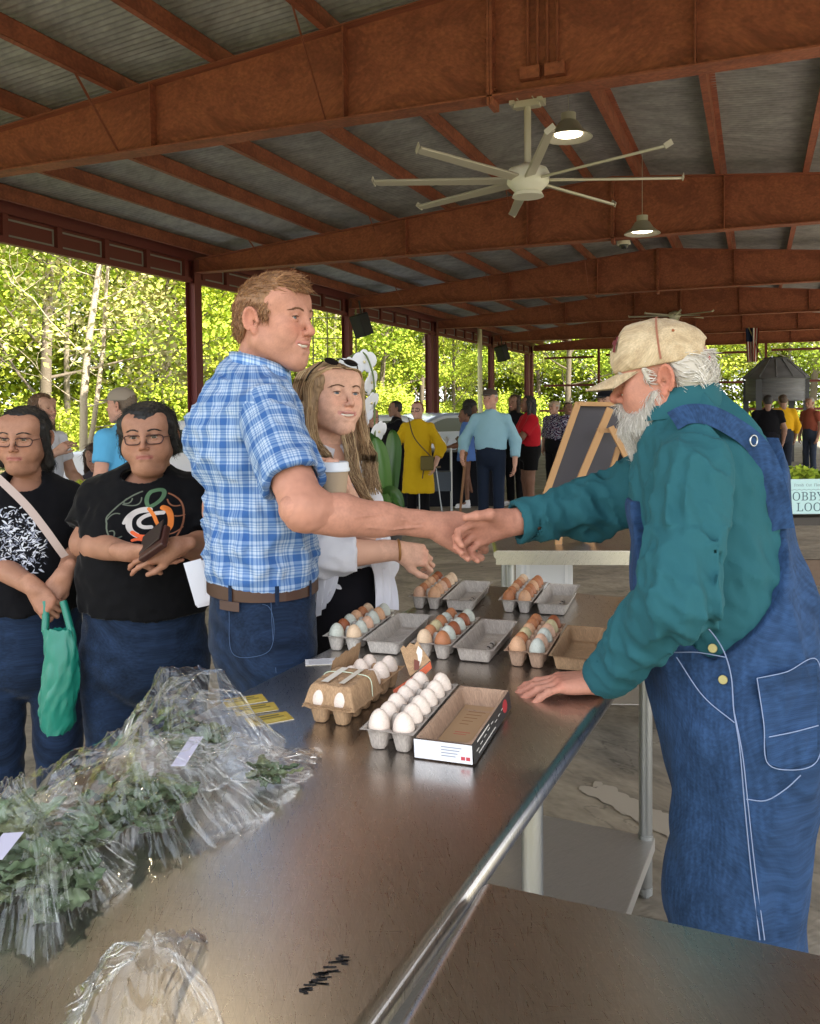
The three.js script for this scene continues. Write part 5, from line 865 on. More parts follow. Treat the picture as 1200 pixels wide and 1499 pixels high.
  const ov = sdfMesh(ovP, 0.0085, { clip: (x, y, z) => (y - edge(x, y, z)) * 0.6, disp: (x, y, z) => 0.012 * (Math.abs(noise3(x * 5, y * 2.2, z * 5)) - 0.35) + 0.006 * noise3(x * 11, y * 6, z * 11), uv: (x, y, z) => [x + z, y] });
  part('overalls', toLocal(ov, base), denim, person);
  const OQ = compile(ovP);
  // a point on the overalls' surface seen along the picture ray
  const onQ = (Q, x, y, lift = 0.004) => { const o = camera.position, d = P(x, y, 1).sub(o).normalize(); let t = 1.1; for (let i = 0; i < 80; i++) { const e = unionD(Q, o.x + d.x * t, o.y + d.y * t, o.z + d.z * t); if (e < 0.001) break; t += e * 0.7; } return o.clone().addScaledVector(d, t - lift); };
  const SQ = bodyQ;
  // straps over the shoulder
  const strapPts = [[984, 616], [1004, 606], [1034, 606], [1070, 622], [1108, 652], [1132, 705], [1146, 775]].map(([x, y]) => onQ(SQ, x, y, 0.002));
  const ribbon = (pts, w, lift = 0) => { const c = new THREE.CatmullRomCurve3(pts), n = 40, pos = [], idx = [], uv = []; for (let i = 0; i <= n; i++) { const p = c.getPoint(i / n), t = c.getTangent(i / n), nm = camera.position.clone().sub(p).normalize().add(V(0, 0.5, 0)).normalize(), s = t.clone().cross(nm).normalize(); for (const k of [-1, 0, 1]) { const q = p.clone().addScaledVector(s, k * w / 2).addScaledVector(nm, k ? -0.002 : 0.003); pos.push(q.x, q.y, q.z); uv.push(k * w / 2, i / n * 0.6); } if (i) for (let k = 0; k < 2; k++) { const a = (i - 1) * 3 + k; idx.push(a, a + 1, a + 3, a + 1, a + 4, a + 3); } } const g = new THREE.BufferGeometry(); g.setAttribute('position', new THREE.Float32BufferAttribute(pos, 3)); g.setAttribute('uv', new THREE.Float32BufferAttribute(uv, 2)); g.setIndex(idx); g.computeVertexNormals(); return g; };
  const strap = part('strap', toLocal(ribbon(strapPts, 0.045), base), denim, person);
  part('buckle', toLocal(new THREE.TorusGeometry(0.011, 0.002, 6, 14).rotateY(0.9).translate(...onQ(SQ, 1103, 645, 0.01).toArray()), base), std(hex('#b9bcc0'), 0.3, 1), strap);
  // seams, buttons, pockets traced on the cloth
  const seam = (list, r = 0.0012, n = 60) => part('seam', toLocal(tube(list.map(([x, y]) => onQ(OQ, x, y, 0.0065)), r, 4, n), base), seamMat, person);
  const poly = (list) => { seam(list); seam(list.map(([x, y]) => [x + 5, y + 2])); };
  seam([[1022, 905], [1045, 930], [1060, 955], [1070, 990], [1074, 1040], [1082, 1090], [1090, 1180], [1100, 1280], [1112, 1376]], 0.0013, 90); seam([[1075, 1045], [1086, 1100], [1095, 1180], [1106, 1280], [1119, 1376]], 0.0012, 80);
  seam([[985, 955], [1020, 955], [1062, 962]]); seam([[990, 962], [1030, 1020], [1075, 1058]]);
  const pocketFace = (pts, name) => { const g = new THREE.BufferGeometry(), P3 = pts.map(([x, y]) => onQ(OQ, x, y, 0.012)), c = P3.reduce((a, b) => a.clone().add(b), V(0, 0, 0)).divideScalar(P3.length), v = []; for (let i = 0; i < P3.length; i++) v.push(c, P3[i], P3[(i + 1) % P3.length]); g.setFromPoints(v); g.setAttribute('uv', new THREE.Float32BufferAttribute(v.flatMap((q) => [q.x + q.z, q.y]), 2)); g.computeVertexNormals(); const m = part(name, toLocal(g, base), denim, person); part('stitching', toLocal(tube([...P3, P3[0]].map((q) => q.clone().addScaledVector(camera.position.clone().sub(q).normalize(), 0.003)), 0.0011, 4, 90), base), seamMat, m); return m; };
  pocketFace([[1108, 993], [1150, 984], [1196, 966], [1196, 1114], [1150, 1127], [1124, 1118], [1118, 1060]], 'hip_pocket');
  seam([[1120, 1080], [1160, 1072], [1198, 1062]]); seam([[1092, 1170], [1120, 1172], [1150, 1155], [1172, 1135]], 0.0012, 40);
  for (const [x, y] of [[1043, 949], [1058, 995]]) { const p = onQ(OQ, x, y, 0.009); const d = camera.position.clone().sub(p).normalize(); part('button', toLocal(new THREE.CylinderGeometry(0.0085, 0.0095, 0.006, 18).applyQuaternion(new THREE.Quaternion().setFromUnitVectors(V(0, 1, 0), d)).translate(p.x, p.y, p.z), base), std(hex('#8d8358'), 0.4, 0.9), person); }
  shoes(person, J, f, base, std(hex('#3a2c22'), 0.7), '#222');
}

// ---------- a person from joints, for everyone else ----------
function makePerson({ label, group: grp, J, f, l, skin, HM, head = {}, tone = {}, cell = 0.01, headCell = 0.0032, handCell = 0.0035, top, bottom, hands = {}, shoe, eyes = '#2a2018', hair, arm = 1, bodyR = 1, base }) {
  base = base ?? J.pelvis.clone().setY(0);
  const person = thing('person', label, 'person', base, 0, grp), HP = headPrims(head);
  const gs = [sdfMesh(HP, headCell, { color: skinPaint(skin, tone) }).applyMatrix4(HM)];
  const ac = (x, y, z) => mul3(skin, 1 + 0.08 * noise3(x * 14, y * 14, z * 14));
  const b = bodyR;
  const lim = [cap(J.neck, J.chest, 0.05, 0.1 * b, { k: 0.04 }), cap(J.chest, J.waist, 0.1 * b, 0.1 * b, { k: 0.05 }), cap(J.waist, J.pelvis, 0.1 * b, 0.11 * b, { k: 0.05 })];
  for (const s of ['L', 'R']) { const fa = J['el' + s].clone().lerp(J['wr' + s], 0.3); lim.push(cap(J.neck.clone().add(V(0, -0.05, 0)), J['sh' + s], 0.04, 0.042 * arm, { k: 0.03 }), cap(J['sh' + s], J['el' + s], 0.048 * arm, 0.042 * arm, { k: 0.02 }), cap(J['el' + s], fa, 0.042 * arm, 0.043 * arm, { k: 0.02 }), cap(fa, J['wr' + s], 0.043 * arm, 0.027 * Math.sqrt(arm), { k: 0.02 })); }
  lim.push(...legsAndFeet(J, 0.075 * b));
  gs.push(sdfMesh(lim, cell, { color: ac }));
  for (const s of ['L', 'R']) if (hands[s]) gs.push(hand(hands[s].M, skin, { side: s === 'R' ? -1 : 1, ...hands[s] }, handCell, [cap(J['el' + s].clone().lerp(J['wr' + s], 0.35), J['wr' + s].clone(), 0.0395 * arm, 0.0275 * Math.sqrt(arm), { k: 0.02 })]));
  part('body', toLocal(joinGeo(gs), base), skinMat, person);
  if (eyes) eyeParts(person, HM.clone().premultiply(new THREE.Matrix4().makeTranslation(-base.x, -base.y, -base.z)), eyes);
  if (top) {
    const t = top, P2 = [cap(J.chest, J.belly ?? J.chest.clone().lerp(J.waist, 0.6), t.chest, t.belly ?? t.chest, { n: f, s: t.s ?? 0.72, k: 0.05 }), cap(J.belly ?? J.chest.clone().lerp(J.waist, 0.6), t.hem, t.belly ?? t.chest, t.hemR, { n: f, s: t.hs ?? t.s ?? 0.72, k: 0.05, cutB: true }), cap(J.neck.clone().add(V(0, t.neckY ?? -0.03, 0)), J.chest, t.neckR ?? 0.065, t.chest * 0.7, { k: 0.05 })];
    for (const s of ['L', 'R']) {
      P2.push(cap(J.neck.clone().add(V(0, -0.05, 0)), J['sh' + s], 0.05, t.sh ?? 0.06, { k: 0.05 }));
      const q = Math.min(1, t.sleeve), e = J['sh' + s].clone().lerp(J['el' + s], q);
      P2.push(cap(J['sh' + s], e, t.sh ?? 0.065, t.cuff ?? 0.07, { k: 0.03, cutB: t.sleeve <= 1 }));
      if (t.sleeve > 1) P2.push(cap(J['el' + s], J['el' + s].clone().lerp(J['wr' + s], t.sleeve - 1), t.cuff ?? 0.06, t.cuff2 ?? 0.05, { k: 0.03, cutB: true }));
    }
    if (t.bust) for (const s of [1, -1]) P2.push(ell(J.chest.clone().addScaledVector(l, s * t.bust[1]).addScaledVector(f, t.bust[2]).add(V(0, t.bust[3] ?? -0.03, 0)), V(t.bust[0], t.bust[0], t.bust[0]), { k: 0.06 }));
    if (t.neckCut) P2.push(ell(J.neck.clone().addScaledVector(f, t.neckCut[0]).add(V(0, t.neckCut[1], 0)), V(...t.neckCut[2]), { neg: true, k: 0.006 }));
    if (t.extra) P2.push(...t.extra);
    part(t.name ?? 'shirt', toLocal(sdfMesh(P2, t.cell ?? cell * 0.9, { disp: (x, y, z) => (t.fold ?? 0.008) * (Math.abs(noise3(x * 7, y * 9 + x * 4, z * 7)) - 0.35) + 0.002 * noise3(x * 24, y * 24, z * 24), uv: t.uv ?? ((x, y, z) => [x + z, y]), clip: t.clip }), base), t.mat, person);
  }
  if (bottom) { const bt = bottom; part(bt.name ?? 'trousers', toLocal(sdfMesh([...trousers(J, { f, ...bt }), ...(bt.extra ?? [])], cell, { disp: (x, y, z) => 0.005 * (Math.abs(noise3(x * 7, y * 12, z * 7)) - 0.3), uv: (x, y, z) => [x + z, y], clip: bt.clip }), base), bt.mat, person); }
  if (shoe) shoes(person, J, f, base, shoe.mat, shoe.sole, shoe.s ?? 0.92);
  if (hair) hair(person, HM, base, compile(HP));
  return { person, base, HP };
}
const hairPart = (person, HM, base, geos, name = 'hair') => part(name, toLocal(joinGeo(geos).applyMatrix4(HM), base), hairMat, person);
const mkHand = (z, y, at, s = 1) => { z = z.clone().normalize(); y = y.clone().addScaledVector(z, -y.dot(z)).normalize(); const x = y.clone().cross(z); return new THREE.Matrix4().makeBasis(x, y, z).scale(V(s, s, s)).setPosition(at); };
function legs(J, f, l, w = 0.085, bend = 0.02) { for (const [s, q] of [['L', 1], ['R', -1]]) { const h = J.pelvis.clone().addScaledVector(l, w * q).add(V(0, -0.03, 0)); J['hip' + s] = h; J['kn' + s] = h.clone().setY(J.pelvis.y * 0.53).addScaledVector(f, bend); J['an' + s] = h.clone().setY(0.09); J['toe' + s] = J['an' + s].clone().setY(0.03).addScaledVector(f, 0.15); } }
// spectacles in head space
function spectacles(person, HM, base, c, { w = 0.026, h = 0.0165, y = 0.006, gap = 0.034, z = 0.097, r = 0.0022 } = {}, grp) {
  const rim = (s) => { const pts = []; for (let i = 0; i < 20; i++) { const a = i / 20 * 6.2832, cx = Math.sign(Math.cos(a)) * Math.pow(Math.abs(Math.cos(a)), 0.6) * w, cy = Math.sign(Math.sin(a)) * Math.pow(Math.abs(Math.sin(a)), 0.65) * h * (Math.sin(a) < 0 ? 1 : 0.85); pts.push(V(s * gap + cx * (Math.sin(a) < 0 ? 0.9 : 1), y + cy, z - Math.abs(s * gap + cx) ** 2 * 3.2)); } return tube(pts, r, 5, 60, true); };
  const o = group('glasses', person), put = (n, g, m) => part(n, toLocal(g.applyMatrix4(HM), base), m, o), fm = std(hex(c), 0.4, 0.0);
  put('rim', rim(1), fm); put('rim', rim(-1), fm);
  put('bridge', tube([V(-0.009, y + 0.005, z), V(0, y + 0.0085, z + 0.002), V(0.009, y + 0.005, z)], 0.0015, 5, 10), fm);
  for (const s of [1, -1]) { put('temple', tube([V(s * 0.059, y + 0.005, z - 0.012), V(s * 0.074, y + 0.006, 0.05), V(s * 0.083, y + 0.008, -0.005)], 0.0014, 5, 12), fm); const ls = new THREE.Shape(); for (let i = 0; i <= 24; i++) { const a = i / 24 * 6.2832, X = Math.sign(Math.cos(a)) * Math.pow(Math.abs(Math.cos(a)), 0.6) * w, Y = Math.sign(Math.sin(a)) * Math.pow(Math.abs(Math.sin(a)), 0.65) * h * 0.9; i ? ls.lineTo(X, Y) : ls.moveTo(X, Y); } put('lens', new THREE.ShapeGeometry(ls, 6).rotateY(s * 0.25).translate(s * gap, y, z - 0.0045), lensMat); }
}
const lensMat = phys(hex('#ffffff'), { transmission: 1, roughness: 0.02, thickness: 0, ior: 1.25 });
// hair streak colour
const streak = (c, amp = 0.3, fx = 150, fy = 25) => (x, y, z) => mul3(c, 1 + amp * noise3(x * fx, y * fy, z * fx));

// ---------- blonde woman in white ----------
{
  reseed(601);
  const Z = 2.66, f = dirOf(0.85, -0.5), l = dirOf(0.5, 0.85);
  const J = { neck: P(478, 662, Z), chest: P(484, 735, Z), belly: P(492, 790, Z), waist: P(498, 840, Z), pelvis: P(503, 905, Z), shR: P(440, 702, Z - 0.12), elR: P(470, 812, Z - 0.2), wrR: P(583, 806, Z - 0.16), shL: P(516, 700, Z + 0.15), elL: P(549, 826, Z + 0.02), wrL: P(510, 730, Z - 0.2) };
  legs(J, f, l, 0.085);
  const hf = dirOf(0.62, -0.78, 0.1), HM = frame(hf, V(0, 1, 0).addScaledVector(flatRight, 0.06), P(485, 585, Z - 0.02), 0.99).multiply(new THREE.Matrix4().makeScale(1.05, 0.96, 1)), skin = [0.63, 0.36, 0.26];
  const white = cloth(hex('#d9d9e2'), 0.85, { side: THREE.DoubleSide }), dark = cloth(hex('#17161b'), 0.9);
  const { person, base, HP } = makePerson({
    label: 'blonde woman in a white shirt holding a paper coffee cup beside the tall man', J, f, l, skin, HM, head: { jaw: 0.92, cheek: 1.06, nose: 0.84, smile: 1, open: 0.9, squint: 0.5, neckR: 0.046, brow: 0.7 }, tone: { flush: 0.14, lips: [0.5, 0.2, 0.18], mouth: 1 }, eyes: '#43525a', cell: 0.008,
    top: { mat: white, chest: 0.148, belly: 0.14, hem: J.waist.clone().add(V(0, -0.06, 0)), hemR: 0.15, s: 0.78, sleeve: 1.42, sh: 0.062, cuff: 0.064, cuff2: 0.06, fold: 0.014, bust: [0.062, 0.07, 0.07, -0.02], neckCut: [0.08, -0.06, [0.05, 0.085, 0.07]] },
    bottom: { mat: dark, hip: 0.15, hipS: 0.85, thigh: 0.095, knee: 0.07, hem: 0.06, waistY: 0.03 }, shoe: { mat: std(hex('#d8d4d0'), 0.6) },
    hands: { R: { M: mkHand(dirOf(0.95, 0.2, -0.25), dirOf(0.1, -0.8, 0.6), J.wrR, 0.92), curl: [0.75, 0.8, 0.85, 0.9], thumb: [0.6, 0.3, 0.3] }, L: { M: mkHand(dirOf(-0.35, -0.12, 0.93), dirOf(0.75, 0.66, 0.1), J.wrL, 0.92), curl: [[0.35, 0.75, 0.55], [0.4, 0.75, 0.55], [0.42, 0.75, 0.55], [0.45, 0.75, 0.55]], thumb: [0.75, 0.35, 0.3], thumbDrop: 0.55, side: 1 } },
    hair: (person, HM, base, Q) => {
      const B = new Bunch(), cs = ['#a88a66', '#8a6c4c', '#c2a680', '#75593f', '#b39570', '#957652'].map(colv);
      const base0 = sdfMesh([ell(V(0, 0.045, -0.018), V(0.082, 0.083, 0.099), { k: 0.02 }), ...mir((s) => cap(V(s * 0.06, 0.05, 0.045), V(s * 0.075, -0.03, 0.005), 0.026, 0.022, { k: 0.02 })), ...mir((s) => cap(V(s * 0.075, -0.03, 0.0), V(s * 0.085, -0.16, -0.005), 0.025, 0.028, { k: 0.03 })), cap(V(0, 0, -0.07), V(0, -0.16, -0.08), 0.06, 0.06, { k: 0.03 })], 0.0045, { clip: (x, y, z) => (z > 0.0 && y > -0.12 ? (0.004 + 0.028 * sstep(0.03, 0.1, y) * 0 - (Math.abs(x) - lerp(0.058, 0.0, sstep(0.03, 0.095, y)) + (z < 0.045 ? 0.02 : 0))) * (z > 0.03 ? 1 : 0.2) : -1) , disp: (x, y, z) => 0.004 * noise3(x * 70, y * 12, z * 70), color: streak([0.27, 0.17, 0.09], 0.35) });
      // long locks from the parting down past the shoulders
      for (let i = 0; i < 1700; i++) {
        const s = rnd() < 0.5 ? 1 : -1, a = rnd(), zz = lerp(0.075, -0.09, a), p0 = V(s * rr(0.004, 0.02), 0.118 - 0.25 * (zz + 0.02) ** 2 * 8 * (zz > 0 ? 1.4 : 0.5), zz), side = rr(0.85, 1.2);
        const front = a < 0.45, len = rr(0.75, 1.05);
        const pts = [p0, V(s * 0.05 * side, 0.1 - (front ? 0.012 : 0), zz * 0.95 + 0.003), V(s * 0.079 * side, 0.045, zz * (front ? 0.55 : 0.8)), V(s * 0.084 * side, -0.03, zz * 0.3 - 0.005 + (front ? 0.016 : -0.02)), V(s * 0.088 * side, -0.12, (front ? 0.03 : -0.05) + rr(-0.015, 0.015)), V(s * (0.075 + rr(-0.02, 0.03)), -0.19, (front ? 0.07 : -0.07) + rr(-0.02, 0.02)), V(s * (0.065 + rr(-0.025, 0.03)), -0.19 - 0.12 * len, (front ? 0.10 : -0.08) + rr(-0.02, 0.02))];
        const c = new THREE.CatmullRomCurve3(pts).getPoints(16); B.add(lock(c, rr(0.0013, 0.0026), 0.0006, 3), cs[Math.floor(rnd() * cs.length)]);
      }
      browLocks(B, Q, colv('#6a4a34'), { thick: 0.75, arch: 0.005 }); lashLine(B, colv('#221814'), 0.5);
      hairPart(person, HM, base, [base0, B.geo()]);
    },
  });
  const teeth = sdfMesh([ell(V(0, -0.0585, 0.0835), V(0.024, 0.006, 0.0095), { k: 0.001 })], 0.002).applyMatrix4(HM); part('teeth', toLocal(teeth, base), teethMat, person);
  // long lock falling in front of the shoulder to the chest
  const LB = new Bunch(), cs2 = ['#a88a66', '#8a6c4c', '#c2a680', '#75593f', '#d0b48c'].map(colv);
  for (let i = 0; i < 300; i++) { const o = () => rr(-9, 9), pts = [[500 + o(), 612 + o()], [512 + o(), 655 + o() * 0.6], [518 + o(), 690], [528 + o(), 715], [541 + o() * 0.8, 738 + o() * 0.8]].map(([x, y], k) => P(x, y, Z - 0.06 - 0.03 * k + rr(-0.02, 0.02))); LB.add(lock(new THREE.CatmullRomCurve3(pts).getPoints(14), rr(0.0012, 0.0022), 0.0005, 3), cs2[i % 5]); }
  part('hair', toLocal(LB.geo(), base), hairMat, person);
  const put = (n, g, m, par = person) => part(n, toLocal(g, base), m, par);
  for (const s of [1, -1]) put('earring', new THREE.SphereGeometry(0.006, 10, 8).translate(s * 0.09, -0.036, 0.004).applyMatrix4(HM), std(hex('#d9b878'), 0.25, 0.9));
  { const g = new THREE.TorusGeometry(0.031, 0.0042, 8, 26); g.applyQuaternion(new THREE.Quaternion().setFromUnitVectors(V(0, 0, 1), J.wrR.clone().sub(J.elR).normalize())).translate(...J.wrR.toArray()); put('bracelet', g, std(hex('#9a6b3a'), 0.5, 0.3)); }
  // open shirt tails falling over the dark top
  const tail = (pts, m) => { const pos = [], idx = []; const A = new THREE.CatmullRomCurve3(pts.map((q) => q[0])), C = new THREE.CatmullRomCurve3(pts.map((q) => q[1])); for (let i = 0; i <= 20; i++) for (let k = 0; k <= 10; k++) { const p = A.getPoint(i / 20).lerp(C.getPoint(i / 20), k / 10).addScaledVector(f, 0.008 * Math.sin(k * 1.7 + i * 0.2)); pos.push(p.x, p.y, p.z); if (i && k) { const a = (i - 1) * 11 + k - 1; idx.push(a, a + 1, a + 11, a + 1, a + 12, a + 11); } } const g = new THREE.BufferGeometry(); g.setAttribute('position', new THREE.Float32BufferAttribute(pos, 3)); g.setIndex(idx); g.computeVertexNormals(); g.setAttribute('uv', new THREE.Float32BufferAttribute(new Float32Array(pos.length / 3 * 2), 2)); put('shirt_tail', g, white); };
  tail([[P(538, 815, Z - 0.1), P(572, 812, Z - 0.02)], [P(546, 850, Z - 0.12), P(578, 850, Z - 0.03)], [P(552, 890, Z - 0.12), P(581, 893, Z - 0.04)]]);
  tail([[P(462, 800, Z - 0.2), P(508, 810, Z - 0.2)], [P(462, 850, Z - 0.2), P(494, 850, Z - 0.21)], [P(464, 905, Z - 0.2), P(480, 880, Z - 0.21)]]);
  // sunglasses pushed up on the hair
  const sg = thing('sunglasses', 'dark sunglasses pushed up on the blonde hair', 'sunglasses', HM.clone().multiply(new THREE.Matrix4().makeTranslation(0, 0.1, 0.03)).elements && V(0, 0, 0).applyMatrix4(HM)), SM = HM.clone().multiply(new THREE.Matrix4().makeTranslation(0, 0.078, 0.022)).multiply(new THREE.Matrix4().makeRotationX(-0.75)).premultiply(new THREE.Matrix4().makeTranslation(...sg.position.clone().negate().toArray())), black = std(hex('#141214'), 0.15);
  for (const s of [1, -1]) { part('lens', new THREE.SphereGeometry(0.03, 16, 10, 0, 6.2832, 0, 0.95).rotateX(Math.PI / 2).scale(1, 0.78, 0.45).translate(s * 0.034, 0, 0.045).applyMatrix4(SM), black, sg); part('temple', tube([V(s * 0.058, 0.004, 0.05), V(s * 0.086, 0.0, 0.0), V(s * 0.088, -0.01, -0.06)], 0.0022, 5, 12).applyMatrix4(SM), black, sg); }
  part('bridge', tube([V(-0.012, 0.006, 0.056), V(0, 0.01, 0.058), V(0.012, 0.006, 0.056)], 0.0025, 5, 8).applyMatrix4(SM), black, sg);
  // coffee cup
  const cp = P(490, 708, Z - 0.28), cup = thing('coffee_cup', 'tan paper coffee cup with white lid held by the blonde woman', 'cup', cp), k = 2.38 / 1250;
  part('cup_body', new THREE.LatheGeometry([[0.0001, 0], [0.029, 0], [0.0295, 0.002], [0.0385, 0.082], [0.0395, 0.085]].map((q) => new THREE.Vector2(...q)), 32).translate(0, -0.045, 0), std(hex('#b09a80'), 0.75), cup);
  part('cup_lid', new THREE.LatheGeometry([[0.0415, 0.08], [0.0425, 0.082], [0.0425, 0.088], [0.0405, 0.09], [0.039, 0.104], [0.036, 0.107], [0.034, 0.104], [0.0001, 0.103]].map((q) => new THREE.Vector2(...q)), 32).translate(0, -0.045, 0), std(hex('#dfe3ea'), 0.4), cup);
}

// ---------- woman in the black tee with the clef print ----------
const blackTee = (m) => cloth(hex('#ffffff'), 0.9, { map: m, bumpMap: null });
const clef = canvasTex(512, 512, (c, w, h) => {
  c.fillStyle = '#0f0f12'; c.fillRect(0, 0, w, h); c.lineCap = 'round'; c.lineJoin = 'round';
  const X = (x) => 56 + (x - 110) * 0.44, Y = (y) => 60 + (y - 200) * 0.44 * 1.35;
  const stroke = (col, lw, pts) => { c.strokeStyle = col; c.lineWidth = lw * 1.45; c.beginPath(); pts.forEach((p, i) => (i ? c.quadraticCurveTo(X(p[0]), Y(p[1]), X(p[2] ?? p[0]), Y(p[3] ?? p[1])) : c.moveTo(X(p[0]), Y(p[1])))); c.stroke(); };
  const grn = '#4f6b52', org = '#d4793a', red = '#e0653f', pale = '#b9b2b0', dim = '#8a5a44', gr2 = '#5c6258';
  stroke(gr2, 6, [[500, 235], [300, 300, 150, 470], [110, 500, 140, 560], [140, 720, 300, 800]]); stroke(gr2, 5, [[390, 310], [380, 370, 300, 360], [290, 330, 330, 310]]); stroke(gr2, 5, [[500, 300], [500, 420, 290, 370]]); stroke(gr2, 5, [[140, 520], [190, 440, 270, 465]]); stroke(gr2, 5, [[180, 640], [250, 620, 230, 690], [240, 730, 310, 700]]);
  stroke(dim, 6, [[790, 265], [960, 330, 985, 520], [980, 700, 830, 790]]); stroke(dim, 5, [[780, 330], [820, 420, 920, 400]]); stroke(dim, 5, [[800, 690], [900, 690, 980, 620]]); stroke(dim, 5, [[890, 500], [930, 510, 990, 495]]);
  stroke(grn, 15, [[590, 410], [520, 300, 600, 240], [760, 190, 740, 280], [720, 350, 600, 400]]);
  stroke(pale, 13, [[570, 415], [380, 420, 330, 560]]); stroke(pale, 22, [[600, 430], [360, 430, 385, 580], [400, 660, 480, 690]]); stroke(red, 16, [[430, 660], [520, 730, 680, 690]]);
  stroke(org, 20, [[700, 690], [880, 660, 850, 520], [830, 430, 750, 410]]); stroke(pale, 16, [[640, 605], [480, 620, 500, 540], [540, 470, 760, 460]]); stroke(org, 13, [[590, 420], [700, 520, 740, 640], [745, 680, 720, 715]]);
  stroke(red, 12, [[430, 745], [500, 720, 570, 745]]); c.fillStyle = '#8f8a74'; c.fillRect(X(560), Y(735), 100, 26); c.fillStyle = '#2a2722'; c.font = 'bold 22px sans-serif'; c.fillText('OSTER', X(575), Y(735) + 21);
});
{
  reseed(701);
  const Z = 2.85, f = dirOf(0.06, -1), l = dirOf(1, 0.06);
  const J = { neck: P(216, 695, Z), chest: P(214, 755, Z), belly: P(211, 830, Z - 0.02), waist: P(211, 885, Z), pelvis: P(212, 945, Z), shR: P(152, 732, Z + 0.02), elR: P(124, 795, Z - 0.05), wrR: P(186, 808, Z - 0.29), shL: P(282, 732, Z + 0.02), elL: P(304, 800, Z - 0.05), wrL: P(258, 800, Z - 0.29) };
  legs(J, f, l, 0.105);
  const HM = frame(dirOf(0.12, -1, -0.03), V(0, 1, 0).addScaledVector(flatRight, -0.03), P(217, 642, Z - 0.06), 0.935).multiply(new THREE.Matrix4().makeScale(1.05, 0.95, 1)), skin = [0.33, 0.165, 0.108];
  const { person, base } = makePerson({
    label: 'woman in a black tee with a round clef print holding a brown wallet', J, f, l, skin, HM, head: { jaw: 0.84, cheek: 1.12, nose: 0.84, squint: 0.25, neckR: 0.056, brow: 0.5, fat: 0.75 }, tone: { flush: 0.15, lips: [0.30, 0.1, 0.09] }, cell: 0.009, arm: 1.08, bodyR: 1.25,
    top: { mat: blackTee(clef), chest: 0.185, belly: 0.205, hem: J.waist.clone().add(V(0, 0.005, 0)), hemR: 0.215, s: 0.72, hs: 0.82, sleeve: 0.72, sh: 0.08, cuff: 0.084, fold: 0.009, bust: [0.09, 0.085, 0.08, -0.05], neckCut: [0.05, 0.0, [0.07, 0.03, 0.07]], cell: 0.008, uv: (x, y, z) => { const q = V(x, y, z).sub(J.chest); return q.dot(f) > -0.02 ? [clamp((q.dot(l) - 0.035 + 0.16) / 0.32, 0.01, 0.99), clamp((q.y + 0.118) / 0.25, 0.01, 0.99)] : [0.01, 0.01]; } },
    bottom: { mat: jeansDark, hip: 0.205, hipS: 0.84, thigh: 0.112, knee: 0.085, hem: 0.075 }, shoe: { mat: std(hex('#2a2828'), 0.7) },
    hands: { R: { M: mkHand(dirOf(0.97, -0.16, -0.12), dirOf(0.0, -0.75, -0.6), J.wrR, 0.92), curl: [0.2, 0.24, 0.28, 0.3], thumb: [0.7, 0.25, 0.2], thumbDrop: -0.2 }, L: { M: mkHand(dirOf(-0.95, -0.2, -0.22), dirOf(0.1, -0.85, 0.5), J.wrL, 0.92), curl: [0.35, 0.4, 0.42, 0.45], thumb: [0.6, 0.3, 0.2] } },
    hair: (person, HM, base, Q) => {
      const B = new Bunch(), cs = ['#121011', '#1c1817', '#0c0b0c'].map(colv);
      const g = sdfMesh([ell(V(0, 0.048, -0.022), V(0.094, 0.09, 0.108), { k: 0.02 }), ...mir((s) => cap(V(s * 0.07, 0.06, 0.025), V(s * 0.083, -0.055, -0.012), 0.022, 0.009, { k: 0.02 })), cap(V(0.05, -0.02, -0.05), V(-0.05, -0.02, -0.05), 0.05, 0.05, { k: 0.03 })], 0.004, { clip: (x, y, z) => (z > 0.005 ? (lerp(0.058, -0.06, Math.pow(sstep(0.0, 0.068, Math.abs(x - 0.012)), 1.5)) - y) * 0.7 : -1), disp: (x, y, z) => 0.003 * noise3(x * 60, y * 20, z * 60), color: streak([0.006, 0.005, 0.005], 0.3) });
      combLocks(B, g, 1100, (a) => V(a.x * 2, -0.9, -0.5), 0.034, 0.001, cs, (a) => a.z < 0.03 || a.y > 0.112);
      browLocks(B, Q, colv('#1d1512'), { thick: 0.9, n: 70, y0: 0.032, arch: 0.005 }); lashLine(B, colv('#120d0b'), 0.25);
      hairPart(person, HM, base, [g, B.geo()]);
    },
  });
  spectacles(person, HM, base, '#3a1818', { w: 0.028, h: 0.0178, r: 0.0021, y: 0.003 });
  const w = thing('wallet', 'dark brown leather wallet held by the woman in the clef tee', 'wallet', P(226, 796, Z - 0.34)); const wm2 = part('wallet_cover', rbox(0.115, 0.022, 0.075, 0.006), std(hex('#3a1d18'), 0.45), w); wm2.rotation.set(0.8, 0.3, 0.45); const wm3 = part('wallet_flap', rbox(0.11, 0.006, 0.07, 0.003), std(hex('#241414'), 0.5), w); wm3.rotation.set(0.8, 0.3, 0.52); wm3.position.set(-0.014, 0.017, -0.004);
}
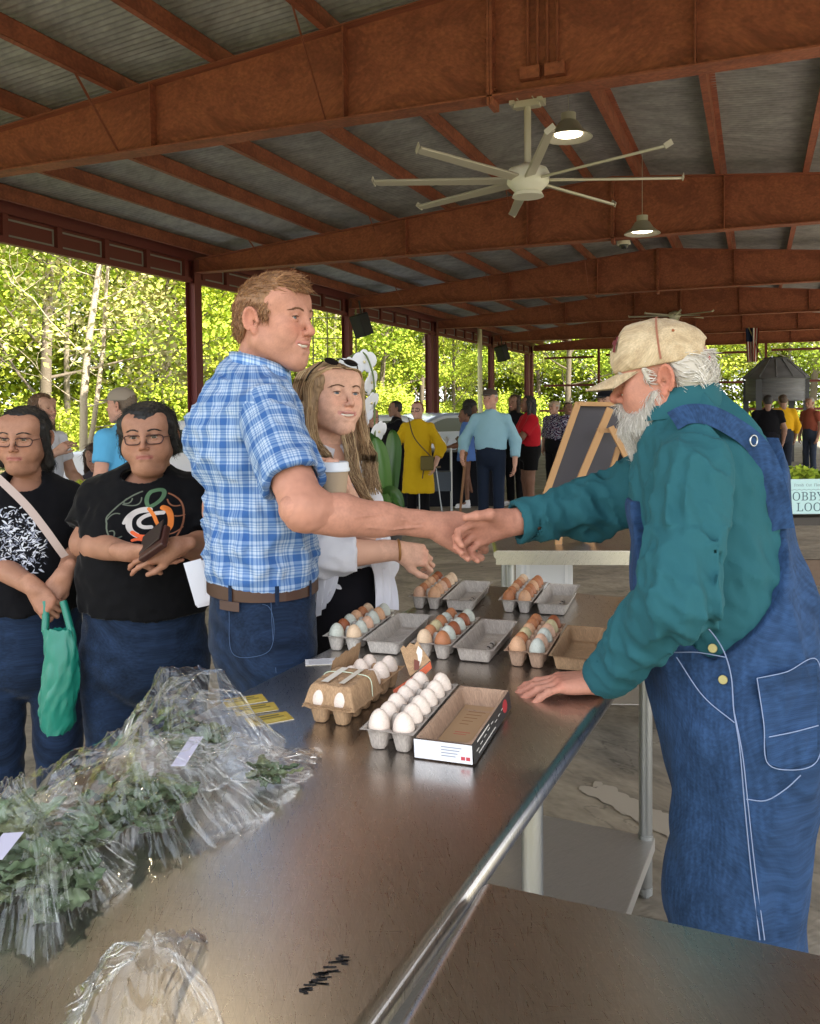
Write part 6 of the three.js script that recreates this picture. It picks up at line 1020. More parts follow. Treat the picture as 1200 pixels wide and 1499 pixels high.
// ---------- woman in the black tee with the white print, green bag ----------
const whitePrint = canvasTex(512, 512, (c, w, h) => {
  c.fillStyle = '#101014'; c.fillRect(0, 0, w, h); reseed(9);
  for (let k = 0; k < 900; k++) { const u = rnd(), v = rnd(), x = 110 + u * 290 + (v - 0.5) * 40, y = 70 + v * 370, d = Math.hypot((u - 0.5) * 1.2, v - 0.5); if (d > rr(0.3, 0.62)) continue; const s = rr(3, 17), g = rnd(); c.fillStyle = g < 0.45 ? '#c9ccd8' : g < 0.7 ? '#8b8fa0' : g < 0.88 ? '#17181f' : '#555a6b'; c.save(); c.translate(x, y); c.rotate(rr(-1.2, 1.2)); c.beginPath(); c.moveTo(-s, 0); c.bezierCurveTo(-s * 0.4, -s * rr(0.2, 0.7), s * 0.5, -s * rr(0.1, 0.6), s * rr(0.9, 1.8), rr(-6, 6)); c.bezierCurveTo(s * 0.4, s * rr(0.1, 0.5), -s * 0.3, s * rr(0.1, 0.5), -s, 0); c.fill(); c.restore(); }
});
{
  reseed(801);
  const Z = 3.0, f = dirOf(0.25, -0.97), l = dirOf(0.97, 0.25);
  const J = { neck: P(40, 696, Z), chest: P(40, 760, Z), belly: P(40, 830, Z - 0.01), waist: P(40, 885, Z), pelvis: P(40, 945, Z), shR: P(-22, 738, Z - 0.02), elR: P(-22, 815, Z - 0.06), wrR: P(52, 862, Z - 0.26), shL: P(99, 738, Z + 0.06), elL: P(118, 808, Z), wrL: P(93, 842, Z - 0.22) };
  legs(J, f, l, 0.095);
  const HM = frame(dirOf(0.05, -1, -0.1), V(0, 1, 0).addScaledVector(flatRight, 0.02), P(34, 643, Z - 0.06), 0.93).multiply(new THREE.Matrix4().makeScale(1.04, 0.95, 1)), skin = [0.33, 0.165, 0.108];
  const { person, base } = makePerson({
    label: 'woman in a black tee with a tangled white print carrying a green plastic bag', J, f, l, skin, HM, head: { jaw: 0.82, cheek: 1.1, nose: 0.84, squint: 0.5, neckR: 0.053, brow: 0.5, fat: 0.65 }, tone: { flush: 0.15, lips: [0.30, 0.1, 0.09] }, cell: 0.009, arm: 1.02, bodyR: 1.15,
    top: { mat: blackTee(whitePrint), chest: 0.172, belly: 0.182, hem: J.waist.clone().add(V(0, -0.005, 0)), hemR: 0.195, s: 0.74, hs: 0.82, sleeve: 0.6, sh: 0.074, cuff: 0.08, fold: 0.008, bust: [0.08, 0.08, 0.075, -0.05], neckCut: [0.06, -0.01, [0.055, 0.055, 0.06]], cell: 0.008, uv: (x, y, z) => { const q = V(x, y, z).sub(J.chest); return q.dot(f) > -0.02 ? [clamp((q.dot(l) + 0.16) / 0.32, 0.01, 0.99), clamp((q.y + 0.235) / 0.34, 0.01, 0.99)] : [0.01, 0.01]; } },
    bottom: { mat: jeansDark, hip: 0.185, hipS: 0.85, thigh: 0.102, knee: 0.08, hem: 0.07 }, shoe: { mat: std(hex('#232222'), 0.7) },
    hands: { R: { M: mkHand(dirOf(0.65, -0.3, -0.7), dirOf(-0.1, -0.9, 0.3), J.wrR, 0.9), curl: [1.0, 1.05, 1.1, 1.1], thumb: [0.5, 0.4, 0.4] }, L: { M: mkHand(dirOf(-0.45, -0.35, -0.82), dirOf(0.3, -0.9, 0.1), J.wrL, 0.9), curl: [0.95, 1.0, 1.05, 1.1], thumb: [0.5, 0.4, 0.4] } },
    hair: (person, HM, base, Q) => {
      const B = new Bunch(), cs = ['#121011', '#1c1817', '#0c0b0c'].map(colv);
      const g = sdfMesh([ell(V(0, 0.045, -0.022), V(0.086, 0.084, 0.1), { k: 0.02 }), ...mir((s) => cap(V(s * 0.07, 0.05, 0.02), V(s * 0.082, -0.1, -0.02), 0.022, 0.016, { k: 0.02 })), cap(V(0.0, -0.02, -0.06), V(0.03, -0.11, -0.06), 0.055, 0.05, { k: 0.03 })], 0.004, { clip: (x, y, z) => (z > -0.005 ? (lerp(0.06, -0.13, Math.pow(sstep(0.0, 0.072, Math.abs(x)), 1.7)) - y) * 0.7 : -1), disp: (x, y, z) => 0.003 * noise3(x * 60, y * 20, z * 60), color: streak([0.006, 0.005, 0.005], 0.3) });
      combLocks(B, g, 1100, (a) => V(a.x * 2, -0.95, -0.35), 0.038, 0.001, cs, (a) => a.z < 0.03 || a.y > 0.112);
      browLocks(B, Q, colv('#1d1512'), { thick: 0.8, y0: 0.032, arch: 0.005 }); lashLine(B, colv('#120d0b'), 0.5);
      hairPart(person, HM, base, [g, B.geo()]);
    },
  });
  spectacles(person, HM, base, '#3c1a1a', { w: 0.028, h: 0.0178, r: 0.0021, y: 0.003 });
  // strap of her shoulder bag
  { const pts = [[-12, 692], [10, 712], [40, 742], [66, 775], [84, 800], [95, 815]].map(([x, y], i) => P(x, y, Z - 0.19 - 0.03 * Math.sin(i / 5 * 3.14))), c = new THREE.CatmullRomCurve3(pts), pos = [], idx = []; for (let i = 0; i <= 30; i++) { const p = c.getPoint(i / 30), t = c.getTangent(i / 30), s = t.clone().cross(camFwd).normalize(); for (const k of [-1, 1]) { const q = p.clone().addScaledVector(s, k * 0.0135); pos.push(q.x, q.y, q.z); } if (i) { const a = i * 2; idx.push(a - 2, a - 1, a, a - 1, a + 1, a); } } const g = new THREE.BufferGeometry(); g.setAttribute('position', new THREE.Float32BufferAttribute(pos, 3)); g.setIndex(idx); g.computeVertexNormals(); single('bag_strap', g, std(hex('#a59490'), 0.7, 0, { side: THREE.DoubleSide }), 'pale bag strap slung across the white printed tee', 'strap'); }
  // green plastic bag
  const bagAt = P(86, 980, Z - 0.3), bag = thing('plastic_bag', 'green plastic carrier bag hanging from the woman with the white print tee', 'bag', bagAt);
  const gm = phys(hex('#1f8f7c'), { roughness: 0.35, transmission: 0.35, thickness: 0, side: THREE.DoubleSide });
  const k = (Z - 0.3) / 1250, bp = [], bi = [];
  const prof = [[-0.5, 0.0], [-40, 0.0]];
  { const n = 36, m = 26; for (let i = 0; i <= m; i++) { const t = i / m, y = lerp(60, -92, t) * k, w = lerp(22, 27, Math.sin(t * 2.6)) * k * (t > 0.93 ? 1 - (t - 0.93) * 5 : 1), d = lerp(0.016, 0.05, Math.sin(Math.min(1, t * 1.1) * 2.2)); for (let j = 0; j <= n; j++) { const a = j / n * 6.2832, fo = 1 + 0.10 * Math.abs(noise3(Math.cos(a) * 2, t * 3, Math.sin(a) * 2)) * 2 - 0.1, x = Math.cos(a) * w * fo + 4 * k * Math.sin(t * 5), z = Math.sin(a) * d * fo; const q = flatRight.clone().multiplyScalar(x).addScaledVector(flatFwd, z); bp.push(q.x, y + 0.006 * noise3(a * 2, t * 9, 1), q.z); if (i && j) { const b = (i - 1) * (n + 1) + j - 1; bi.push(b, b + 1, b + n + 1, b + 1, b + n + 2, b + n + 1); } } } }
  { const g = new THREE.BufferGeometry(); g.setAttribute('position', new THREE.Float32BufferAttribute(bp, 3)); g.setIndex(bi); g.computeVertexNormals(); part('bag_body', g, gm, bag); }
  for (const [x0, x1] of [[66, 66], [104, 92]]) { const pts = [P(x0, 925, Z - 0.3), P((x0 + x1) / 2 + 1, 905, Z - 0.29), P(x1, 880, Z - 0.28)].map((p) => p.sub(bagAt)); part('handle', tube(pts, 0.012, 6, 10), gm, bag); }
}

// ---------- people further back ----------
function bystander({ x, y, depth, h, face, look, label, grp, skin = [0.5, 0.29, 0.21], shirt, trouser, hair, hatFn, pose = {}, build = 1, dress, shoe = '#3a3634', sole = '#d8d8d8', arms, shirtOpt = {}, pantOpt = {}, seat, tone = { flush: 0.2 }, headOpt = {} }) {
  const f = dirOf(face[0], face[1]), l = dirOf(-face[1], face[0]), g = P(x, y ?? 600, depth), at = V(g.x, 0, g.z), Y = (k) => at.clone().setY(k * h + (seat ?? 0));
  const R = 0.098 * h * build, J = { neck: Y(0.845), chest: Y(0.825).add(V(0, -R, 0)), belly: Y(0.655), waist: Y(0.605), pelvis: Y(0.535) };
  for (const [s, q] of [['L', 1], ['R', -1]]) { J['sh' + s] = Y(0.79).addScaledVector(l, 0.102 * h * q * Math.sqrt(build)); J['el' + s] = Y(0.63).addScaledVector(l, 0.145 * h * q * Math.sqrt(build)).addScaledVector(f, -0.02); J['wr' + s] = Y(0.49).addScaledVector(l, 0.135 * h * q * Math.sqrt(build)).addScaledVector(f, 0.05); }
  legs(J, f, l, 0.052 * h * Math.sqrt(build)); 
  if (arms) for (const k of Object.keys(arms)) { const [r, u, d] = arms[k]; J[k] = at.clone().addScaledVector(l, r * h).addScaledVector(f, d * h).setY(u * h + (seat ?? 0)); }
  if (pose.legs) for (const k of Object.keys(pose.legs)) { const [r, u, d] = pose.legs[k]; J[k] = at.clone().addScaledVector(l, r * h).addScaledVector(f, d * h).setY(u * h); if (k.startsWith('an')) J['toe' + k[2]] = J[k].clone().setY(0.03).addScaledVector(f, 0.15); }
  const HM = frame(dirOf(...(look ?? face), pose.nod ?? 0), V(0, 1, 0), Y(0.925).addScaledVector(f, 0.02), h / 1.74);
  const handOf = (s) => ({ M: mkHand(J['wr' + s].clone().sub(J['el' + s]), l.clone().multiplyScalar(s === 'L' ? 1 : -1), J['wr' + s], h / 1.8), curl: [0.4, 0.45, 0.5, 0.5], thumb: [0.5, 0.2, 0.2] });
  return makePerson({ label, group: grp, J, f, l, skin, HM, head: { squint: 0.5, neckR: 0.05, ...headOpt }, tone, cell: depth > 8 ? 0.019 : 0.014, headCell: depth > 8 ? 0.0075 : 0.0055, handCell: depth > 8 ? 0.011 : 0.007, arm: Math.sqrt(build), bodyR: build, eyes: depth < 12 ? '#1a1410' : null,
    top: { mat: shirt, chest: R, belly: R * 0.95, hem: J.pelvis.clone().lerp(J.waist, 0.5), hemR: R, s: 0.74, sleeve: 0.6, sh: 0.058 * build, cuff: 0.062 * Math.sqrt(build), fold: 0.005, cell: depth > 8 ? 0.016 : 0.012, ...(dress ? { hem: Y(dress), hemR: R * 1.35, belly: R * 1.1, hs: 0.85 } : {}), ...shirtOpt },
    bottom: trouser ? { mat: trouser, hip: R * 0.98, hipS: 0.82, thigh: 0.085 * build, knee: 0.065 * build, hem: 0.06 * build, ...pantOpt } : null,
    shoe: { mat: std(hex(shoe), 0.7), sole }, hands: { L: handOf('L'), R: handOf('R') }, base: at, hair });
}
// hair styles in head space
const faceHair = (Q, c) => { const b = new Bunch(); browLocks(b, Q, col(c[0] * 0.6, c[1] * 0.6, c[2] * 0.6), { thick: 2, n: 26 }); return b.geo(); };
const shortHair = (c, up = 0.07) => (person, HM, base, Q) => hairPart(person, HM, base, [faceHair(Q, c), sdfMesh([ell(V(0, 0.042, -0.018), V(0.081, 0.084, 0.1), { k: 0.02 }), ell(V(0, -0.01, -0.05), V(0.07, 0.06, 0.06), { k: 0.02 })], 0.006, { clip: (x, y, z) => (lerp(-0.05, up, sstep(-0.05, 0.06, z)) - y) * 0.7, disp: (x, y, z) => 0.003 * noise3(x * 70, y * 40, z * 70), color: streak(c, 0.35, 200, 60) })]);
const longHair = (c, len = 0.2, fall = 0.02, vol = 1) => (person, HM, base) => {
  const B = new Bunch(), g = sdfMesh([ell(V(0, 0.045, -0.02), V(0.084 * vol, 0.086, 0.102), { k: 0.02 }), ...mir((s) => cap(V(s * 0.072, 0.03, 0.0), V(s * 0.084 * vol, -len, 0.0), 0.028, 0.026 * vol, { k: 0.03 })), cap(V(0, 0, -0.06), V(0, -len, -0.06), 0.066 * vol, 0.06 * vol, { k: 0.03 })], 0.006, { clip: (x, y, z) => (z > 0.02 ? (lerp(0.066, -0.3, sstep(0.045, 0.074, Math.abs(x))) - y) * 0.7 : -1), disp: (x, y, z) => 0.006 * noise3(x * 50, y * 12, z * 50), color: streak(c, 0.45, 120, 15) });
  combLocks(B, g, 500, () => V(rr(-0.2, 0.2), -1, 0), 0.06, 0.002, [0.8, 1, 1.3].map((k) => col(c[0] * k, c[1] * k, c[2] * k)));
  hairPart(person, HM, base, [g, B.geo()]);
};
function flatCap(HM, c, label, brimmed = true, grp) {
  const o = thing('hat', label, 'hat', V(0, 0, 0).applyMatrix4(HM), 0, grp), T = HM.clone().premultiply(new THREE.Matrix4().makeTranslation(...o.position.clone().negate().toArray()));
  part('crown', sdfMesh([ell(V(0, 0.07, 0), V(0.09, 0.06, 0.108), { k: 0.03 })], 0.006, { clip: (x, y) => 0.055 - y }).applyMatrix4(T), c, o);
  if (brimmed) part('brim', sdfMesh([ell(V(0, 0.052, 0.1), V(0.068, 0.01, 0.062), { k: 0.01 })], 0.005, { clip: (x, y, z) => 0.06 - z }).applyMatrix4(T), c, o);
  return o;
}
const plain = (h, r) => cloth(hex(h), r ?? 0.9);
const floral = cloth(hex('#ffffff'), 0.9, { map: tex(128, 128, (u, v) => (tfbm(u, v, 7, 3, 4) > 0.08 ? [0.62, 0.62, 0.68] : tfbm(u, v, 9, 3, 14) > 0.2 ? [0.45, 0.2, 0.3] : [0.1, 0.12, 0.24]), true, 4, 4) });
// yellow dress, cane, shoulder bag
{
  const p = bystander({ x: 611, depth: 11.3, h: 1.62, face: [-0.12, -1], look: [-0.35, -0.9], label: 'red haired woman in a long mustard yellow dress walking with a cane', skin: [0.55, 0.34, 0.27], shirt: plain('#c2a01c'), trouser: plain('#0f0f12'), dress: 0.25, shirtOpt: { sleeve: 1.55, cuff: 0.072, cuff2: 0.06, fold: 0.009, sh: 0.052, chest: 0.165, belly: 0.17, hemR: 0.22 }, build: 1.05, hair: shortHair([0.2, 0.07, 0.035], 0.075), arms: { elL: [0.19, 0.62, 0.02], wrL: [0.15, 0.48, 0.1], elR: [-0.19, 0.63, -0.01], wrR: [-0.2, 0.47, 0.03] }, shoe: '#1c1a1a' });
  const hm = frame(dirOf(-0.35, -0.9), V(0, 1, 0), p.base.clone().setY(1.62 * 0.925).addScaledVector(dirOf(-0.12, -1), 0.02), 0.93); spectacles(p.person, hm, p.base, '#1a1718', { w: 0.032, h: 0.025, r: 0.0045 });
  const wl = p.base.clone().addScaledVector(dirOf(1, -0.12), 0.245).addScaledVector(dirOf(-0.12, -1), 0.18);
  const cane = thing('walking_cane', 'thin grey walking cane held by the woman in the yellow dress', 'cane', wl.clone().setY(0).addScaledVector(flatRight, 0.1)); part('shaft', bar(V(0, 0.02, 0), V(-0.0, 0.74, 0).addScaledVector(flatRight, -0.09), 0.009), std(hex('#9aa0a4'), 0.4, 0.7), cane); part('tip', bar(V(0, 0, 0), V(0, 0.05, 0), 0.016, 0.013), std(hex('#d8d8d8'), 0.6), cane); part('grip', beamBar(V(0, 0.75, 0).addScaledVector(flatRight, -0.15), V(0, 0.76, 0).addScaledVector(flatRight, -0.03), 0.022, 0.022), std(hex('#6a5a40'), 0.6), cane);
  const bg = thing('shoulder_bag', 'small olive shoulder bag hanging on the yellow dress', 'bag', P(625, 678, 11.05)); part('pouch', rbox(0.17, 0.19, 0.06, 0.02), std(hex('#5e5324'), 0.7), bg).rotation.y = 0.4; part('strap', tube([V(0.05, 0.09, 0), P(606, 640, 11.08).sub(bg.position), P(598, 612, 11.15).sub(bg.position)], 0.008, 5, 14), std(hex('#4a3a28'), 0.7), bg); part('strap', tube([V(-0.04, -0.08, 0.02), V(-0.06, -0.2, 0.02)], 0.008, 4, 6), std(hex('#4a3a28'), 0.7), bg);
}
// man in the pale blue shirt
{
  const p = bystander({ x: 718, depth: 10.6, h: 1.76, face: [-0.2, -1], look: [-0.55, -0.83], label: 'older man in a flat cap and pale blue shirt leaning on a wooden stick', skin: [0.5, 0.28, 0.21], shirt: plain('#8ab2c4'), trouser: plain('#1c2536'), shirtOpt: { sleeve: 1.7, cuff: 0.075, cuff2: 0.06, fold: 0.007, sh: 0.058, belly: 0.19, hemR: 0.195 }, build: 1.1, hair: shortHair([0.35, 0.33, 0.3], 0.06), arms: { elR: [-0.19, 0.63, -0.01], wrR: [-0.19, 0.53, 0.12], elL: [0.17, 0.63, -0.03], wrL: [0.17, 0.47, 0.02] }, shoe: '#15151a', sole: '#15151a' });
  flatCap(frame(dirOf(-0.55, -0.83), V(0, 1, 0), p.base.clone().setY(1.76 * 0.925).addScaledVector(dirOf(-0.2, -1), 0.02), 1.01), plain('#4a423e'), 'dark brown flat cap on the man in the pale blue shirt');
  const st = thing('walking_stick', 'wooden walking stick held by the man in the pale blue shirt', 'stick', p.base.clone().addScaledVector(flatRight, -0.42).addScaledVector(flatFwd, -0.1)); part('shaft', bar(V(0, 0, 0), V(0, 0.95, 0).addScaledVector(flatRight, 0.1), 0.015, 0.018), std(hex('#7a5638'), 0.7), st); part('knob', new THREE.SphereGeometry(0.03, 10, 8).translate(0, 0.96, 0).translate(flatRight.x * 0.1, 0, flatRight.z * 0.1), std(hex('#6a4a30'), 0.7), st);
}
bystander({ x: 682, depth: 13.0, h: 1.52, face: [-0.8, -0.1], label: 'girl in a blue romper with bare legs standing by the dark display', skin: [0.2, 0.1, 0.065], shirt: plain('#5a7fc8'), dress: 0.47, shirtOpt: { sleeve: 0.1, sh: 0.045 }, build: 0.86, hair: (q, w, e) => { hairPart(q, w, e, [sdfMesh([ell(V(0, 0.05, -0.02), V(0.088, 0.09, 0.105), { k: 0.02 }), ball(V(0, 0.12, -0.06), 0.05, { k: 0.03 })], 0.006, { clip: (x, y, z) => (lerp(-0.06, 0.06, sstep(-0.05, 0.06, z)) - y) * 0.7, disp: (x, y, z) => 0.008 * noise3(x * 50, y * 50, z * 50), color: streak([0.015, 0.012, 0.011], 0.4) })]); }, pose: { legs: { anR: [-0.1, 0.05, -0.1], knR: [-0.07, 0.28, -0.02] } }, arms: { elL: [0.1, 0.64, 0.06], wrL: [0.05, 0.6, 0.22], elR: [-0.1, 0.63, 0.06], wrR: [-0.06, 0.58, 0.22] }, shoe: '#d8d8dc' });
bystander({ x: 688, depth: 13.8, h: 1.62, face: [0.9, -0.3], label: 'person with a dark afro behind the girl in the blue romper', skin: [0.13, 0.07, 0.045], shirt: plain('#23242c'), trouser: plain('#17181d'), build: 1, hair: (q, w, e) => { hairPart(q, w, e, [sdfMesh([ell(V(0, 0.06, -0.03), V(0.12, 0.115, 0.125), { k: 0.02 })], 0.007, { clip: (x, y, z) => (lerp(-0.08, 0.06, sstep(-0.05, 0.08, z)) - y) * 0.7, disp: (x, y, z) => 0.012 * noise3(x * 60, y * 60, z * 60), color: streak([0.014, 0.011, 0.01], 0.4) })]); } });
bystander({ x: 774, depth: 12.3, h: 1.69, face: [-0.95, -0.15], label: 'woman with long black hair in a red top and black shorts', skin: [0.17, 0.085, 0.055], shirt: plain('#a31d28'), trouser: plain('#0f0f11'), build: 1.3, hair: longHair([0.012, 0.01, 0.01], 0.24, 0, 1.1), arms: { elL: [0.12, 0.65, 0.1], wrL: [0.06, 0.66, 0.26], elR: [-0.12, 0.65, 0.08], wrR: [-0.07, 0.64, 0.26] }, shirtOpt: { sleeve: 0.75, cuff: 0.075 }, pantOpt: { thigh: 0.115, knee: 0.1, hem: 0.09, clip: (x, y) => 0.62 - y }, shoe: '#141414', sole: '#141414' });
bystander({ x: 754, depth: 13.2, h: 1.72, face: [-0.6, -0.6], label: 'person in black between the blue shirt and the red top', skin: [0.22, 0.12, 0.08], shirt: plain('#141418'), trouser: plain('#111114'), build: 1.05, hair: longHair([0.05, 0.03, 0.02], 0.14), shoe: '#c8c8cc' });
{
  const p = bystander({ x: 812, depth: 15.0, h: 1.62, face: [-0.75, -0.5], label: 'older woman in a dark floral blouse and beige hat', skin: [0.46, 0.27, 0.2], shirt: floral, trouser: plain('#16161c'), build: 1.3, hair: shortHair([0.4, 0.36, 0.3], 0.04), shirtOpt: { sleeve: 1.2, fold: 0.015 } });
  flatCap(frame(dirOf(-0.75, -0.5), V(0, 1, 0), p.base.clone().setY(1.62 * 0.925), 0.95), plain('#b09a84'), 'beige sun hat on the woman in the floral blouse');
}
bystander({ x: 831, depth: 15.6, h: 1.60, face: [0.2, -1], label: 'person in a dark patterned shirt behind the floral blouse', skin: [0.24, 0.13, 0.09], shirt: floral, trouser: plain('#1c1c22'), build: 1.1, hair: shortHair([0.02, 0.016, 0.014], 0.07) });
{
  const p = bystander({ x: 890, depth: 8.6, h: 1.70, face: [-0.8, -0.6], label: 'man in a black cap and dark shirt behind the easel', skin: [0.44, 0.25, 0.18], shirt: plain('#2a2c33'), trouser: plain('#22252e'), build: 1.1, hair: shortHair([0.05, 0.035, 0.025], 0.05) });
  flatCap(frame(dirOf(-0.8, -0.6), V(0, 1, 0), p.base.clone().setY(1.70 * 0.925).addScaledVector(dirOf(-0.8, -0.6), 0.02), 0.98), plain('#15161c'), 'black cap on the man behind the easel');
}
bystander({ x: 541, depth: 9.0, h: 1.55, face: [0.5, -0.8], label: 'person in loose black clothes behind the orchid', skin: [0.3, 0.17, 0.12], shirt: plain('#0d0d10'), trouser: plain('#101014'), build: 1.5, hair: longHair([0.012, 0.01, 0.01], 0.14), shirtOpt: { sleeve: 1.6 } });
bystander({ x: 580, depth: 12.5, h: 1.64, face: [-0.9, -0.2], label: 'person in a black shirt reaching forward behind the yellow dress', skin: [0.25, 0.14, 0.1], shirt: plain('#131318'), trouser: plain('#15151b'), build: 1.05, hair: shortHair([0.015, 0.012, 0.01], 0.07), arms: { elL: [0.14, 0.74, 0.14], wrL: [0.1, 0.71, 0.3], elR: [-0.14, 0.72, 0.12], wrR: [-0.1, 0.68, 0.3] }, shirtOpt: { sleeve: 1.5 } });
// by the left opening
bystander({ x: 60, depth: 6.4, h: 1.68, face: [0.85, -0.35], label: 'woman with long brown hair and white tee at the plant table', skin: [0.42, 0.24, 0.17], shirt: plain('#cfd0d8'), trouser: plain('#38405a'), build: 0.98, hair: longHair([0.1, 0.055, 0.03], 0.17), arms: { elR: [-0.15, 0.64, 0.03], wrR: [-0.06, 0.74, 0.14], elL: [0.15, 0.63, 0.02], wrL: [0.1, 0.56, 0.16] } });
{
  const p = bystander({ x: 181, depth: 6.1, h: 1.70, face: [-0.8, 0.35], look: [-0.95, 0.2], label: 'man in a light blue tee and grey trucker cap seen from behind', skin: [0.5, 0.27, 0.2], shirt: plain('#5aa7d6'), trouser: plain('#3b4352'), build: 1.2, hair: shortHair([0.12, 0.085, 0.06], 0.04) });
  const hm = frame(dirOf(-0.95, 0.2), V(0, 1, 0), p.base.clone().setY(1.70 * 0.925).addScaledVector(dirOf(-0.8, 0.35), 0.02), 0.99), c = thing('trucker_cap', 'grey mesh trucker cap on the man in the light blue tee', 'cap', V(0, 0, 0).applyMatrix4(hm)), T = hm.clone().premultiply(new THREE.Matrix4().makeTranslation(...c.position.clone().negate().toArray()));
  part('crown', sdfMesh([ell(V(0, 0.056, -0.004), V(0.089, 0.083, 0.106), { k: 0.03 })], 0.006, { clip: (x, y, z) => Math.max(0.04 - y, -(Math.hypot(x, y - 0.045, z + 0.11) - 0.03)) }).applyMatrix4(T), plain('#8f857a'), c); part('brim', sdfMesh([ell(V(0, 0.045, 0.11), V(0.07, 0.008, 0.075), { k: 0.01 })], 0.005, { clip: (x, y, z) => 0.06 - z }).applyMatrix4(T), plain('#8a7f72'), c);
}
bystander({ x: 138, depth: 6.9, h: 1.55, seat: -0.27, face: [0.2, -1], label: 'dark haired girl bending low over the plant table', skin: [0.4, 0.23, 0.17], shirt: plain('#3d3a42'), build: 0.9, hair: longHair([0.05, 0.028, 0.02], 0.16), pose: { nod: -0.5, legs: { hipL: [0.05, 0.5, -0.1], hipR: [-0.05, 0.5, -0.1], knL: [0.06, 0.27, 0.1], knR: [-0.06, 0.27, 0.1], anL: [0.05, 0.06, 0], anR: [-0.05, 0.06, 0] } }, trouser: plain('#2f3646') });
// round the far stall on the right
bystander({ x: 1124, depth: 15.5, h: 1.70, face: [0.3, 0.9], label: 'person in black with their back turned at the far stall', skin: [0.25, 0.14, 0.1], shirt: plain('#121216'), trouser: plain('#17171c'), build: 1.25, hair: shortHair([0.014, 0.011, 0.01], 0.07) });
bystander({ x: 1146, depth: 17, h: 1.72, face: [0.1, 1], label: 'person in a bright yellow shirt beside the far stall', skin: [0.3, 0.17, 0.12], shirt: plain('#c99a1e'), trouser: plain('#262a34'), build: 1.2, hair: shortHair([0.06, 0.035, 0.02], 0.06), shirtOpt: { sleeve: 1.6 } });
bystander({ x: 1186, depth: 18, h: 1.66, face: [-0.8, -0.4], label: 'person with bare arms beyond the far stall', skin: [0.36, 0.2, 0.14], shirt: plain('#8a4a3a'), trouser: plain('#333a48'), build: 1.0, hair: shortHair([0.3, 0.27, 0.24], 0.05) });

// ---------- ceiling fans ----------
const fanMetal = std(hex('#b9b2a6'), 0.45, 0.35), fanWhite = std(hex('#d8d4ca'), 0.4);
function bigFan(at, rodTop, R, phase, label, grp) {
  const o = thing('ceiling_fan', label, 'fan', at, 0, grp);
  part('rod', bar(V(0, 0.05, 0), V(0, rodTop - at.y, 0), 0.028, 0.028, 12), fanMetal, o);
  const mount = part('mount', merge([box(-0.1, rodTop - at.y - 0.02, -0.04, 0.1, rodTop - at.y + 0.05, 0.04), box(-0.13, rodTop - at.y + 0.0, -0.07, -0.09, rodTop - at.y + 0.11, 0.07), box(0.09, rodTop - at.y, -0.07, 0.13, rodTop - at.y + 0.11, 0.07)]), fanMetal, o);
  for (const sx of [-0.06, 0.06]) part('bolt', new THREE.CylinderGeometry(0.012, 0.012, 0.2, 8).rotateX(Math.PI / 2).translate(sx, rodTop - at.y + 0.04, 0), fanMetal, mount);
  part('motor', new THREE.LatheGeometry([[0.0001, -0.11], [0.085, -0.11], [0.1, -0.1], [0.14, -0.06], [0.165, -0.03], [0.168, 0.04], [0.15, 0.075], [0.1, 0.09], [0.05, 0.12], [0.0001, 0.12]].map((p) => new THREE.Vector2(...p)), 32), fanWhite, o);
  part('hub_cap', new THREE.CylinderGeometry(0.11, 0.125, 0.03, 28).translate(0, -0.122, 0), fanWhite, o);
  for (let k = 0; k < 8; k++) {
    const s = new THREE.Shape(); s.moveTo(0.15, -0.04); s.lineTo(R - 0.04, -0.03); s.lineTo(R, -0.015); s.lineTo(R, 0.03); s.lineTo(0.15, 0.04); s.closePath();
    const b = part('blade', new THREE.ExtrudeGeometry(s, { depth: 0.012, bevelEnabled: true, bevelSize: 0.004, bevelThickness: 0.004, bevelSegments: 1 }).rotateX(-Math.PI / 2 + 0.3).translate(0, -0.015, 0), fanMetal, o); b.rotation.y = phase + k * Math.PI / 4;
    part('winglet', beamBar(V(R - 0.005, -0.02, 0.03), V(R + 0.02, 0.02, -0.025), 0.008, 0.04), fanMetal, b);
  }
  return o;
}
{
  const hubDepth = (() => { const p = P(776, 265, 6); return 6; })();
  const p1 = V(0, 0, 0); // hub hangs below the first rafter in view
  const onBeam = (x, y) => { const d = P(x, y, 1).sub(camera.position); return camera.position.clone().addScaledVector(d, (T1 + 0.12) / -d.z); };
  const top = onBeam(772, 160), hub = onBeam(775, 262); hub.x = top.x; hub.z = top.z; hub.y = onBeam(775, 262).y;
  bigFan(hub, CB - 0.03, 1.2, Math.atan2(hub.z, -hub.x) + 0.12, 'large eight bladed grey ceiling fan under the first rafter');
  const t2 = T1 + BAY * 3, at2 = (x, y) => { const d = P(x, y, 1).sub(camera.position); return camera.position.clone().addScaledVector(d, t2 / -d.z); }, h2 = at2(988, 462); h2.z = -t2 + 0.1;
  bigFan(h2, CB - 0.03, 1.22, 0.2, 'far ceiling fan seen above the tan cap');
}
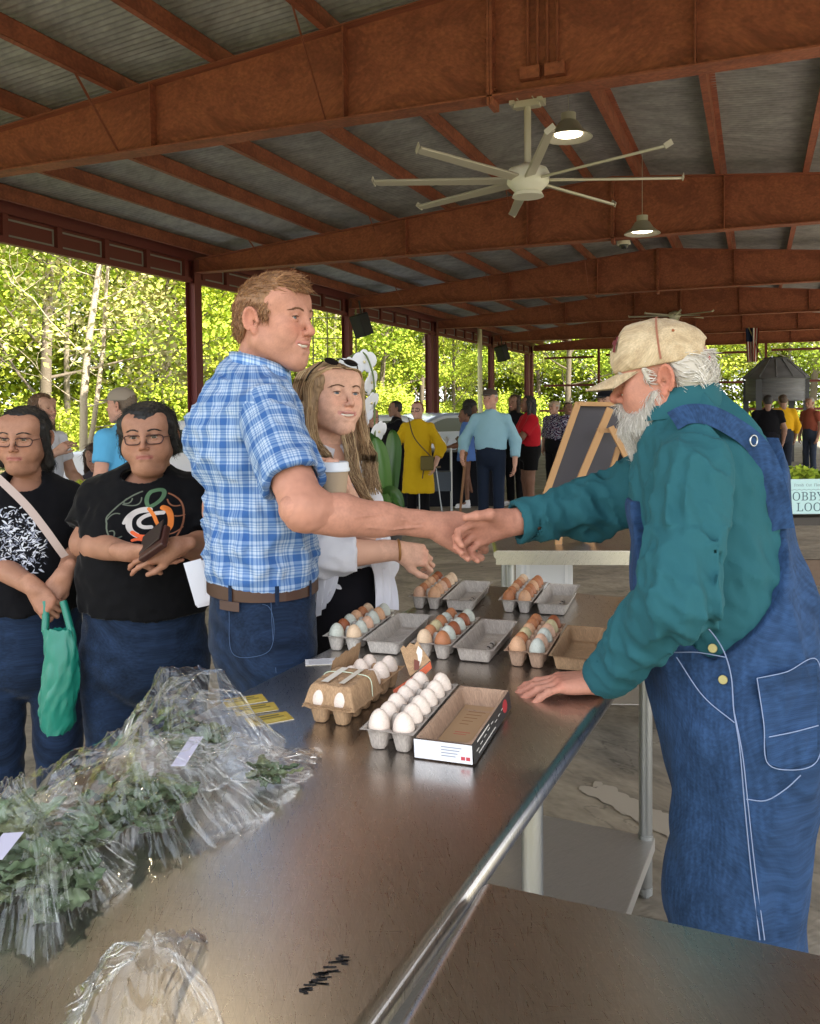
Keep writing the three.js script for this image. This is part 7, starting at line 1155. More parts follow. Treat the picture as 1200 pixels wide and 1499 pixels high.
// ---------- lamps, camera, conduits ----------
const lampMetal = std(hex('#b4b0a8'), 0.4, 0.3), glow = std(hex('#fff4dc'), 0.5, 0, { emissive: hex('#ffedc8'), emissiveIntensity: 4 });
function highBay(at, hang, label, power = 1.6) {
  const o = thing('high_bay_lamp', label, 'lamp', at, 0, 'lit lamps under the roof');
  part('reflector', new THREE.LatheGeometry([[0.07, 0.16], [0.1, 0.14], [0.15, 0.06], [0.23, 0.0], [0.24, -0.012], [0.23, -0.016], [0.22, -0.004], [0.14, 0.03]].map((p) => new THREE.Vector2(...p)), 32), lampMetal, o);
  part('driver_box', new THREE.CylinderGeometry(0.075, 0.075, 0.1, 20).translate(0, 0.18, 0), lampMetal, o);
  part('hanger', bar(V(0, 0.23, 0), V(0, hang, 0), 0.004, 0.004, 6), lampMetal, o);
  part('glowing_disc', new THREE.CylinderGeometry(0.135, 0.135, 0.008, 24).translate(0, 0.022, 0), glow, o);
  const L1 = new THREE.SpotLight(hex('#ffe9c4'), power, 0, 1.2, 0.6, 2); L1.position.set(0, 0.005, 0); L1.target.position.set(0, -2, 0); L1.castShadow = true; L1.shadow.radius = 4.5; L1.name = 'lamp_light'; o.add(L1, L1.target);
}
{
  const a = P(832, 200, 8.6); highBay(a, topAt(a.x) + 0.2 - a.y, 'lit round lamp hanging beside the near fan');
  const b = P(940, 341, 11.5); highBay(b, topAt(b.x) + 0.2 - b.y, 'lit round lamp beyond the second rafter');
  const c = V(-2.6, 4.05, -3.4); highBay(c, topAt(c.x) + 0.2 - c.y, 'lit round lamp added out of view for the warm streak on the egg table');  // unseen lamp, added so the steel top mirrors a warm streak
  const cam = thing('dome_camera', 'small white dome camera under the second rafter beside the lamp', 'camera', P(913, 345, 12.4).setY(CB - 0.03)); part('housing', new THREE.CylinderGeometry(0.09, 0.1, 0.05, 24), fanWhite, cam); part('dome', new THREE.SphereGeometry(0.065, 20, 12, 0, 6.2832, Math.PI / 2, Math.PI / 2).translate(0, -0.025, 0), std(hex('#2a2c30'), 0.15), cam);
}
{ // conduits and junction boxes down the face of the near rafter
  const z = -T1 + 0.03, X = (px) => { const d = P(px, 90, 1).sub(camera.position); return camera.position.clone().addScaledVector(d, z / d.z).x; }, o = thing('conduit_run', 'bundle of rusty conduits with boxes on the near rafter above the fan', 'conduits', V(X(795), CB, z));
  for (let k = 0; k < 4; k++) part('conduit', bar(V(-0.12 + k * 0.075, 0.16, 0.0), V(-0.12 + k * 0.075, 0.86, 0.0), 0.012, 0.012, 8), rustMat, o);
  part('junction_box', box(-0.17, 0.1, -0.02, -0.02, 0.19, 0.05), rustMat, o); part('junction_box', box(0.02, 0.1, -0.02, 0.17, 0.19, 0.05), rustMat, o);
  const c2 = thing('conduit_run', 'single yellowed conduit strapped to the near rafter left of the fan rod', 'conduits', V(X(718), CB, z)); part('conduit', bar(V(0, -0.03, 0.0), V(0, 0.84, 0.0), 0.02, 0.02, 10), rustMat, c2); part('coupling', bar(V(0, 0.2, 0), V(0, 0.3, 0), 0.028, 0.028, 10), std(hex('#a06a38'), 0.7), c2);
}
// ---------- loudspeakers on the eave ----------
function speaker(px, py, depth, label, s = 1) { const o = thing('loudspeaker', label, 'speaker', P(px, py, depth), 0.2, 'loudspeakers on the eave'); const g = group('cabinet', o); g.rotation.set(0.35, -0.5, 0.3); part('housing', rbox(0.3 * s, 0.46 * s, 0.28 * s, 0.03), std(hex('#1b1b1e'), 0.6), g); part('grille', rbox(0.26 * s, 0.42 * s, 0.01, 0.004), std(hex('#2c2c30'), 0.8), g).position.z = 0.142 * s; part('bracket', bar(V(0, 0.2 * s, 0), V(-0.05, 0.5 * s, 0), 0.018), std(hex('#2a2a2c'), 0.6), o); }
speaker(529, 476, 18.2, 'black loudspeaker tilted under the eave beside the second column', 1.05); speaker(735, 517, 30, 'small black loudspeaker under the eave by the far columns', 1.2);
// ---------- flag ----------
{
  const at = P(1101, 505, 24), o = thing('flag', 'small striped flag hanging limp from a slanted pole', 'flag', at);
  const ft = canvasTex(128, 256, (c, w, h) => { for (let k = 0; k < 9; k++) { c.fillStyle = k % 2 ? '#c9c0b8' : '#8a2f2c'; c.fillRect(k * w / 9, 0, w / 9 + 1, h); } c.fillStyle = '#232a44'; c.fillRect(0, 0, w * 0.55, h * 0.4); });
  const g = new THREE.PlaneGeometry(0.42, 0.95, 16, 24), p = g.attributes.position; for (let i = 0; i < p.count; i++) { const x = p.getX(i), y = p.getY(i); p.setXYZ(i, x * (0.75 + 0.2 * y) , y, 0.06 * Math.sin(x * 30 + y * 2)); } g.computeVertexNormals(); part('cloth', g, cloth(hex('#ffffff'), 0.9, { map: ft, side: THREE.DoubleSide }), o); part('pole', bar(V(-0.1, 0.5, 0), V(0.42, -0.75, 0), 0.016), std(hex('#8a7a5a'), 0.5), o);
}
// ---------- round metal kiosk, like a small grain bin on posts ----------
{
  const D = 22, at = P(1135, 600, D).setY(0), k = D / 1250, o = thing('metal_kiosk', 'round corrugated metal kiosk with a cone roof on square posts', 'kiosk', at), yOf = (py) => P(1135, py, D).y;
  const gal = std(hex('#a9aeb0'), 0.55, 0.15, { map: galvTex }), R = 41 * k, y0 = yOf(587), y1 = yOf(553), y2 = yOf(528);
  const prof = []; for (let i = 0; i <= 64; i++) prof.push(new THREE.Vector2(R + 0.012 * Math.cos(i * Math.PI / 4 * 2), lerp(y0, y1, i / 64))); part('drum', new THREE.LatheGeometry(prof, 48), gal, o);
  part('roof', new THREE.LatheGeometry([new THREE.Vector2(R * 1.12, y1 - 0.03), new THREE.Vector2(R * 1.02, y1 + 0.05), new THREE.Vector2(R * 0.42, y2), new THREE.Vector2(R * 0.4, y2 + 0.08), new THREE.Vector2(0.01, y2 + 0.1)], 24), gal, o);
  for (let i = 0; i < 12; i++) { const a = i / 12 * 6.2832; part('roof_rib', bar(V(Math.cos(a) * R * 1.1, y1 - 0.0, Math.sin(a) * R * 1.1), V(Math.cos(a) * R * 0.42, y2 + 0.02, Math.sin(a) * R * 0.42), 0.02, 0.02, 5), gal, o); }
  for (const [sx, sz] of [[-0.72, -0.5], [0.72, -0.5], [-0.72, 0.5], [0.72, 0.5]]) { const q = flatRight.clone().multiplyScalar(sx * R * 1.15).addScaledVector(flatFwd, sz * R * 1.15); part('post', box(q.x - 0.07, 0, q.z - 0.07, q.x + 0.07, y1 - 0.05, q.z + 0.07), std(hex('#4a4c50'), 0.6), o); }
  part('counter', box(-R * 0.9, 0.85, -R * 0.9, R * 0.9, 0.95, R * 0.9), std(hex('#55504a'), 0.8), o);
}
// ---------- far stall on the right with its sign ----------
{
  const o = thing('market_stall', 'dark counter stall with a pale blue lettered sign on its front', 'stall', L(1.85, 4.3, 0), 22 * D2R);
  part('counter_top', box(-0.5, 0.93, -0.7, 1.2, 0.97, 0.02), std(hex('#3a3430'), 0.6), o);
  const post = std(hex('#6b6a66'), 0.5, 0.6); for (const x of [-0.45, 1.1]) for (const z of [-0.65, -0.04]) part('leg', box(x - 0.02, 0, z - 0.02, x + 0.02, 0.93, z + 0.02), post, o);
  for (const y of [0.62, 0.42, 0.2]) part('plank', box(-0.5, y, -0.03, 1.2, y + 0.13, 0.0), std(hex('#6a584a'), 0.85, 0, { bumpMap: rustBump, bumpScale: 0.003 }), o);
  const sgn = canvasTex(1024, 320, (c, w, h) => { c.fillStyle = '#b5d6d8'; c.fillRect(0, 0, w, h); c.fillStyle = '#56707a'; c.textAlign = 'left'; c.font = '34px serif'; c.fillText('Fresh  Cut  Flowers', 130, 62); c.strokeStyle = '#6d8890'; c.lineWidth = 4; c.beginPath(); for (let k = 0; k < 40; k++) { const x = 90 + k * 22; k ? c.lineTo(x, 90 + (k % 2) * 8) : c.moveTo(x, 90); } c.stroke(); c.fillStyle = '#3d5a66'; c.font = '112px serif'; c.fillText('OBBY', 110, 196); c.fillText('LOOM', 150, 298); });
  o.children.length; const sb = P(1160, 727, 4.25), sign = thing('stall_sign', 'pale blue sign lettered in dark grey hung on the stall front', 'sign', sb, 22 * D2R);
  part('board', rbox(0.56, 0.175, 0.012, 0.003), std(hex('#c4dcdc'), 0.6), sign).position.set(0.21, 0, 0); part('lettering', new THREE.PlaneGeometry(0.552, 0.168).translate(0.21, 0, 0.0075), std(hex('#ffffff'), 0.6, 0, { map: sgn }), sign);
  const pot = (px, py, w, h, c, name, label) => { const q = P(px, py, 4.6), t = thing(name, label, 'planter', V(q.x, 0.97, q.z)); part('tub', new THREE.CylinderGeometry(w / 2, w / 2.2, h, 24, 1, true).translate(0, h / 2, 0), std(hex(c), 0.3, 0.6, { side: THREE.DoubleSide }), t); reseed(px); const lv = { pos: [], idx: [], col: [] }, sp = []; for (let i = 0; i < 260; i++) sp.push([rr(-w * 0.55, w * 0.55), h + rr(-0.02, 0.06), rr(-w * 0.5, w * 0.5)]); leafCloud(sp, 0.05, deep, lv); part('leaves', bunchGeo(lv), leafBright, t); };
  pot(1150, 690, 0.26, 0.17, '#1d1a1c', 'black_planter', 'black tub of low green plants on the stall counter');
  pot(1212, 690, 0.2, 0.15, '#8a5348', 'clay_planter', 'reddish tub of plants on the stall counter');
}
// ---------- easel seen from behind, on the second table ----------
{
  const D = 4.0, wood = std(hex('#b98f63'), 0.8, 0, { bumpMap: rustBump, bumpScale: 0.001 }), o = thing('wooden_easel', 'wooden easel holding a dark chalkboard, seen from behind', 'easel', P(850, 806, D)), Q = (x, y, d = 0) => P(x, y, D + d).sub(o.position);
  const brd = (pts, t) => { const a = pts.map((p) => Q(...p)), n = a[1].clone().sub(a[0]).cross(a[3].clone().sub(a[0])).normalize(), g = new THREE.BufferGeometry(), b = a.map((p) => p.clone().addScaledVector(n, t)), v = []; const quad = (p, q, r, s) => v.push(p, q, r, p, r, s); quad(...a); quad(b[3], b[2], b[1], b[0]); for (let i = 0; i < 4; i++) quad(a[i], b[i], b[(i + 1) % 4], a[(i + 1) % 4]); g.setFromPoints(v); g.computeVertexNormals(); g.setAttribute('uv', new THREE.Float32BufferAttribute(v.flatMap((q) => [q.x + q.z, q.y]), 2)); return g; };
  part('chalkboard_back', brd([[849, 594, 0.02], [925, 594, 0.1], [866, 790, 0.02], [790, 745, -0.06]], 0.006), std(hex('#4c4a50'), 0.85), o);
  const st = (a, b, w = 0.028, t = 0.02) => part('stile', beamBar(Q(...a), Q(...b), w, t, camFwd), wood, o);
  st([846, 590, -0.01], [786, 760, -0.1]); part('rail', beamBar(Q(846, 591, -0.012), Q(900, 592, 0.03), 0.02, 0.024, camFwd), wood, o);
  st([893, 598, -0.05], [820, 770, -0.1], 0.032); part('rail', beamBar(Q(876, 630, -0.06), Q(920, 631, -0.02), 0.02, 0.034, camFwd), wood, o);
  part('prop_leg', beamBar(Q(894, 625, -0.08), Q(930, 695, -0.14), 0.026, 0.02, camFwd), wood, o); st([905, 655, -0.06], [880, 740, -0.08], 0.022); st([928, 660, 0.02], [905, 745, 0.0], 0.022);
  part('foot', beamBar(Q(858, 792, -0.06), Q(866, 806, -0.06), 0.03, 0.03, camFwd), wood, o); part('foot', beamBar(Q(840, 806, -0.02), Q(880, 806, 0.0), 0.03, 0.014), wood, o); part('prop_leg', beamBar(Q(880, 740, -0.08), Q(864, 800, -0.06), 0.022, 0.02, camFwd), wood, o); part('prop_leg', beamBar(Q(820, 770, -0.1), Q(816, 806, -0.1), 0.03, 0.02, camFwd), wood, o);
}
// white cooler under and behind the second table
{ const p = G(800, 912, 0), o = thing('white_cooler', 'tall white plastic bin behind the table legs under the handshake', 'bin', L(0.72, 4.62, 0), 20 * D2R); part('bin_body', rbox(0.28, 0.8, 0.3, 0.03), std(hex('#d8dade'), 0.5), o).position.y = 0.405; part('bin_lid', rbox(0.3, 0.05, 0.32, 0.015), std(hex('#e2e3e6'), 0.5), o).position.y = 0.83; for (const x of [-0.1, 0.1]) part('rib', box(x - 0.008, 0.04, 0.148, x + 0.008, 0.78, 0.158), std(hex('#e2e3e6'), 0.5), o); }
// ---------- orchid ----------
{
  const D = 3.15, bp = P(566, 752, D), o = thing('orchid_plant', 'white orchid with broad glossy leaves standing behind the blonde woman', 'plant', V(bp.x, 0, bp.z)), Q = (x, y, d = 0) => P(x, y, D + d).sub(o.position);
  const leaf = (pts, w) => { const c = new THREE.CatmullRomCurve3(pts), pos = [], idx = []; for (let i = 0; i <= 18; i++) { const t = i / 18, p = c.getPoint(t), tg = c.getTangent(t), s = tg.clone().cross(camFwd).normalize(), ww = w * Math.pow(Math.sin(Math.min(1, t * 0.86 + 0.14) * Math.PI), 0.55) * (t > 0.97 ? 0.3 : 1); for (let k = -2; k <= 2; k++) { const q = p.clone().addScaledVector(s, k / 2 * ww).addScaledVector(camFwd, Math.abs(k) * -0.006); pos.push(q.x, q.y, q.z); } if (i) for (let k = 0; k < 4; k++) { const a = (i - 1) * 5 + k; idx.push(a, a + 1, a + 5, a + 1, a + 6, a + 5); } } const g = new THREE.BufferGeometry(); g.setAttribute('position', new THREE.Float32BufferAttribute(pos, 3)); g.setIndex(idx); g.computeVertexNormals(); return g; };
  const lm = std(hex('#335420'), 0.35, 0, { side: THREE.DoubleSide }), lm2 = std(hex('#43682a'), 0.35, 0, { side: THREE.DoubleSide });
  part('leaf', leaf([Q(560, 755), Q(555, 700), Q(548, 660), Q(540, 632, -0.02)], 0.034), lm, o); part('leaf', leaf([Q(564, 755, -0.03), Q(562, 705, -0.05), Q(556, 660, -0.05), Q(548, 638, -0.04)], 0.03), lm2, o); part('leaf', leaf([Q(568, 752), Q(572, 695, 0.02), Q(576, 650, 0.03), Q(574, 628, 0.03)], 0.033), lm, o); part('leaf', leaf([Q(560, 750), Q(568, 722, -0.05), Q(580, 726, -0.1), Q(590, 746, -0.12)], 0.026), lm, o); part('leaf', leaf([Q(556, 752), Q(540, 720), Q(532, 690), Q(528, 650)], 0.028), lm, o);
  const stemM = std(hex('#5a6a3a'), 0.6); part('stem', tube([Q(562, 745), Q(556, 680), Q(549, 640), Q(548, 590), Q(545, 545), Q(530, 515), Q(508, 525)], 0.0035, 6, 40), stemM, o); part('stake', bar(Q(535, 745), Q(538, 655), 0.004), std(hex('#c8c0a0'), 0.6), o);
  const pet = new THREE.SphereGeometry(0.5, 12, 8).scale(1.0, 1.2, 0.1).translate(0, 0.55, 0), wp = std(hex('#d5d6dc'), 0.6);
  const bloom = (x, y, s, ax, ay) => { const g = group('flower', o); g.position.copy(Q(x, y, rr(-0.04, 0.04))); g.rotation.set(ax + rr(-0.3, 0.3), ay + 0.38, rr(-0.5, 0.5)); for (let k = 0; k < 5; k++) { const m = part('petal', pet, wp, g); m.scale.set(s * (k === 1 || k === 4 ? 1.25 : 0.72), s * 0.85, s); m.rotation.z = k * 1.2566; m.rotation.x = 0.25; } part('lip', new THREE.SphereGeometry(s * 0.12, 10, 8).scale(1, 1, 1.6), std(hex('#cfc39a'), 0.6), g); };
  reseed(5); bloom(512, 540, 0.052, 0.1, -0.4); bloom(533, 530, 0.05, 0.2, 0.3); bloom(543, 560, 0.05, 0.2, 1.0); bloom(516, 578, 0.05, 0.2, -0.6); bloom(527, 606, 0.052, 0.1, -0.2); bloom(543, 590, 0.046, 0.3, 0.9); bloom(554, 632, 0.046, 0.2, 0.9); bloom(508, 610, 0.045, 0, -0.9);
  part('pot', new THREE.LatheGeometry([[0.05, 0], [0.07, 0.12], [0.075, 0.13], [0.068, 0.13]].map((q) => new THREE.Vector2(...q)), 24).translate(0, bp.y - 0.12, 0), std(hex('#2e2b2c'), 0.5), o);
  const s = thing('plant_stand', 'narrow dark plant stand under the orchid', 'stand', V(bp.x, 0, bp.z)); part('post', bar(V(0, 0.02, 0), V(0, bp.y - 0.15, 0), 0.025), galvSheet, s); part('plate', new THREE.CylinderGeometry(0.085, 0.085, 0.02, 24).translate(0, bp.y - 0.132, 0), galvSheet, s); part('foot', new THREE.CylinderGeometry(0.14, 0.15, 0.02, 24).translate(0, 0.011, 0), galvSheet, s);
}
// ---------- plant table by the left opening ----------
{
  const p = P(120, 700, 6.0), o = thing('plant_table', 'folding table with pale cloth top by the left opening', 'table', V(p.x, 0, p.z), 22 * D2R); part('top', box(-0.9, 0.86, -0.35, 0.75, 0.9, 0.35), std(hex('#9fb6cc'), 0.8), o); for (const x of [-0.85, 0.7]) for (const z of [-0.3, 0.3]) part('leg', bar(V(x, 0, z), V(x, 0.86, z), 0.015), pipeMat, o);
  [88, 101, 113, 127, 141, 152].forEach((px, i) => { const q = P(px, 690, 5.85), b = thing('metal_pail', 'small galvanized pail with green sprigs on the plant table', 'pail', V(q.x, 0.9, q.z), 0, 'row of pails on the plant table'); part('pail', new THREE.LatheGeometry([[0.0001, 0], [0.04, 0], [0.048, 0.115], [0.05, 0.118]].map((v) => new THREE.Vector2(...v)), 20), std(hex('#a4a79c'), 0.4, 0.7, { side: THREE.DoubleSide }), b); reseed(50 + i); const lv = { pos: [], idx: [], col: [] }, sp = []; for (let k = 0; k < 60; k++) sp.push([rr(-0.045, 0.045), 0.115 + rr(0, 0.05), rr(-0.045, 0.045)]); leafCloud(sp, 0.03, bright, lv); part('sprigs', bunchGeo(lv), leafBright, b); });
}
// ---------- parked cars outside ----------
function car(px, depth, turn, c, label) {
  const q = P(px, 640, depth), o = thing('parked_car', label, 'car', V(q.x, -0.155, q.z), turn, 'cars parked beside the wood');
  const s = new THREE.Shape(); s.moveTo(-2.2, 0.35); s.lineTo(-2.25, 0.75); s.quadraticCurveTo(-2.2, 0.95, -1.4, 1.0); s.quadraticCurveTo(-0.8, 1.42, -0.3, 1.45); s.lineTo(0.7, 1.45); s.quadraticCurveTo(1.3, 1.35, 1.6, 1.02); s.quadraticCurveTo(2.2, 0.98, 2.25, 0.7); s.lineTo(2.2, 0.35); s.closePath();
  part('body', new THREE.ExtrudeGeometry(s, { depth: 1.6, bevelEnabled: true, bevelSize: 0.07, bevelThickness: 0.1, bevelSegments: 3 }).translate(0, 0, -0.8), phys(hex(c), { roughness: 0.3, clearcoat: 0.8 }), o);
  const w = new THREE.Shape(); w.moveTo(-1.2, 1.02); w.quadraticCurveTo(-0.7, 1.36, -0.3, 1.38); w.lineTo(0.65, 1.38); w.quadraticCurveTo(1.1, 1.28, 1.35, 1.02); w.closePath(); for (const z of [-0.91, 0.905]) part('side_window', new THREE.ExtrudeGeometry(w, { depth: 0.008, bevelEnabled: false }).translate(0, 0, z), std(hex('#2d3a3c'), 0.1), o);
  for (const x of [-1.4, 1.4]) for (const z of [-0.82, 0.82]) { const wh = part('wheel', new THREE.CylinderGeometry(0.32, 0.32, 0.2, 24).rotateX(Math.PI / 2).translate(x, 0.32, z), rubber, o); part('rim', new THREE.CylinderGeometry(0.2, 0.2, 0.215, 16).rotateX(Math.PI / 2).translate(x, 0.32, z), std(hex('#b0b2b4'), 0.3, 0.8), wh); }
  for (const z of [-0.55, 0.55]) part('headlight', rbox(0.08, 0.14, 0.32, 0.03), std(hex('#e4e6e8'), 0.15), o).position.set(-2.27, 0.76, z);
}
car(268, 14.2, 0.5, '#d5d5da', 'white car seen between the clef tee and the plaid shirt'); car(518, 20, 1.2, '#cfd5de', 'pale car parked behind the orchid'); car(640, 24, 1.0, '#9aa4b4', 'silver car parked past the yellow dress');
// ladder frame outside the second bay
{ const o = thing('scaffold_ladder', 'thin metal ladder frame standing outside between the columns', 'ladder', P(487, 640, 21).setY(-0.16)), m = std(hex('#8a8a5c'), 0.5, 0.4); for (const x of [-0.75, -0.45, -0.1, 0.3, 0.6]) part('upright', bar(V(flatRight.x * x, 0, flatRight.z * x), V(flatRight.x * x, 4.2, flatRight.z * x), 0.02, 0.02, 6), m, o); for (let k = 0; k < 8; k++) part('rung', bar(V(flatRight.x * -0.75, 0.4 + k * 0.5, flatRight.z * -0.75), V(flatRight.x * 0.6, 0.4 + k * 0.5, flatRight.z * 0.6), 0.014, 0.014, 6), m, o); }
// pale utility pole outside
{ const o = thing('utility_pole', 'pale slender pole outside between the far columns', 'pole', P(703, 620, 30).setY(-0.16)); part('shaft', bar(V(0, 0, 0), V(0, 7, 0), 0.09, 0.075, 12), std(hex('#d8cfae'), 0.8), o); part('cap', bar(V(0, 7, 0), V(0, 7.08, 0), 0.13, 0.13, 12), std(hex('#b8b09a'), 0.8), o); }
// dark display table behind the bystanders
{ const p = P(655, 690, 13.5), o = thing('display_table', 'dark draped display table behind the walking stick and cane', 'table', V(p.x, 0, p.z), 22 * D2R); part('drape', rbox(1.6, 0.84, 0.7, 0.02), plain('#1a1c22'), o).position.y = 0.42; reseed(8); for (let k = 0; k < 9; k++) { const h = rr(0.12, 0.34); part('ornament_stand', new THREE.LatheGeometry([[0.05, 0], [0.012, 0.03], [0.01, h * 0.6], [0.045, h * 0.8], [0.0001, h]].map((v) => new THREE.Vector2(...v)), 12), std(hex(['#2a2a2e', '#d0d0d4', '#5a4a3a'][k % 3]), 0.4), o).position.set(-0.7 + k * 0.175, 0.84, rr(-0.2, 0.2)); } }
{ const p = P(640, 720, 12.2), o = thing('folding_frame', 'grey metal clothes rack frame beside the yellow dress', 'rack', V(p.x, 0, p.z), 22 * D2R); for (const x of [-0.25, 0.2]) part('upright', bar(V(x, 0, 0), V(x, 0.95, 0), 0.018), pipeMat, o); part('rail', bar(V(-0.25, 0.93, 0), V(0.2, 0.93, 0), 0.018), pipeMat, o); part('tray', box(-0.24, 0.35, -0.15, 0.19, 0.62, 0.15), std(hex('#3c4652'), 0.6), o); }
// worn painted stripe on the floor
{ const a = G(862, 1150, 0), b = G(985, 1215, 0), d = b.clone().sub(a), l = d.length(); d.normalize(); const g = new THREE.PlaneGeometry(l + 0.5, 0.13, 60, 6).rotateX(-Math.PI / 2), p = g.attributes.position; reseed(4); for (let i = 0; i < p.count; i++) { p.setZ(i, p.getZ(i) * (1 + 0.22 * noise3(p.getX(i) * 18, i % 7 > 3 ? 2 : 9, 1))); p.setX(i, p.getX(i) + (Math.abs(p.getX(i)) > (l + 0.5) / 2 - 0.02 ? 0.03 * noise3(p.getZ(i) * 60, 2, 3) : 0)); } g.rotateY(Math.atan2(-d.z, d.x)); g.translate((a.x + b.x) / 2 + d.x * 0.25, 0.004, (a.z + b.z) / 2 + d.z * 0.25); for (let i = 0; i < g.attributes.uv.count; i++) g.attributes.uv.setXY(i, g.attributes.position.getX(i), g.attributes.position.getZ(i)); struct('floor_stripe', g, std(hex('#a89f93'), 0.9)); }

// ---------- clear plastic bags of greens on the table ----------
const film = phys(hex('#ffffff'), { transmission: 1, roughness: 0.05, thickness: 0, ior: 1.5, side: THREE.DoubleSide, specularIntensity: 1 });
// crumpled film: an outline in the picture laid on the table, raised in the middle, with sharp creases
function worley(x, y, seed) { const ix = Math.floor(x), iy = Math.floor(y); let d1 = 9, d2 = 9; for (let j = -1; j <= 1; j++) for (let i = -1; i <= 1; i++) { const a = ix + i, b = iy + j, h = Math.sin(a * 127.1 + b * 311.7 + seed * 17.3) * 43758.5453, k = Math.sin(a * 269.5 + b * 183.3 + seed * 9.1) * 43758.5453, px = a + h - Math.floor(h), py = b + k - Math.floor(k), d = Math.hypot(px - x, py - y); if (d < d1) { d2 = d1; d1 = d; } else if (d < d2) d2 = d; } return [d1, d2]; }
function filmBag(name, label, outline, height, seed, peak, crease = 1, ridge = 0) {
  const base = G(...outline[0], TH), o = thing(name, label, 'plastic bag', base.clone()), pts = outline.map(([x, y]) => G(x, y, TH).sub(base));
  const ctr = peak ? G(peak[0], peak[1], TH).sub(base) : pts.reduce((a, b) => a.clone().add(b), V(0, 0, 0)).divideScalar(pts.length), cv = new THREE.CatmullRomCurve3(pts, true, 'catmullrom', 0.5);
  const rim = [], N = 190, M = 70; for (let i = 0; i < N; i++) rim.push(cv.getPoint(i / N));
  // long folds that run in from the rim, sharp creases between the panels of film, fine crackle
  const mk = (lift, sd) => {
    const pos = [], idx = [];
    for (let k = 0; k <= M; k++) for (let i = 0; i < N; i++) {
      const t = k / M, p = rim[i].clone().lerp(ctr, t), wx = p.x + 0.03 * noise3(p.x * 8, seed, p.z * 8), wz = p.z + 0.03 * noise3(p.z * 8, p.x * 8, seed), w = worley(wx * 11 + sd, wz * 11, seed + sd), w2 = worley(wx * 27, wz * 27 + sd, seed + 3), e = Math.min(1, t * 2.6), a = i / N * 6.2832, dome = Math.pow(Math.sin(Math.min(1, t * 1.3) * Math.PI / 2), 1.2);
      const fold = Math.abs(noise3(Math.cos(a) * 0.7 + p.x * 6, Math.sin(a) * 0.7 + p.z * 6, seed + sd)), ridge2 = 1 - Math.abs(noise3(p.x * 7 + seed, p.z * 7, sd));
      let h = height * dome * lift * (0.78 + 0.4 * noise3(p.x * 4.5, seed, p.z * 4.5)) + crease * e * lift * (0.02 - fold * 0.02 + 0.016 * ridge2 * ridge2 * ridge2 - (w[1] - w[0]) * 0.021 - (w2[1] - w2[0]) * 0.0075);
      const j = (1 - t) * 0.012 * noise3(i * 0.3, seed, sd);
      pos.push(p.x + j + 0.005 * e * noise3(p.x * 18, p.z * 18, sd), Math.max(0.0012 + 0.0012 * lift, h), p.z + j + 0.005 * e * noise3(p.x * 18, 7, p.z * 18));
      if (k) { const A = (k - 1) * N + i, B2 = (k - 1) * N + (i + 1) % N; idx.push(A, B2, A + N, B2, B2 + N, A + N); }
    }
    const g = new THREE.BufferGeometry(); g.setAttribute('position', new THREE.Float32BufferAttribute(pos, 3)); g.setIndex(idx); g.computeVertexNormals(); return g;
  };
  part('film', mk(1, 1), film, o);
  if (height > 0.06) part('film', mk(0.7, 6), film, o);
  return o;
}
// a kale or arugula leaf: lobed, ribbed, curled
const leafShape = (n, lobes) => { const pos = [], idx = [], col3 = []; for (let i = 0; i <= n; i++) { const t = i / n, w = (0.16 + 0.84 * Math.sin(Math.min(1, t * 1.15) * Math.PI * 0.86)) * (1 - 0.35 * Math.abs(Math.sin(t * lobes * Math.PI))) * (t > 0.93 ? (1 - t) * 10 : 1) * (t < 0.25 ? 0.12 + t * 1.2 : 1); for (let k = -2; k <= 2; k++) { pos.push(k / 2 * w * 0.3, Math.abs(k) * 0.045 + 0.14 * t * t + 0.03 * Math.sin(t * 20 + k * 2), t); const m = k === 0 ? 1.7 : 1; col3.push(0.10 * m, 0.128 * m, 0.072 * m); } if (i) for (let k = 0; k < 4; k++) { const a = (i - 1) * 5 + k; idx.push(a, a + 5, a + 1, a + 1, a + 5, a + 6); } } const g = new THREE.BufferGeometry(); g.setAttribute('position', new THREE.Float32BufferAttribute(pos, 3)); g.setAttribute('color', new THREE.Float32BufferAttribute(col3, 3)); g.setIndex(idx); g.computeVertexNormals(); return g; };
const greenGeos = [leafShape(16, 4), leafShape(18, 5), leafShape(14, 3)];
const greenMats = [[1, 1, 1], [1.35, 1.2, 1.1], [0.75, 0.85, 0.8], [1.15, 1.25, 1.3]].map((c) => std(col(...c), 0.6, 0, { vertexColors: true, side: THREE.DoubleSide }));
function greens(label, spots, seed, size) {
  const b = G(spots[0][0], spots[0][1], TH), o = thing('leafy_greens', label, 'greens', b); reseed(seed);
  for (const [x, y, n, r, hgt] of spots) { const c = G(x, y, TH).sub(b); for (let k = 0; k < n; k++) { const m = part('leaf', greenGeos[k % 3], greenMats[Math.floor(rnd() * 4)], o), a = rr(0, 6.283), q = r * Math.sqrt(rnd()), s = size * rr(0.6, 1.2); m.scale.set(s, s, s); m.position.set(c.x + Math.cos(a) * q, rr(0.012, hgt), c.z + Math.sin(a) * q); m.rotation.set(rr(-0.3, 0.35), rr(0, 6.283), rr(-0.7, 0.7)); m.position.add(V(0, 0, -s * 0.5).applyEuler(m.rotation)); m.position.y = Math.max(0.012, m.position.y); } }
}
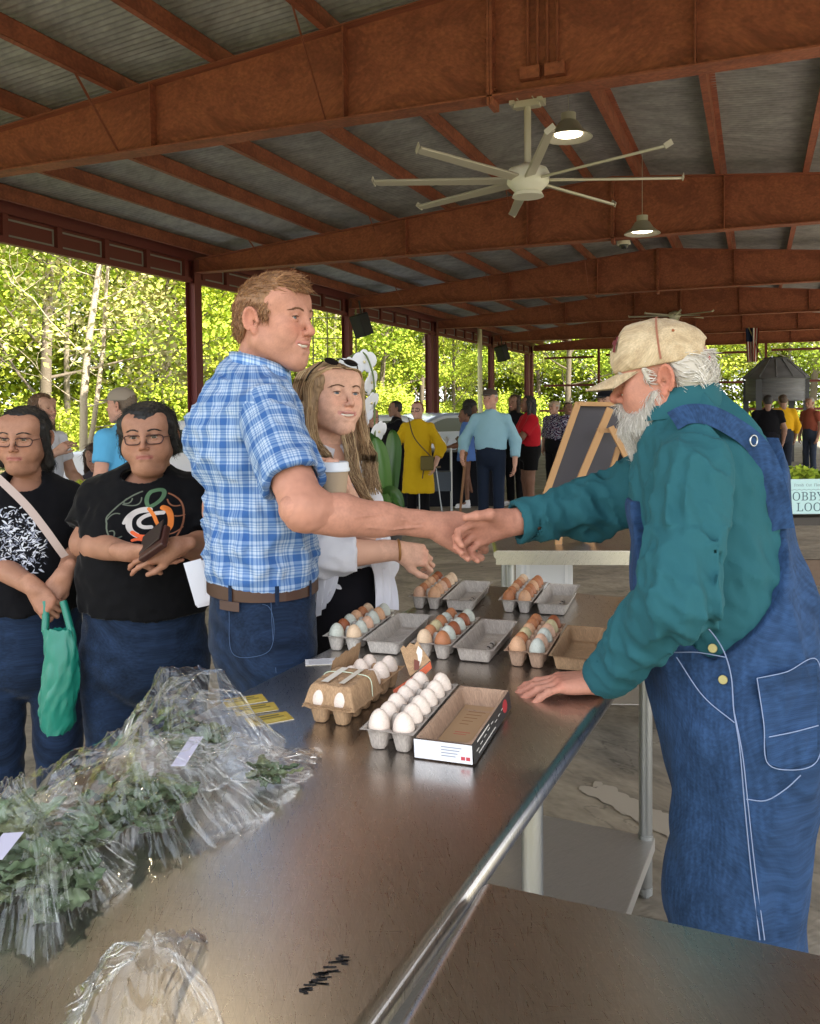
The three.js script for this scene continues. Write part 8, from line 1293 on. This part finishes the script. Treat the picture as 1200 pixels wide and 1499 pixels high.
greens('loose green leaves in the clear bag nearest the yellow cards', [[285, 1120, 46, 0.05, 0.06], [265, 1110, 20, 0.04, 0.075]], 21, 0.06);
filmBag('produce_bag', 'tall peaked clear bag of greens beside the yellow cards', [[150, 1120], [190, 1072], [240, 1050], [330, 1060], [415, 1078], [400, 1120], [330, 1150], [230, 1165]], 0.135, 3, [243, 1095], 1.2, 0.0);
greens('green leaves and stems in the clear bag with a white label', [[190, 1210, 54, 0.085, 0.05], [235, 1195, 26, 0.05, 0.045]], 22, 0.065);
filmBag('produce_bag', 'flat clear bag of greens with a white paper label strip', [[20, 1200], [90, 1135], [180, 1115], [300, 1130], [400, 1112], [462, 1098], [470, 1112], [430, 1160], [380, 1205], [300, 1250], [215, 1290], [110, 1275]], 0.085, 7, [190, 1185], 1.25, 0.01);
greens('small leaves in the crumpled end of the clear bag', [[402, 1150, 16, 0.035, 0.035]], 25, 0.045);
greens('dark green leaves with pale stems in the clear bag at the table edge', [[40, 1290, 56, 0.09, 0.06], [75, 1320, 26, 0.06, 0.045], [10, 1250, 24, 0.06, 0.055]], 23, 0.07);
filmBag('produce_bag', 'clear bag of dark greens at the edge of the table', [[-90, 1250], [-30, 1195], [60, 1180], [150, 1195], [200, 1250], [185, 1300], [110, 1360], [70, 1415], [10, 1400], [-90, 1390]], 0.09, 13, undefined, 1.25, 0.01);
filmBag('empty_bag', 'empty crumpled clear bag with a twisted end on the near table', [[75, 1499], [130, 1445], [210, 1420], [262, 1390], [300, 1372], [302, 1392], [272, 1440], [310, 1480], [340, 1540], [200, 1590], [80, 1570]], 0.045, 19, undefined, 1.4, 0.012);
// paper strips in the bags
const strip = (x0, y0, x1, y1, w, label, h) => { const a = G(x0, y0, TH).setY(TH + h), b = G(x1, y1, TH).setY(TH + h + 0.004), m = single('paper_label', beamBar(a, b, w, 0.0008), std(hex('#c9c6dc'), 0.7), label, 'label'); };
strip(289, 1142, 262, 1194, 0.022, 'white paper strip lying on the flat bag of greens', 0.075);
strip(22, 1300, -10, 1350, 0.026, 'white paper strip inside the bag at the table edge', 0.075);

renderer.render(scene, camera);
